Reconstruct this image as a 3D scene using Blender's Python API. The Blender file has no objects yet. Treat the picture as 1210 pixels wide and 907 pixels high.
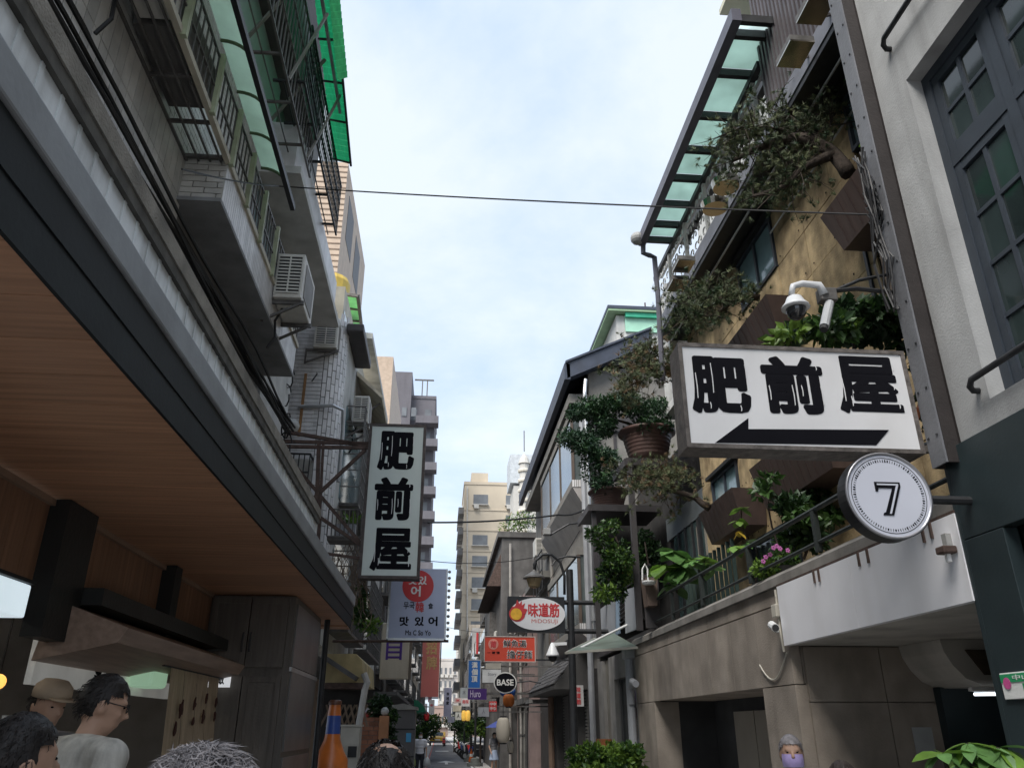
import bpy, bmesh, math, random
from mathutils import Vector as V, Matrix
R = random.Random(7)
SC = bpy.context.scene
COL = SC.collection
# ---------- camera ----------
F, CX, CY, HZ, VX, CH = 930.0, 605.0, 453.5, 860.0, 518.0, 1.75
PIT = math.atan((HZ - CY) / F)
YAW = math.atan((CX - VX) / (F * math.cos(PIT) + (HZ - CY) * math.sin(PIT)))
cam = bpy.data.cameras.new('camera')
camo = bpy.data.objects.new('camera', cam)
COL.objects.link(camo)
camo.location = (0, 0, CH)
camo.rotation_euler = (math.pi / 2 + PIT, 0, -YAW)
cam.sensor_width = 36
cam.lens = 36 * F / 1210
cam.clip_start = .05
cam.clip_end = 2000
SC.camera = camo
_f = V((math.sin(YAW) * math.cos(PIT), math.cos(YAW) * math.cos(PIT), math.sin(PIT)))
_r = V((math.cos(YAW), -math.sin(YAW), 0))
_u = _r.cross(_f)

def P(u, v, x=None, y=None, z=None):
    """survey helper: a sight line met with a known wall / plane of the street"""
    d = _f * F + _r * (u - CX) - _u * (v - CY)
    t = x / d.x if x is not None else (y / d.y if y is not None else (z - CH) / d.z)
    return V((0, 0, CH)) + d * t

# ---------- sky and sun ----------
SUN_EL, SUN_AZ = math.radians(52), math.radians(222)   # azimuth clockwise from +Y: behind the camera, a little left
W = bpy.data.worlds.new('World')
SC.world = W
W.use_nodes = True
nt = W.node_tree
N, L = nt.nodes, nt.links
bg = N['Background']
sky = N.new('ShaderNodeTexSky')
sky.sky_type = 'NISHITA'
sky.sun_disc = False
sky.sun_elevation = SUN_EL
sky.sun_rotation = SUN_AZ
sky.air_density = 1.0
sky.dust_density = 2.0
tc = N.new('ShaderNodeTexCoord')
sep = N.new('ShaderNodeSeparateXYZ')
L.new(tc.outputs['Generated'], sep.inputs[0])
ad = N.new('ShaderNodeMath'); ad.operation = 'ABSOLUTE'
L.new(sep.outputs['Z'], ad.inputs[0])
ad2 = N.new('ShaderNodeMath'); ad2.operation = 'ADD'; ad2.inputs[1].default_value = .22
L.new(ad.outputs[0], ad2.inputs[0])
dv = N.new('ShaderNodeVectorMath'); dv.operation = 'DIVIDE'
L.new(tc.outputs['Generated'], dv.inputs[0])
cb = N.new('ShaderNodeCombineXYZ')
for i in range(3):
    L.new(ad2.outputs[0], cb.inputs[i])
L.new(cb.outputs[0], dv.inputs[1])
ns = N.new('ShaderNodeTexNoise')
ns.inputs['Scale'].default_value = 1.7
ns.inputs['Detail'].default_value = 9
ns.inputs['Roughness'].default_value = .58
ns.inputs['Distortion'].default_value = .15
L.new(dv.outputs[0], ns.inputs['Vector'])
rp = N.new('ShaderNodeValToRGB')
rp.color_ramp.elements[0].position = .33
rp.color_ramp.elements[0].color = (.53, .69, .93, 1)
rp.color_ramp.elements[1].position = .60
rp.color_ramp.elements[1].color = (.86, .93, 1.0, 1)
L.new(ns.outputs['Fac'], rp.inputs[0])
mx = N.new('ShaderNodeMix'); mx.data_type = 'RGBA'
mx.inputs['Factor'].default_value = .85
L.new(sky.outputs[0], mx.inputs['A'])
gn = N.new('ShaderNodeVectorMath'); gn.operation = 'SCALE'
gn.inputs['Scale'].default_value = 3.15      # cloud radiance in the sky texture's own units
L.new(rp.outputs[0], gn.inputs[0])
L.new(gn.outputs[0], mx.inputs['B'])
L.new(mx.outputs['Result'], bg.inputs['Color'])
bg.inputs['Strength'].default_value = .1
sl = bpy.data.lights.new('sun', 'SUN')
sl.energy = 1.5
sl.angle = math.radians(35)
sl.color = (1, .96, .9)
so = bpy.data.objects.new('sun', sl)
COL.objects.link(so)
so.rotation_euler = (math.pi / 2 - SUN_EL, 0, math.pi - SUN_AZ)
SC.view_settings.view_transform = 'Standard'
SC.view_settings.look = 'None'
SC.view_settings.exposure = 1.85
SC.view_settings.gamma = 1.0
SC.cycles.max_bounces = 8
SC.cycles.transparent_max_bounces = 16

# ---------- materials ----------
MATS = {}

def mat(name, c, r=.65, var=.18, sc=3.0, stain=0.0, stc=(.05, .045, .04), stsc=(2.5, 2.5, .35), met=0.0, bump=.15, bsc=40.0, rnd=0.0, spec=.4, emit=0, trans=0.0, alpha=1.0, grain=None):
    if name in MATS:
        return MATS[name]
    m = bpy.data.materials.new(name)
    MATS[name] = m
    m.use_nodes = True
    n, l = m.node_tree.nodes, m.node_tree.links
    b = n['Principled BSDF']
    out = n['Material Output']
    b.inputs['Roughness'].default_value = r
    b.inputs['Metallic'].default_value = met
    b.inputs['Specular IOR Level'].default_value = spec
    ge = n.new('ShaderNodeNewGeometry')
    def noise(scale, sv=None, det=5):
        t = n.new('ShaderNodeTexNoise')
        t.inputs['Scale'].default_value = scale
        t.inputs['Detail'].default_value = det
        if sv:
            vm = n.new('ShaderNodeVectorMath'); vm.operation = 'MULTIPLY'
            vm.inputs[1].default_value = sv
            l.new(ge.outputs['Position'], vm.inputs[0])
            l.new(vm.outputs[0], t.inputs['Vector'])
        else:
            l.new(ge.outputs['Position'], t.inputs['Vector'])
        return t.outputs['Fac']
    def ramp(src, p0, c0, p1, c1):
        t = n.new('ShaderNodeValToRGB')
        t.color_ramp.elements[0].position = p0
        t.color_ramp.elements[0].color = (*c0, 1)
        t.color_ramp.elements[1].position = p1
        t.color_ramp.elements[1].color = (*c1, 1)
        l.new(src, t.inputs[0])
        return t.outputs[0]
    lo = tuple(min(1, x * (1 - var)) for x in c)
    hi = tuple(min(1, x * (1 + var)) for x in c)
    col = ramp(noise(sc, grain), .3, lo, .7, hi)
    if stain:
        f = ramp(noise(1.0, stsc, 6), .47, (0, 0, 0), .72, (stain,) * 3)
        k = n.new('ShaderNodeMix'); k.data_type = 'RGBA'
        l.new(f, k.inputs['Factor']); l.new(col, k.inputs['A'])
        k.inputs['B'].default_value = (*stc, 1)
        col = k.outputs['Result']
    if rnd:
        oi = n.new('ShaderNodeObjectInfo')
        mr = n.new('ShaderNodeMapRange')
        mr.inputs['To Min'].default_value = 1 - rnd
        mr.inputs['To Max'].default_value = 1 + rnd
        l.new(oi.outputs['Random'], mr.inputs['Value'])
        h = n.new('ShaderNodeHueSaturation')
        l.new(mr.outputs[0], h.inputs['Value']); l.new(col, h.inputs['Color'])
        col = h.outputs[0]
    l.new(col, b.inputs['Base Color'])
    if emit:
        l.new(col, b.inputs['Emission Color'])
        b.inputs['Emission Strength'].default_value = emit
    if bump:
        bp = n.new('ShaderNodeBump')
        bp.inputs['Strength'].default_value = bump
        bp.inputs['Distance'].default_value = .02
        l.new(noise(bsc, None, 3), bp.inputs['Height'])
        l.new(bp.outputs[0], b.inputs['Normal'])
        # roughness breakup
    if trans:
        tl = n.new('ShaderNodeBsdfTranslucent')
        l.new(col, tl.inputs[0])
        ms = n.new('ShaderNodeMixShader')
        ms.inputs[0].default_value = trans
        l.new(b.outputs[0], ms.inputs[1]); l.new(tl.outputs[0], ms.inputs[2])
        last = ms.outputs[0]
    else:
        last = b.outputs[0]
    if alpha < 1:
        tr = n.new('ShaderNodeBsdfTransparent')
        l.new(col, tr.inputs[0]) if trans else None
        ms = n.new('ShaderNodeMixShader')
        ms.inputs[0].default_value = alpha
        l.new(tr.outputs[0], ms.inputs[1]); l.new(last, ms.inputs[2])
        last = ms.outputs[0]
    l.new(last, out.inputs['Surface'])
    return m

# ---------- mesh helpers ----------
def wloc(o):
    p = V((0, 0, 0))
    while o is not None:
        p = p + o.location
        o = o.parent
    return p

def root(name, label, cat, loc=(0, 0, 0), group=None):
    o = bpy.data.objects.new(name, None)
    COL.objects.link(o)
    o.location = loc
    o.empty_display_size = .1
    o['label'] = label
    o['category'] = cat
    if group:
        o['group'] = group
    return o

def tag(o, label, cat, group=None):
    o['label'] = label
    o['category'] = cat
    if group:
        o['group'] = group
    return o

class MB:
    def __init__(s):
        s.v = []; s.f = []; s.mi = []; s.cm = 0
    def add(s, vs, fs):
        k = len(s.v)
        s.v += [tuple(a) for a in vs]
        s.f += [tuple(i + k for i in f) for f in fs]
        s.mi += [s.cm] * len(fs)
        return s
    def box(s, x0, x1, y0, y1, z0, z1):
        if x0 > x1: x0, x1 = x1, x0
        if y0 > y1: y0, y1 = y1, y0
        if z0 > z1: z0, z1 = z1, z0
        vs = [(x, y, z) for z in (z0, z1) for y in (y0, y1) for x in (x0, x1)]
        return s.add(vs, [(0, 2, 3, 1), (4, 5, 7, 6), (0, 1, 5, 4), (2, 6, 7, 3), (0, 4, 6, 2), (1, 3, 7, 5)])
    def bar(s, p, q, w=.04, h=None, upv=None):
        p, q = V(p), V(q)
        h = h or w
        d = (q - p).normalized()
        a = V(upv) if upv else (V((0, 0, 1)) if abs(d.z) < .9 else V((0, 1, 0)))
        sd = d.cross(a).normalized(); up = sd.cross(d)
        vs = []
        for c in (p, q):
            for i, j in ((-1, -1), (1, -1), (1, 1), (-1, 1)):
                vs.append(c + sd * (i * w / 2) + up * (j * h / 2))
        return s.add(vs, [(3, 2, 1, 0), (4, 5, 6, 7), (0, 1, 5, 4), (1, 2, 6, 5), (2, 3, 7, 6), (3, 0, 4, 7)])
    def tube(s, pts, r=.01, n=6, r1=None, cap=True):
        pts = [V(p) for p in pts]
        m = len(pts)
        rs = r if isinstance(r, (list, tuple)) else [r + ((r1 if r1 is not None else r) - r) * i / max(1, m - 1) for i in range(m)]
        vs = []; fs = []
        prev = None
        for i, p in enumerate(pts):
            d = (pts[min(i + 1, m - 1)] - pts[max(i - 1, 0)]).normalized()
            if prev is None:
                a = V((0, 0, 1)) if abs(d.z) < .9 else V((1, 0, 0))
                sd = d.cross(a).normalized()
            else:
                sd = (prev - d * prev.dot(d)).normalized()
            prev = sd
            up = sd.cross(d)
            for k in range(n):
                t = 2 * math.pi * k / n
                vs.append(p + (sd * math.cos(t) + up * math.sin(t)) * rs[i])
        for i in range(m - 1):
            for k in range(n):
                fs.append((i * n + k, i * n + (k + 1) % n, (i + 1) * n + (k + 1) % n, (i + 1) * n + k))
        if cap:
            fs.append(tuple(range(n - 1, -1, -1)))
            fs.append(tuple((m - 1) * n + k for k in range(n)))
        return s.add(vs, fs)
    def prism(s, pts, ax, a, b):
        n = len(pts)
        def mk(p, t):
            return (t, p[0], p[1]) if ax == 'x' else ((p[0], t, p[1]) if ax == 'y' else (p[0], p[1], t))
        vs = [mk(p, a) for p in pts] + [mk(p, b) for p in pts]
        fs = [tuple(range(n)), tuple(range(2 * n - 1, n - 1, -1))]
        for i in range(n):
            j = (i + 1) % n
            fs.append((i, i + n, j + n, j))
        return s.add(vs, fs)
    def lathe(s, c, prof, n=20, ax='z', cap=True):
        c = V(c)
        vs = []; fs = []
        for r, h in prof:
            for k in range(n):
                t = 2 * math.pi * k / n
                a, b = r * math.cos(t), r * math.sin(t)
                vs.append(c + (V((a, b, h)) if ax == 'z' else (V((a, h, b)) if ax == 'y' else V((h, a, b)))))
        m = len(prof)
        for i in range(m - 1):
            for k in range(n):
                fs.append((i * n + k, i * n + (k + 1) % n, (i + 1) * n + (k + 1) % n, (i + 1) * n + k))
        if cap:
            fs.append(tuple(range(n - 1, -1, -1)))
            fs.append(tuple((m - 1) * n + k for k in range(n)))
        return s.add(vs, fs)
    def ball(s, c, r, n=12, m=8):
        r = (r, r, r) if not isinstance(r, (tuple, list)) else r
        c = V(c)
        vs = [c + V((0, 0, -r[2]))]; fs = []
        for i in range(1, m):
            a = -math.pi / 2 + math.pi * i / m
            for k in range(n):
                t = 2 * math.pi * k / n
                vs.append(c + V((r[0] * math.cos(a) * math.cos(t), r[1] * math.cos(a) * math.sin(t), r[2] * math.sin(a))))
        vs.append(c + V((0, 0, r[2])))
        for k in range(n):
            fs.append((0, 1 + (k + 1) % n, 1 + k))
            fs.append((len(vs) - 1, 1 + (m - 2) * n + k, 1 + (m - 2) * n + (k + 1) % n))
        for i in range(m - 2):
            for k in range(n):
                fs.append((1 + i * n + k, 1 + i * n + (k + 1) % n, 1 + (i + 1) * n + (k + 1) % n, 1 + (i + 1) * n + k))
        return s.add(vs, fs)
    def build(s, name, m, parent=None, kind=None, label=None, smooth=False, bevel=0):
        o_ = wloc(parent) if parent else V((0, 0, 0))
        me = bpy.data.meshes.new(name)
        me.from_pydata([tuple(V(a) - o_) for a in s.v], [], s.f)
        ms = m if isinstance(m, (list, tuple)) else [m]
        for x in ms:
            me.materials.append(x)
        if len(ms) > 1:
            me.polygons.foreach_set('material_index', s.mi)
        if smooth:
            me.polygons.foreach_set('use_smooth', [True] * len(me.polygons))
        me.update()
        ob = bpy.data.objects.new(name, me)
        COL.objects.link(ob)
        if parent:
            ob.parent = parent
        if kind:
            ob['kind'] = kind
        if label:
            ob['label'] = label
        if bevel:
            bm = ob.modifiers.new('b', 'BEVEL')
            bm.width = bevel; bm.segments = 2; bm.limit_method = 'ANGLE'
        return ob

_cube = {}
def cube(m):
    if m.name not in _cube:
        me = bpy.data.meshes.new('piece')
        b = MB().box(-.5, .5, -.5, .5, -.5, .5)
        me.from_pydata(b.v, [], b.f)
        me.materials.append(m)
        _cube[m.name] = me
    return _cube[m.name]

def pieces(name, parent, m, items, limit=300):
    """items: (x0,x1,y0,y1,z0,z1) boxes or ('bar',p,q,w,h); nearest become single parts, the rest one stuff part"""
    po = wloc(parent)
    def cen(it):
        if it[0] == 'bar':
            return (V(it[1]) + V(it[2])) / 2
        return V(((it[0] + it[1]) / 2, (it[2] + it[3]) / 2, (it[4] + it[5]) / 2))
    items = sorted(items, key=lambda i: (cen(i) - V((0, 0, CH))).length)
    for it in items[:limit]:
        ob = bpy.data.objects.new(name, cube(m))
        if it[0] == 'bar':
            p, q = V(it[1]), V(it[2]); w = it[3]; h = it[4] if len(it) > 4 else w
            d = q - p; ln = d.length; d.normalize()
            a = V((0, 0, 1)) if abs(d.z) < .9 else V((0, 1, 0))
            sd = d.cross(a).normalized(); up = sd.cross(d)
            mt = Matrix((sd * w, d * ln, up * h)).transposed().to_4x4()
            mt.translation = (p + q) / 2 - po
        else:
            mt = Matrix.Diagonal((it[1] - it[0], it[3] - it[2], it[5] - it[4], 1))
            mt.translation = cen(it) - po
        COL.objects.link(ob)
        ob.parent = parent
        ob.matrix_local = mt
    if len(items) > limit:
        b = MB()
        for it in items[limit:]:
            if it[0] == 'bar':
                b.bar(it[1], it[2], it[3], it[4] if len(it) > 4 else None)
            else:
                b.box(*it)
        b.build(name, m, parent, kind='stuff')

_dg = None
def lettering(s, parent, m, box, plane, rot=0, bold=.02, depth=.006, name='lettering', slant=0):
    """print a word as thin raised letters into box (a0,b0,a1,b1); rot 0: on plane y=plane facing -y; 1: on plane x facing +x; -1: on x facing -x; 2: on z facing up"""
    cu = bpy.data.curves.new('t', 'FONT')
    cu.body = s
    cu.size = 1
    cu.extrude = .01
    cu.bevel_depth = bold
    cu.bevel_resolution = 0
    cu.resolution_u = 3
    ob = bpy.data.objects.new('t', cu)
    COL.objects.link(ob)
    bpy.context.view_layer.update()
    dg = bpy.context.evaluated_depsgraph_get()
    me = bpy.data.meshes.new_from_object(ob.evaluated_get(dg))
    bpy.data.objects.remove(ob)
    xs = [v.co.x for v in me.vertices]; ys = [v.co.y for v in me.vertices]; zs = [v.co.z for v in me.vertices]
    if not xs:
        return None
    x0, x1, y0, y1, z0, z1 = min(xs), max(xs), min(ys), max(ys), min(zs), max(zs)
    a0, b0, a1, b1 = box
    po = wloc(parent)
    for v in me.vertices:
        fy = (v.co.y - y0) / (y1 - y0)
        a = a0 + (a1 - a0) * (v.co.x - x0) / (x1 - x0) + slant * fy
        b = b0 + (b1 - b0) * fy
        t = (v.co.z - z0) / (z1 - z0) * depth
        if rot == 0: w = V((a, plane - t, b))
        elif rot == 1: w = V((plane + t, a, b))
        elif rot == -1: w = V((plane - t, a0 + a1 - a, b))
        else: w = V((a, b, plane + t))
        v.co = w - po
    me.materials.clear()
    me.materials.append(m)
    me.polygons.foreach_set('use_smooth', [False] * len(me.polygons))
    o = bpy.data.objects.new(name, me)
    COL.objects.link(o)
    o.parent = parent
    return o

def copy_tree(o, parent=None, loc=None):
    c = o.copy()
    COL.objects.link(c)
    c.parent = parent
    if parent:
        c.matrix_parent_inverse = o.matrix_parent_inverse
    if loc is not None:
        c.location = loc
    for ch in o.children:
        copy_tree(ch, c)
    return c
# ---------- palette ----------
wood_ceiling = mat('wood_ceiling', (.50, .275, .165), .5, .22, 2.2, grain=(.6, 14, 14), bump=.1, bsc=60, rnd=.10)
wood_wall = mat('wood_wall', (.27, .145, .085), .55, .25, 2.0, grain=(14, 14, .8), rnd=.12)
steel_dark = mat('steel_dark', (.013, .017, .019), .55, .2, 5, bump=.04, spec=.2)
steel_grey = mat('steel_grey', (.29, .31, .33), .5, .15, 4, stain=.4, stc=(.14, .14, .14), bump=.06)
zinc = mat('zinc', (.70, .73, .74), .35, .12, 3, stain=.6, stc=(.24, .24, .23), stsc=(3, 5, .7), bump=.08)
concrete = mat('concrete', (.27, .25, .215), .85, .3, 4, stain=.55, stc=(.1, .09, .075), bump=.5, bsc=60)
tile_grey = mat('tile_grey', (.50, .485, .455), .4, .15, 6, stain=.35, stc=(.17, .16, .14), rnd=.13, bump=.08)
tile_white = mat('tile_white', (.66, .65, .65), .4, .12, 6, stain=.35, stc=(.2, .19, .18), rnd=.12, bump=.06)
grout = mat('grout', (.15, .146, .14), .9, .2)
soffit_grey = mat('soffit_grey', (.24, .245, .25), .8, .2, 3, stain=.3)
plaster_grey = mat('plaster_grey', (.52, .52, .50), .8, .15, 3, stain=.4, stc=(.2, .19, .17))
cream = mat('cream', (.52, .48, .38), .6, .2, 4, stain=.4, stc=(.2, .16, .1))
pale_green = mat('pale_green', (.40, .44, .30), .6, .2, 6, stain=.5, stc=(.16, .12, .07))
rust = mat('rust', (.085, .055, .045), .75, .35, 12, bump=.3)
black_metal = mat('black_metal', (.022, .023, .025), .5, .3, 8, bump=.05)
iron_grey = mat('iron_grey', (.13, .125, .12), .55, .3, 9, met=.3, stain=.4, stc=(.08, .05, .03))
alu = mat('alu', (.5, .51, .52), .35, .12, 5, met=.7, stain=.25)
awning_green = mat('awning_green', (.56, .76, .56), .5, .1, 4, stain=.3, stc=(.3, .4, .25), trans=.8, bump=.05)
corr_green = mat('corr_green', (.03, .60, .22), .35, .15, 5, stain=.3, stc=(.02, .2, .08), trans=.65, bump=.02)
cable_black = mat('cable_black', (.012, .012, .013), .55, .2, bump=0)
glass_dark = mat('glass_dark', (.02, .025, .028), .06, .3, 1.2, bump=.01, bsc=3, spec=.6)
glass_blue = mat('glass_blue', (.16, .24, .26), .08, .25, 1.5, bump=.01, bsc=3, spec=.6)
white_paint = mat('white_paint', (.74, .74, .73), .5, .06, 3, stain=.25, stc=(.4, .38, .34), bump=.04)
ac_white = mat('ac_white', (.60, .585, .54), .5, .08, 5, stain=.35, stc=(.25, .22, .17), bump=.03)
ac_dark = mat('ac_dark', (.03, .03, .032), .7, .2)
cloth_white = mat('cloth_white', (.75, .77, .8), .9, .06, 4)
cloth_blue = mat('cloth_blue', (.12, .25, .4), .9, .15, 4)
tan_tile = mat('tan_tile', (.50, .385, .29), .6, .12, 5, stain=.25, stc=(.25, .18, .12), rnd=.05)
cabinet_brown = mat('cabinet_brown', (.13, .115, .10), .5, .2, 3, grain=(10, 10, .8), rnd=.06)
panel_grey = mat('panel_grey', (.14, .135, .13), .35, .2, 3, stain=.3)
yellow_plaster = mat('yellow_plaster', (.52, .42, .22), .8, .2, 5, stain=.7, stc=(.12, .1, .07))
leaf_dark = mat('leaf_dark', (.022, .05, .018), .5, .4, 9, bump=0, trans=.15)
leaf_mid = mat('leaf_mid', (.045, .10, .022), .45, .4, 9, bump=0, trans=.2)
leaf_lime = mat('leaf_lime', (.13, .22, .035), .45, .3, 9, bump=0, trans=.25)
leaf_big = mat('leaf_big', (.10, .21, .06), .4, .3, 12, bump=.05, trans=.2, rnd=.25)
bark = mat('bark', (.05, .038, .03), .9, .4, 20, bump=.6, bsc=80)
paper_white = mat('paper_white', (.7, .69, .66), .8, .06, 3)
ink = mat('ink', (.006, .006, .009), .8, .1, bump=0, spec=.1)

# ---------- ground ----------
asphalt = mat('asphalt', (.16, .16, .165), .9, .25, 1.2, stain=.3, stc=(.06, .06, .06), stsc=(.8, .25, 1), bump=.4, bsc=150)
paving = mat('paving', (.38, .365, .345), .85, .2, 2, bump=.3, bsc=60)
MB().box(-600, 600, -300, 900, -.3, -.02).build('ground', mat('ground_grey', (.12, .12, .12), .9), kind='structure')
MB().box(-.62, 1.85, -40, 260, -.019, 0).build('road', asphalt, kind='structure')
MB().box(-4.6, -1.35, 0, 9.3, .005, .2).build('restaurant_step', concrete, kind='structure')
MB().box(-3.2, -.62, -40, 260, -.019, .004).build('pavement', paving, kind='structure')
MB().box(1.85, 4.6, -40, 260, -.019, .006).build('pavement', paving, kind='structure')
red_paint = mat('red_paint', (.42, .12, .10), .7, .2, 8, stain=.4)
road_white = mat('road_white', (.62, .62, .6), .7, .15, 8, stain=.4)
MB().box(-.58, -.48, 6, 240, .004, .008).build('road_line', red_paint, kind='structure')
MB().box(1.66, 1.76, 6, 240, .004, .008).build('road_line', road_white, kind='structure')
MB().prism([(.42, 46.5), (.58, 46.5), (.58, 49), (1.0, 49), (.5, 51.5), (0, 49), (.42, 49)], 'z', .004, .008).build('road_arrow', road_white, kind='structure')
MB().box(-.2, .9, 72, 74, .004, .008).build('road_marking', road_white, kind='structure')

# ---------- left: restaurant building with tiled upper floors ----------
S = root('restaurant_building', 'grey tiled old apartment building with a timber lined canopy over its open restaurant front', 'building', (-2.6, 5, 0))
XW = -2.6
MB().box(-9, XW - .03, -3, 12.2, 4.4, 13.5).build('wall', grout, S)
# vertical stack tiles below the cage floor
its = []
y = 1.0
while y < 6.25:
    z = 4.72
    while z < 6.6:
        its.append((XW - .03, XW, y + .004, y + .122, z + .004, z + .395))
        z += .40
    y += .128
pieces('tile', S, tile_grey, its, 240)
its = []
z = 6.8; k = 0
while z < 8.6:
    y = 2.0 + (.1 if k % 2 else 0)
    while y < 10.2:
        its.append((XW - .03, XW - .005, y, y + .20, z, z + .06)); y += .21
    z += .07; k += 1
pieces('tile', S, tile_grey, its, 0)
# corrugated sign band, ledge
b = MB()
y = .2
while y < 11.2:
    b.box(-1.95, -1.84, y, y + .17, 3.2, 4.438)
    b.box(-1.93, -1.834, y + .17, y + .2, 3.2, 4.438)
    y += .2
b.build('metal_band', zinc, S)
b = MB(); b.box(-2.7, -1.80, -2, 11.4, 4.523, 4.645)
b.build('ledge', concrete, S)
b = MB(); b.box(-2.7, -1.81, -2, 11.38, 4.44, 4.52); b.build('ledge_underside', mat('ledge_dark', (.10, .095, .085), .9, .4, 6), S)  # lower course of the ledge in a darker mottled tone
# canopy
its = []
y = -2.0
while y < 10.6:
    its.append((-2.25, -1.206, y + .003, y + .297, 2.955, 2.975)); y += .3
pieces('plank', S, wood_ceiling, its)
b = MB(); b.box(-4.5, -1.2, -2, 10.9, 2.98, 3.2); b.build('canopy', steel_dark, S)
b = MB(); b.box(-1.205, -1.19, -2, 10.9, 2.95, 3.09); b.build('fascia', steel_dark, S)
b = MB(); b.box(-1.24, -1.185, -2, 10.95, 3.093, 3.24); b.build('fascia', mat('steel_black', (.012, .015, .017), .55, .2, 4, bump=.03, spec=.2), S)
b = MB(); b.box(-1.30, -1.17, -2, 11.0, 3.243, 3.375); b.build('gutter', steel_grey, S, bevel=.01)
b = MB(); b.box(-1.82, -1.30, -2, 11.0, 3.243, 3.30); b.build('canopy_top', steel_grey, S)
b = MB(); b.box(-2.28, -1.206, 10.6, 10.9, 2.94, 2.978); b.build('canopy_end', wood_ceiling, S)
# inner back wall over the kitchen and the kitchen walls
its = []
y = 1.0
while y < 8.1:
    its.append((-2.28, -2.25, y + .002, y + .178, 2.3, 2.95)); y += .18
pieces('wall_board', S, wood_wall, its)
b = MB(); b.bar((-2.235, 1, 2.93), (-2.235, 8.05, 2.93), .03, .035); b.build('trim', mat('trim_wood', (.3, .2, .14), .5), S)
for yy, wy in ((4.6, .4), (6.6, .16)):
    b = MB(); b.box(-2.25, -2.14, yy, yy + wy, 2.2, 2.95); b.build('beam', mat('black_wood', (.02, .022, .022), .5), S)
b = MB(); b.box(-2.25, -2.02, 5.0, 8.05, 2.42, 2.52); b.build('beam', mat('black_wood', (.02, .022, .022), .5), S)
# sloping hood board
b = MB(); b.prism([(-2.3, 2.10), (-1.85, 2.2), (-1.80, 2.28), (-2.25, 2.44)], 'y', 4.9, 7.9)
b.build('hood', mat('hood_wood', (.34, .245, .19), .5, .2, 3, grain=(10, .8, 10)), S)
kitchen_wall = mat('kitchen_wall', (.25, .24, .23), .6, .2, 3)
b = MB(); b.box(-5.6, -5.5, 0, 9.5, 0, 3.0); b.box(-5.5, -2.3, 9.2, 9.4, 0, 2.95); b.box(-5.5, -2.3, 1.0, 1.1, 0, 2.95); b.build('kitchen_wall', kitchen_wall, S)
b = MB(); b.box(-5.5, -2.25, 0, 9.2, 2.955, 2.977); b.build('kitchen_ceiling', kitchen_wall, S)
b = MB(); b.box(-2.6, -2.1, 2.0, 8.0, .0, 1.0); b.build('counter', cabinet_brown, S)
# balcony
BX = -2.2
b = MB(); b.box(XW, BX - .02, 6.32, 10.28, 6.3, 6.76); b.build('balcony', grout, S)
b = MB(); b.box(XW - .4, BX + .002, 6.27, 10.3, 6.26, 6.3); b.build('balcony_floor', soffit_grey, S)
its = []
for k in range(7):
    z = 6.305 + k * .066
    x = XW + (.0 if k % 2 else -.11)
    while x < BX:
        a, c = max(x, XW), min(x + .216, BX - .002)
        if c - a > .03: its.append((a, c, 6.3, 6.322, z, z + .058))
        x += .226
pieces('end_tile', S, tile_grey, its)
its = []
y = 6.305
while y < 10.27:
    its.append((BX - .022, BX, y, y + .054, 6.305, 6.755)); y += .062
pieces('front_tile', S, tile_white, its)
b = MB(); b.box(XW, BX + .02, 6.28, 10.3, 6.762, 6.80); b.build('balcony_coping', iron_grey, S)
# dark balcony interior behind the grilles
b = MB(); b.box(XW - .02, XW - .004, 1.0, 10.2, 6.62, 6.70); b.build('cage_rail', iron_grey, S)
its = []
# cage floor (open bars) over the pavement, y 1..6.25
for x in (XW + .02, XW + .13, XW + .24, XW + .34):
    its.append(('bar', (x, 1.0, 6.72), (x, 6.28, 6.72), .018))
for y in (1.5, 2.4, 3.35, 4.3, 5.2, 5.75, 6.22):
    its.append(('bar', (XW, y, 6.73), (BX, y, 6.73), .03, .03))
pieces('floor_bar', S, iron_grey, its)
b = MB(); b.bar((BX, 1, 6.74), (BX, 10.3, 6.74), .05, .06); b.build('cage_rail', cream, S)
# front grille of cage and balcony
its = []
y = 1.2
while y < 10.2:
    its.append(('bar', (BX + .01, y, 6.75), (BX + .01, y, 7.36), .014)); y += .115
for z in (7.0, 7.34):
    its.append(('bar', (BX + .01, 1, z), (BX + .01, 10.2, z), .02))
pieces('grille_bar', S, iron_grey, its)
its = []
for y in (1.9, 2.9, 3.9, 4.75, 5.6, 6.3, 6.95, 7.6, 8.3):
    its.append(('bar', (BX + .03, y, 6.7), (BX + .03, y, 7.38), .05, .05))
pieces('grille_post', S, pale_green, its)
# junk inside the cage
b = MB(); b.box(XW + .03, BX - .03, 4.75, 5.65, 6.8, 7.25); b.build('stored_box', mat('box_grey', (.12, .115, .11), .8), S)
# green fibreglass awning (quarter barrel)
b = MB(); pr = []
for k in range(9):
    a = math.pi / 2 * k / 8
    pr.append((XW + .36 + .34 * math.sin(a), 7.30 + .34 * math.cos(a)))
vs = [(p[0], y, p[1]) for y in (1.0, 7.5) for p in pr]
b.add(vs, [(k, k + 1, k + 10, k + 9) for k in range(8)]); b.build('awning', awning_green, S, smooth=True)
for y in (2.2, 3.3, 4.2, 4.95, 5.65, 6.3, 6.9, 7.48):
    b = MB(); b.tube([(p[0], y, p[1] - .02) for p in pr], .018, 5); b.build('awning_rib', mat('rib_green', (.10, .13, .07), .6), S)
b = MB(); b.bar((-1.89, 1, 7.28), (-1.89, 7.75, 7.28), .05, .07); b.build('awning_edge', black_metal, S)
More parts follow.
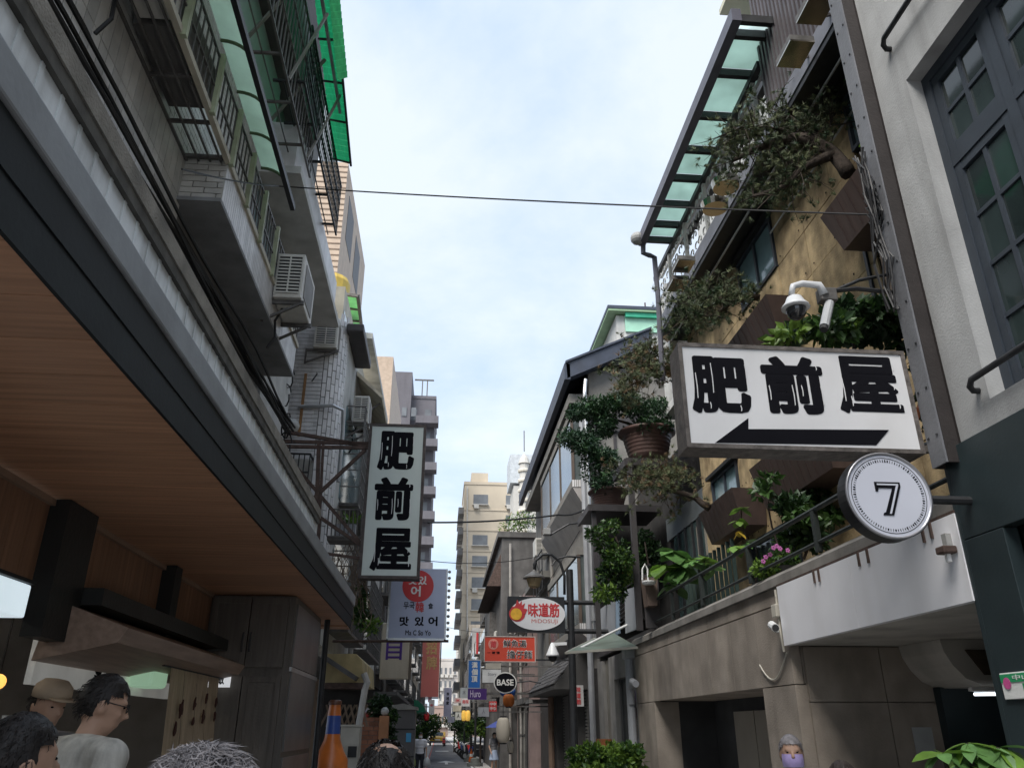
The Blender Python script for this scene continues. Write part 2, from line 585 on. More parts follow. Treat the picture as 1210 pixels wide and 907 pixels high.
# sloping floor slab beyond the awning (third floor), window below it
b = MB(); b.box(XW - .2, -2.0, 8.35, 12.6, 8.25, 8.36); b.build('floor_slab', plaster_grey, S)
b = MB(); b.box(XW, -2.1, 8.4, 12.5, 8.363, 9.1); b.build('parapet', tile_white, S)
b = MB(); b.box(XW - .01, XW + .02, 8.4, 10.2, 7.0, 8.2); b.build('window', glass_blue, S)
its = [('bar', (XW + .04, y, 6.8), (XW + .04, y, 8.25), .06) for y in (8.4, 9.0, 9.6, 10.2)]
pieces('window_frame', S, alu, its)
b = MB(); b.box(-9, XW - .02, 10.3, 12.2, 4.7, 9.0); b.build('end_wall', plaster_grey, S)
# third floor cage
def cage(y0, y1, z0, z1, x0, x1, parent, m, dy=.13):
    its = []
    y = y0
    while y <= y1 + .01:
        its.append(('bar', (x1, y, z0), (x1, y, z1), .014)); y += dy
    for z in (z0, z0 + (z1 - z0) * .33, z0 + (z1 - z0) * .66, z1):
        its.append(('bar', (x1, y0, z), (x1, y1, z), .026))
    y = y0
    while y <= y1 + .01:
        its.append(('bar', (x0, y, z0), (x1, y, z0), .03)); y += .75
    for x in (x0 + (x1 - x0) * .33, x0 + (x1 - x0) * .66):
        its.append(('bar', (x, y0, z0), (x, y1, z0), .014))
    pieces('cage_bar', parent, m, its)
cage(3.0, 8.9, 8.62, 10.2, XW, -2.0, S, iron_grey, .14)
its = []
for y in (4.2, 5.7, 7.2, 8.6):
    its.append(('bar', (XW, y, 9.2), (-1.85, y - .35, 10.1), .035)); its.append(('bar', (-2.0, y, 8.7), (-1.7, y + .2, 10.0), .03))
pieces('brace', S, mat('brace_grey', (.25, .24, .22), .6), its)
b = MB(); b.bar((-1.75, 3, 10.05), (-1.75, 9.2, 10.05), .04, .05); b.build('cage_rail', alu, S)
b = MB(); b.box(XW - .02, XW + .01, 3, 9, 8.7, 10.2); b.build('window', mat('pale_wall', (.5, .52, .55), .5, .1, 2), S)
cage(7.6, 10.9, 9.05, 10.0, -2.3, -1.92, S, black_metal, .1)
# fourth floor corrugated awnings
def corr_sheet(A, B, C, D, m, n=90, t0=-.9):
    b = MB(); vs = []
    for i in range(n + 1):
        t = t0 + (1 - t0) * i / n
        for p, q in ((A, B), (C, D)):
            v = p + (q - p) * t
            vs.append((v.x, v.y, v.z + (.02 if i % 2 else -.02)))
    b.add(vs, [(2 * i, 2 * i + 1, 2 * i + 3, 2 * i + 2) for i in range(n)])
    return b.build('top_awning', m, S)
tA, tB = P(397, 0, x=-1.6), P(415, 193, x=-1.6)
tC, tD = P(372, 0, x=-2.15), P(394, 188, x=-2.15)
corr_sheet(tA, tB, tC, tD, corr_green)
uA, uB = P(402, 0, x=-1.42), P(411, 93, x=-1.42)
uC, uD = P(389, 0, x=-1.62), P(399, 96, x=-1.62)
corr_sheet(uA, uB, uC, uD, mat('corr_pale', (.10, .60, .22), .4, .2, 6, trans=.6, bump=.02), 45)
its = [('bar', tC.lerp(tD, t) + V((0, 0, -.05)), tA.lerp(tB, t) + V((0, 0, -.05)), .03) for t in (-.4, -.1, .2, .45, .7, .98)] + [('bar', tA.lerp(tB, -.6) + V((0, 0, -.05)), tB + V((0, 0, -.05)), .03)]
pieces('awning_bar', S, black_metal, its)
b = MB(); b.box(-9, -2.3, 3, 10.2, 10.2, 13); b.build('upper_wall', mat('dark_wall', (.09, .08, .08), .8, .2, 4), S)

# cabinet at the canopy's far end
Cb = root('cabinet', 'tall dark brown panelled cupboard under the far end of the canopy', 'cabinet', (-1.8, 8.6, 0))
b = MB(); b.box(-2.25, -1.44, 8.13, 9.9, .02, 2.945); b.build('carcass', cabinet_brown, Cb)
def panel_door(x0, x1, y, z0, z1, par, m, label=None):
    b = MB(); b.box(x0, x1, y - .03, y, z0, z1)
    d = b.build('door', m, par)
    b = MB(); w = .05
    b.box(x0, x0 + w, y - .045, y - .03, z0, z1); b.box(x1 - w, x1, y - .045, y - .03, z0, z1)
    b.box(x0 + w, x1 - w, y - .045, y - .03, z1 - w, z1); b.box(x0 + w, x1 - w, y - .045, y - .03, z0, z0 + w)
    b.build('door_frame', m, d)
    return d
for (x0, x1) in ((-2.22, -1.86), (-1.85, -1.5)):
    d = panel_door(x0, x1, 8.13, 2.28, 2.92, Cb, cabinet_brown)
    xx = x1 - .03 if x0 < -2 else x0 + .03
    b = MB(); b.tube([(xx, 8.06, 2.42), (xx, 8.045, 2.43), (xx, 8.045, 2.58), (xx, 8.06, 2.59)], .008, 5); b.build('handle', black_metal, d)
    d = panel_door(x0, x1, 8.13, .1, 2.20, Cb, cabinet_brown)
for (y0, y1, z0, z1) in ((8.2, 9.82, 2.3, 2.88), (8.2, 9.82, 1.55, 2.25), (8.2, 9.82, .2, 1.5)):
    b = MB(); b.box(-1.44, -1.425, y0, y1, z0, z1); b.build('side_panel', panel_grey, Cb)
b = MB(); b.bar((-1.43, 8.14, 2.27), (-1.43, 9.88, 2.27), .02, .04); b.build('rail', alu, Cb)
b = MB(); b.tube([(-1.38, 10.02, 0), (-1.38, 10.02, 2.95)], .035, 10); b.build('corner_post', black_metal, Cb)

# restaurant furnishings
lb = root('light_box', 'glowing white lightbox at the left edge under the timber ceiling', 'lamp', (-1.98, 3.9, 2.2))
b = MB(); b.box(-2.13, -1.94, 2.2, 3.98, 2.22, 2.37); b.build('lit_panel', mat('lit_white', (.75, .88, .95), .4, .03, emit=.2, bump=0), lb, bevel=.01)
b = MB(); b.box(-2.14, -1.93, 2.2, 3.99, 2.373, 2.39); b.build('casing', steel_dark, lb)
for y in (2.5, 3.4):
    b = MB(); b.bar((-2.04, y, 2.39), (-2.04, y, 2.95), .02); b.build('hanger', steel_dark, lb)
mb_ = root('menu_board', 'dim white menu board with three dark word columns under the wooden hood', 'sign', (-2.33, 6, 1.9))
b = MB(); b.box(-2.36, -2.32, 5.0, 7.5, 1.98, 2.24); b.build('board', mat('menu_white', (.6, .6, .57), .6, emit=.05), mb_)
for k, t in enumerate(('特選', '鰻魚', '定食')):
    y = 5.85 + k * .17
    b = lettering(t[0], mb_, ink, (y, 2.13, y + .12, 2.21), -2.32, rot=1, bold=.03)
    b = lettering(t[1], mb_, ink, (y, 2.03, y + .12, 2.11), -2.32, rot=1, bold=.03)
gl = root('green_lamp', 'small glowing pale green lamp beside the cloth hanging under the hood', 'lamp', (-2.2, 6.6, 2.1))
b = MB(); b.box(-2.30, -2.12, 6.42, 6.78, 2.03, 2.19); b.build('shade', mat('lit_green', (.42, .66, .46), .5, .05, emit=.12, bump=0), gl, bevel=.03)
b = MB(); b.box(-2.26, -2.16, 6.5, 6.7, 2.193, 2.21); b.build('base', steel_dark, gl)
# noren cloth: four hanging strips with brush marks
nr = root('shop_curtain', 'beige cloth shop curtain with brown brush strokes hanging before the cupboard', 'curtain', (-2.0, 7, 2.1))
cloth_beige = mat('cloth_beige', (.50, .40, .29), .9, .15, 3, stain=.3, stc=(.2, .15, .1), trans=.2, grain=(20, 20, 1))
ystart, yend = 6.35, 7.75
nst = 4
for k in range(nst):
    b = MB(); vs = []; m_ = 8
    a, c = ystart + (yend - ystart) * k / nst + .006, ystart + (yend - ystart) * (k + 1) / nst - .006
    for j in range(7):
        z = 2.16 - .62 * j / 6
        for i in range(m_ + 1):
            y = a + (c - a) * i / m_
            vs.append((-1.98 + .018 * math.sin(i * 1.7 + k) * (j / 6) + .03 * j / 6, y, z))
    fs = [(j * (m_ + 1) + i, j * (m_ + 1) + i + 1, (j + 1) * (m_ + 1) + i + 1, (j + 1) * (m_ + 1) + i) for j in range(6) for i in range(m_)]
    b.add(vs, fs)
    b.build('cloth_strip', cloth_beige, nr, smooth=True)
brown_ink = mat('brown_ink', (.06, .02, .015), .8)
for k, (y, z, s) in enumerate(((6.62, 1.88, .10), (6.55, 1.75, .06), (6.95, 1.93, .06), (6.98, 1.80, .05), (7.28, 1.98, .05), (7.25, 1.84, .07), (7.6, 1.96, .05), (7.62, 1.84, .05))):
    b = MB(); pts = []
    for q in range(10):
        a = 2 * math.pi * q / 10
        rr = s * (.35 + .6 * R.random())
        pts.append((y + rr * math.cos(a) * .8, z + rr * math.sin(a)))
    b.prism(pts, 'x', -1.945, -1.935); b.build('brush_mark', brown_ink, nr)
b = MB(); b.tube([(-1.99, 6.2, 2.17), (-1.99, 7.9, 2.17)], .012, 6); b.build('rod', black_metal, nr)
# white lit strip of a menu beyond the curtain
ms_ = root('menu_strip', 'lit white strip sign with dark writing behind the shop curtain', 'sign', (-2.1, 8.05, 2.1))
b = MB(); b.box(-2.24, -1.95, 8.02, 8.05, 2.1, 2.26); b.build('panel', mat('lit_strip', (.8, .82, .85), .5, emit=.18, bump=0), ms_)
lettering('鰻飯', ms_, ink, (-2.13, 2.12, -2.0, 2.24), 8.02, bold=.03)
# shelf clutter behind the counter
for k, (y, z, h, c, nm, lbl) in enumerate(((4.6, 1.55, .26, (.5, .5, .48), 'notice', 'pale paper notice taped up at the left edge of the kitchen opening'), (4.85, 1.35, .2, (.55, .55, .55), 'price_card', 'white price card standing below the paper notice'))):
    n_ = root(nm, lbl, 'paper', (-2.2, y, z))
    b = MB(); b.box(-2.16, -2.15, y - .16, y + .16, z, z + h); b.build('sheet', paper_white, n_)
    b = MB()
    for q in range(4):
        b.box(-2.15, -2.147, y - .12, y + .05 + .02 * q, z + .03 + q * .045, z + .045 + q * .045)
    b.build('print', ink, n_)
kl = root('kitchen_lamp', 'small orange glowing lamp behind the cook in the kitchen', 'lamp', (-3.2, 6.4, 2.0))
b = MB(); b.ball((-3.2, 6.4, 2.06), .055); b.build('bulb', mat('lit_orange', (1, .45, .1), .5, emit=.5, bump=0), kl)
b = MB(); b.tube([(-3.2, 6.4, 2.1), (-3.2, 6.4, 2.95)], .008, 5); b.build('cord', black_metal, kl)
sh = root('kitchen_shelf', 'dark shelf of hanging utensils along the back of the kitchen', 'shelf', (-4.6, 6, 1.5))
b = MB(); b.box(-4.9, -4.5, 3, 8.8, 1.7, 1.75); b.build('board', cabinet_brown, sh)
for k in range(7):
    b = MB(); y = 3.6 + k * .7
    b.lathe((-4.55, y, 1.76), [(.03, 0), (.09, .0), (.09, .2), (.05, .24)], 10); b.build('pot', iron_grey, sh)

# ---------- air conditioners ----------
def ac_unit(label, c, sx=.32, sy=.75, sz=.52, group='air conditioner units on the left facades', face='y', braces=True):
    x, y, z = c
    t = root('air_conditioner', label, 'air conditioner', c, group)
    b = MB(); b.box(x - sx / 2, x + sx / 2, y, y + sy, z, z + sz); b.build('casing', ac_white, t, bevel=.015)
    b = MB(); b.box(x - sx * .40, x + sx * .40, y - .012, y - .002, z + .06, z + sz - .05); b.build('grille_recess', ac_dark, t)
    its = []
    n = 11
    for k in range(n + 1):
        zz = z + .06 + (sz - .11) * k / n
        its.append((x - sx * .40, x + sx * .40, y - .02, y - .012, zz - .006, zz + .012))
    its.append((x - .01, x + .01, y - .024, y - .02, z + .06, z + sz - .05))
    pieces('grille_slat', t, ac_white, its)
    b = MB()
    b.box(x + sx / 2 + .001, x + sx / 2 + .008, y + .12, y + sy - .12, z + .08, z + sz - .08); b.build('fan_panel', mat('ac_fan', (.2, .19, .18), .6), t)
    if braces:
        for yy in (y + .08, y + sy - .12):
            b = MB(); b.bar((x - sx * .8, yy, z - .03), (x + sx / 2 + .03, yy, z - .03), .035, .05); b.bar((x - sx * .8, yy, z - .28), (x + sx / 2 - .03, yy, z - .05), .03); b.bar((x - sx * .8, yy, z), (x - sx * .8, yy, z - .3), .03)
            b.build('bracket', iron_grey, t)
    b = MB(); b.tube([(x - .1, y + .3, z), (x - .16, y + .25, z - .2), (x - .12, y + .2, z - .45), (x - .2, y + .2, z - .6)], .016, 6); b.build('hose', cable_black, t)
    return t
p = P(322, 362, x=-2.15)
ac_unit('large slatted air conditioner on steel brackets below the grey floor slab', (-2.02, 8.55, 6.55), .34, .8, .62)
# ---------- right: grey stucco building with the dark base ----------
stucco = mat('stucco', (.37, .375, .375), .9, .14, 2.5, stain=.55, stsc=(5, 5, .6), stc=(.2, .2, .195), bump=.16, bsc=70)
green_black = mat('green_black', (.020, .032, .036), .45, .25, 2, stain=.2, stc=(.04, .05, .05), bump=.04)
frame_dark = mat('frame_dark', (.034, .043, .056), .5, .15, 4, bump=.04)
G = root('stucco_building', 'grey stucco building with dark framed windows above a blackish green base', 'building', (3.6, 4, 0))
b = MB()
b.box(3.48, 3.75, 4.42, 4.79, 3.523, 14); b.box(3.48, 3.75, -3, 4.42, 3.523, 3.70); b.box(3.48, 3.75, -3, 4.42, 6.40, 7.25)
b.box(3.48, 3.75, -3, 1.0, 3.70, 6.40); b.box(3.48, 3.75, -3, 4.42, 9.6, 14); b.box(3.48, 3.75, -3, 1.2, 7.25, 9.6)
b.build('wall', stucco, G)
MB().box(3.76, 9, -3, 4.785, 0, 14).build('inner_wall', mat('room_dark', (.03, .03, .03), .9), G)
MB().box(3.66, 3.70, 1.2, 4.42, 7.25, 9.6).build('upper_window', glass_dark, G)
pieces('window_frame', G, frame_dark, [(3.6, 3.66, 4.34, 4.42, 7.25, 9.6), (3.6, 3.66, 1.2, 4.34, 7.25, 7.33), (3.6, 3.66, 3.5, 3.58, 7.33, 9.6)])
win = MB(); win.box(3.60, 3.69, 4.34, 4.42, 3.70, 6.40); win.box(3.60, 3.69, 1.0, 4.34, 6.32, 6.40); win.box(3.60, 3.69, 1.0, 4.34, 3.70, 3.77)
for y in (3.66, 2.9, 2.14, 1.38):
    win.box(3.602, 3.69, y, y + .08, 3.77, 6.32)
win.box(3.604, 3.688, 1.0, 4.34, 5.50, 5.60)
wf = win.build('window', frame_dark, G)
panes = []; mun = []
for (ya, yb) in ((3.74, 4.34), (2.98, 3.66), (2.22, 2.90), (1.46, 2.14)):
    for (za, zb, nr_) in ((5.60, 6.32, 2), (3.77, 5.50, 4)):
        a, c, d, e = ya + .07, yb - .07, za + .07, zb - .07
        mun += [(3.612, 3.67, ya + .004, a, za + .004, zb - .004), (3.612, 3.67, c, yb - .004, za + .004, zb - .004), (3.614, 3.668, a, c, za + .004, d), (3.614, 3.668, a, c, e, zb - .004)]
        mid = (a + c) / 2
        mun.append((3.62, 3.66, mid - .018, mid + .018, d, e))
        for q in range(1, nr_):
            z = d + (e - d) * q / nr_
            mun.append((3.622, 3.658, a, c, z - .016, z + .016))
        for q in range(nr_):
            for (s0, s1) in ((a, mid - .018), (mid + .018, c)):
                panes.append((3.635, 3.643, s0, s1, d + (e - d) * q / nr_ + .014, d + (e - d) * (q + 1) / nr_ - .014))
pieces('muntin', wf, frame_dark, mun)
pieces('pane', wf, mat('pane_green', (.03, .045, .045), .05, .5, 1.0, bump=.01, bsc=3, spec=.7, rnd=.4), panes)
MB().box(3.74, 3.757, 1.0, 4.42, 3.7, 6.4).build('blind', mat('blind', (.10, .12, .12), .8, .5, 3), wf)
b = MB(); b.box(3.45, 3.55, -3, 4.95, 2.90, 3.52); b.box(3.45, 3.55, 4.56, 4.95, 0, 2.895); b.box(3.45, 4.6, 4.95, 4.99, 0, 3.5)
b.build('base', green_black, G, bevel=.004)
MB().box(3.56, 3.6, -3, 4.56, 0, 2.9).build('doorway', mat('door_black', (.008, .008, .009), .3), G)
for (z, y1) in ((6.86, 4.5), (3.84, 4.5)):
    b = MB(); b.tube([(3.55, y1, z - .05), (3.44, y1, z - .05), (3.41, y1 - .02, z - .03), (3.40, y1 - .06, z), (3.40, 1.0, z)], .022, 8)
    b.build('guard_rail', black_metal, G, smooth=True)
pl = root('number_plate', 'green and white house number plate with a pink blossom on the dark base', 'plate', (3.45, 4.8, 2))
MB().box(3.435, 3.449, 4.60, 4.89, 1.91, 2.06).build('plate', mat('plate_white', (.75, .76, .74), .4, .03), pl, bevel=.004)
MB().box(3.431, 3.434, 4.605, 4.885, 2.005, 2.052).build('band', mat('plate_green', (.03, .32, .13), .4, .03), pl)
b = MB(); b.lathe((3.4295, 4.83, 2.0), [(.034, 0), (.034, .001)], 12, 'x'); b.build('emblem', mat('plate_pink', (.6, .1, .3), .4, .03), pl)
lettering('1', pl, mat('plate_green', (.03, .32, .13)), (4.66, 1.925, 4.70, 1.995), 3.434, rot=-1, bold=.03, depth=.002)
lettering('中山', pl, mat('plate_white', (.75, .76, .74)), (4.62, 2.015, 4.77, 2.045), 3.4305, rot=-1, bold=.01, depth=.002)

# steel column with bolts
T = root('steel_column', 'tall riveted grey steel column between the stucco and the yellow building', 'column', (3.45, 4.9, 0))
MB().box(3.36, 3.375, 4.815, 4.98, 3.40, 12).build('flange', mat('column_grey', (.17, .175, .19), .5, .15, 3, stain=.4), T)
b = MB(); b.box(3.376, 3.478, 4.81, 4.83, 3.40, 12); b.box(3.376, 3.54, 4.965, 4.98, 3.40, 12); b.box(3.482, 3.75, 4.793, 4.83, 3.40, 12); b.build('web', mat('column_brown', (.03, .025, .024), .6, .2, 5), T)
its = []
z = 3.6
while z < 9:
    for y in (4.84, 4.94): its.append((3.352, 3.36, y, y + .014, z, z + .014))
    z += .35
pieces('bolt', T, black_metal, its)

# ---------- right: yellow concrete building ----------
yel = mat('yellow_concrete', (.43, .325, .185), .85, .45, 4.0, grain=(1, 1, .8), stain=.8, stc=(.12, .08, .04), stsc=(2.6, 2.6, 1.3), bump=.35, bsc=40, rnd=.12)
base_con = mat('base_concrete', (.29, .25, .21), .85, .22, 2.5, stain=.65, stc=(.13, .11, .09), stsc=(2.4, 2.4, .9), bump=.25, bsc=50, rnd=.10)
Y = root('yellow_building', 'weathered yellow concrete building with brown window boxes over a brown concrete ground floor', 'building', (4.5, 9, 0))
MB().box(4.54, 9, 4.8, 13.2, 3.1, 8.62).build('wall', mat('seam_dark', (.13, .10, .06), .9), Y)
wins = [(9.05, 10.4, 7.65, 8.5), (5.9, 6.8, 7.75, 8.5), (11.4, 12.6, 5.05, 5.6), (5.4, 7.0, 5.6, 7.4), (9.6, 11.3, 3.25, 4.25)]
its = []
ys = [4.85, 5.55, 5.9, 6.8, 7.4, 8.2, 9.05, 9.75, 10.4, 11.0, 11.4, 12.0, 12.6, 13.15]
zs = [3.15, 4.25, 5.05, 5.6, 6.35, 7.0, 7.65, 8.5, 8.62]
for i in range(len(ys) - 1):
    for j in range(len(zs) - 1):
        cy, cz = (ys[i] + ys[i + 1]) / 2, (zs[j] + zs[j + 1]) / 2
        if any(w[0] - .01 < cy < w[1] + .01 and w[2] - .01 < cz < w[3] + .01 for w in wins): continue
        its.append((4.50 + R.uniform(-.006, .006), 4.535, ys[i] + .006, ys[i + 1] - .006, zs[j] + .006, zs[j + 1] - .006))
pieces('wall_panel', Y, yel, its)
b = MB()
for i in range(len(ys) - 1):
    for z in zs[:-1]:
        for y in (ys[i] + .12, ys[i + 1] - .12):
            if any(w[0] - .05 < y < w[1] + .05 and w[2] - .1 < z + .1 < w[3] for w in wins): continue
            b.lathe((4.49, y, z + .09), [(.014, 0), (.014, .004)], 6, 'x')
b.build('tie_hole', mat('hole', (.03, .02, .015), .9, bump=0), Y, kind='stuff')
for k, (y0, y1, z0, z1) in enumerate(wins):
    m_ = glass_blue if k < 3 else glass_dark
    w = MB(); t = .05
    w.box(4.47, 4.56, y0, y0 + t, z0, z1); w.box(4.47, 4.56, y1 - t, y1, z0, z1); w.box(4.47, 4.56, y0 + t, y1 - t, z0, z0 + t); w.box(4.47, 4.56, y0 + t, y1 - t, z1 - t, z1)
    w.box(4.48, 4.55, (y0 + y1) / 2 - .025, (y0 + y1) / 2 + .025, z0 + t, z1 - t)
    fr = w.build('window', frame_dark, Y)
    for (a, c) in ((y0 + t, (y0 + y1) / 2 - .025), ((y0 + y1) / 2 + .025, y1 - t)):
        MB().box(4.515, 4.525, a, c, z0 + t, z1 - t).build('pane', m_, fr)
    if k < 3:
        MB().box(4.40, 4.50, y0 - .06, y1 + .06, z1 + .001, z1 + .06).build('lintel', black_metal, fr)
# brown metal window boxes, tapered
planter_brown = mat('planter_brown', (.072, .050, .045), .5, .18, 3, stain=.25, stc=(.05, .035, .03), grain=(4, 12, 1), bump=.05)
for (y0, y1, z0, z1) in ((4.95, 6.9, 6.42, 6.9), (8.5, 10.0, 6.42, 6.86), (10.45, 12.0, 4.36, 4.86), (7.7, 9.75, 4.32, 4.9)):
    b = MB(); vs = [(4.0, y0, z1), (4.14, y0 + .1, z0), (4.49, y0 + .1, z0), (4.49, y0, z1), (4.0, y1, z1), (4.14, y1 - .1, z0), (4.49, y1 - .1, z0), (4.49, y1, z1)]
    b.add(vs, [(0, 1, 2, 3), (7, 6, 5, 4), (0, 4, 5, 1), (1, 5, 6, 2), (2, 6, 7, 3)])
    wbx = b.build('window_box', planter_brown, Y)
    MB().box(4.03, 4.47, y0 + .03, y1 - .03, z1 - .06, z1 - .03).build('soil', mat('soil', (.03, .022, .015), .95, .4, 20, bump=.5), wbx)
    its = []
    y = y0 + .12
    while y < y1 - .1:
        its.append(('bar', (3.998, y, z1 - .01), (4.125, y, z0 + .03), .006, .006)); y += .16
    pieces('seam', wbx, mat('planter_dark', (.045, .027, .024), .5), its)
# ground floor
its = []
yb = [8.06, 8.9, 9.75, 10.6, 11.5, 12.5, 13.6, 14.8]
for i in range(7):
    its.append((3.5, 3.6, yb[i] + .004, yb[i + 1] - .004, 2.155, 2.93)); its.append((3.502, 3.6, yb[i] + .004, yb[i + 1] - .004, 2.945, 3.11))
its += [(3.5, 3.9, 8.06, 8.9, .0, 2.145), (3.5, 3.9, 13.6, 14.8, 0, 2.145)]
for x0, x1 in ((3.62, 4.4), (4.41, 5.2), (5.21, 6.2)):
    its.append((x0, x1, 8.02, 8.055, 0, 1.98)); its.append((x0, x1, 8.02, 8.055, 1.99, 2.5))
pieces('concrete_panel', Y, base_con, its)
MB().box(3.61, 4.6, 8.07, 14.78, 2.16, 3.1).build('beam', base_con, Y)
MB().box(4.61, 9, 8.07, 14.8, 0, 3.1).build('core', base_con, Y)  # this and the next: unseen fill, added against sky light leaking between panels
MB().box(3.62, 4.6, 8.07, 8.79, 0, 2.155).build('core', base_con, Y)
garage = mat('garage_dark', (.035, .036, .038), .8, .3, 2)
b = MB(); b.box(4.5, 4.6, 8.9, 14.8, 0, 2.16); b.box(3.62, 4.6, 8.8, 8.9, 0, 2.16); b.box(3.62, 4.6, 13.62, 13.7, 0, 2.16); b.build('garage_wall', garage, Y)
for y0 in (10.9, 11.75):
    b = MB(); b.box(4.44, 4.5, y0, y0 + .82, 0, 1.98); b.build('lift_door', mat('lift_door', (.26, .235, .20), .5, .1, 2), Y)
b = MB(); b.tube([(4.3, 9.2, .2), (4.3, 9.2, 1.6), (4.3, 9.3, 1.9), (4.3, 9.5, 2.0)], .03, 8); b.build('pipe', black_metal, Y)
# ledge under the railing
b = MB(); b.prism([(3.46, 3.115), (3.46, 3.2), (3.56, 3.27), (4.5, 3.27), (4.5, 3.115)], 'y', 4.99, 14.8); b.build('ledge', mat('ledge_grey', (.25, .235, .215), .8, .2, 3, stain=.5, bump=.2), Y)
# white fascia of the passage and its lining
wf_ = MB(); wf_.box(3.44, 3.5, 4.98, 6.5, 2.51, 3.09); wf_.box(3.44, 3.5, 6.504, 8.05, 2.51, 3.09); wf_.build('white_fascia', mat('panel_white', (.84, .84, .87), .4, .04, 2, stain=.2, stc=(.55, .53, .5), stsc=(4, 4, .5), bump=.02), Y)
b = MB(); b.box(3.44, 3.50, 4.98, 8.06, 3.093, 3.112); b.build('drip_strip', rust, Y)
its = [(3.425, 3.44, y, y + .02, 3.02 - R.random() * .05, 3.10) for y in (5.25, 5.35, 6.15, 6.3, 7.05, 7.15)]
pieces('drip_spike', Y, rust, its)
b = MB(); b.box(3.5, 6.2, 4.9, 8.05, 2.513, 2.6); b.build('passage_ceiling', mat('passage_cream', (.46, .44, .40), .8, .12, 2, stain=.3), Y)
pr = [(4.62, 2.51), (4.64, 2.40), (4.70, 2.28), (4.80, 2.17), (4.95, 2.11), (6.2, 2.09), (6.2, 2.51)]
b = MB(); b.prism(pr, 'y', 7.3, 8.015); b.build('passage_beam', mat('passage_cream', (.46, .44, .40)), Y)
b = MB(); b.prism([(4.84, 2.42), (5.18, 2.42), (5.30, 2.20), (4.98, 2.20)], 'y', 7.28, 7.298); b.build('vent', mat('vent_dark', (.06, .045, .03), .8, .4, 8), Y)
MB().box(6.2, 6.3, 4.9, 8.06, 0, 2.6).build('passage_wall', garage, Y)
MB().box(4.9, 6.19, 7.9, 8.018, 0, 2.12).build('passage_door', green_black, Y)
tl_ = root('fluorescent_tube', 'lit fluorescent tube under the white beam of the passage', 'lamp', (5.1, 7.25, 2.05))
b = MB(); b.tube([(4.78, 7.2, 2.03), (5.5, 7.2, 2.04)], .014, 8); b.build('tube', mat('lit_tube', (.85, .92, 1), .4, 0, emit=.6, bump=0), tl_)
b = MB(); b.box(4.75, 5.53, 7.17, 7.23, 2.055, 2.088); b.build('fitting', white_paint, tl_)
nt_ = root('notice_sheet', 'pale notice sheet on the shaded passage wall', 'paper', (4.6, 8.0, 1.7))
MB().box(4.60, 4.80, 8.008, 8.016, 1.52, 1.76).build('sheet', mat('notice_grey', (.35, .36, .36), .7), nt_)
# conduit and bullet camera on the corner
cd = root('bullet_camera', 'white bullet camera on a conduit at the white panel corner', 'camera', (3.45, 8.2, 2.8))
b = MB(); b.tube([(3.47, 8.16, 3.08), (3.47, 8.16, 2.85), (3.46, 8.14, 2.6), (3.46, 8.12, 2.46)], .014, 6); b.build('conduit', mat('pipe_cream', (.5, .47, .4), .6), cd)
b = MB(); b.box(3.42, 3.5, 8.1, 8.22, 2.80, 2.93); b.build('junction_box', mat('pipe_cream', (.5, .47, .4)), cd, bevel=.01)
b = MB(); b.tube([(3.36, 8.02, 2.68), (3.40, 8.2, 2.73)], .042, 10); b.build('housing', white_paint, cd)
b = MB(); b.tube([(3.355, 8.0, 2.677), (3.36, 8.02, 2.68)], .034, 10); b.build('lens', ac_dark, cd)
b = MB(); b.tube([(3.49, 8.2, 2.66), (3.43, 8.17, 2.66), (3.40, 8.15, 2.70)], .012, 6); b.build('arm', white_paint, cd)
wr = root('loose_cable', 'pale loose cable sagging across the brown concrete below the white camera', 'cable', (3.49, 8.5, 2.4))
b = MB(); pts = []
for k in range(12):
    t = k / 11
    pts.append((3.485, 8.12 + t * .75, 2.45 - .28 * math.sin(t * 2.6) + .08 * t))
b.tube(pts, .009, 5); wr.name = 'loose_cable'; b.build('strand', mat('pipe_cream', (.5, .47, .4)), wr)
# drain pipe elbow cap on the right of the fascia
dp = root('wall_lamp', 'small brown capped wall light at the corner of the dark base', 'lamp', (3.4, 5.1, 2.75))
b = MB(); b.box(3.34, 3.44, 5.02, 5.12, 2.83, 2.88); b.build('cap', rust, dp, bevel=.01)
b = MB(); b.tube([(3.40, 5.08, 2.78), (3.40, 5.08, 2.83)], .02, 8); b.build('bulb', white_paint, dp)
b = MB(); b.box(3.40, 3.44, 5.06, 5.11, 2.885, 2.97); b.build('junction_box', mat('box_grey2', (.3, .3, .29), .6), dp)

# railing
rail_green = mat('rail_green', (.028, .035, .033), .5, .2, 6)
RL = root('balcony_railing', 'dark green iron railing along the ledge of the yellow building', 'railing', (3.5, 9, 3.27))
b = MB(); b.tube([(3.52, 5.0, 3.66), (3.52, 13.2, 3.70)], .026, 8); b.build('top_rail', rail_green, RL)
b = MB(); b.tube([(3.52, 5.0, 3.36), (3.52, 13.2, 3.36)], .02, 8); b.build('bottom_rail', rail_green, RL)
pieces('post', RL, rail_green, [('bar', (3.52, y, 3.27), (3.52, y, 3.67), .045, .07) for y in (5.6, 7.15, 8.9, 10.7, 12.2)] )
pieces('slat', RL, mat('slat_green', (.03, .05, .045), .5), [('bar', (4.2, y, 3.28), (4.2, y, 4.3), .05, .03) for y in [11.2 + .2 * k for k in range(13)]])

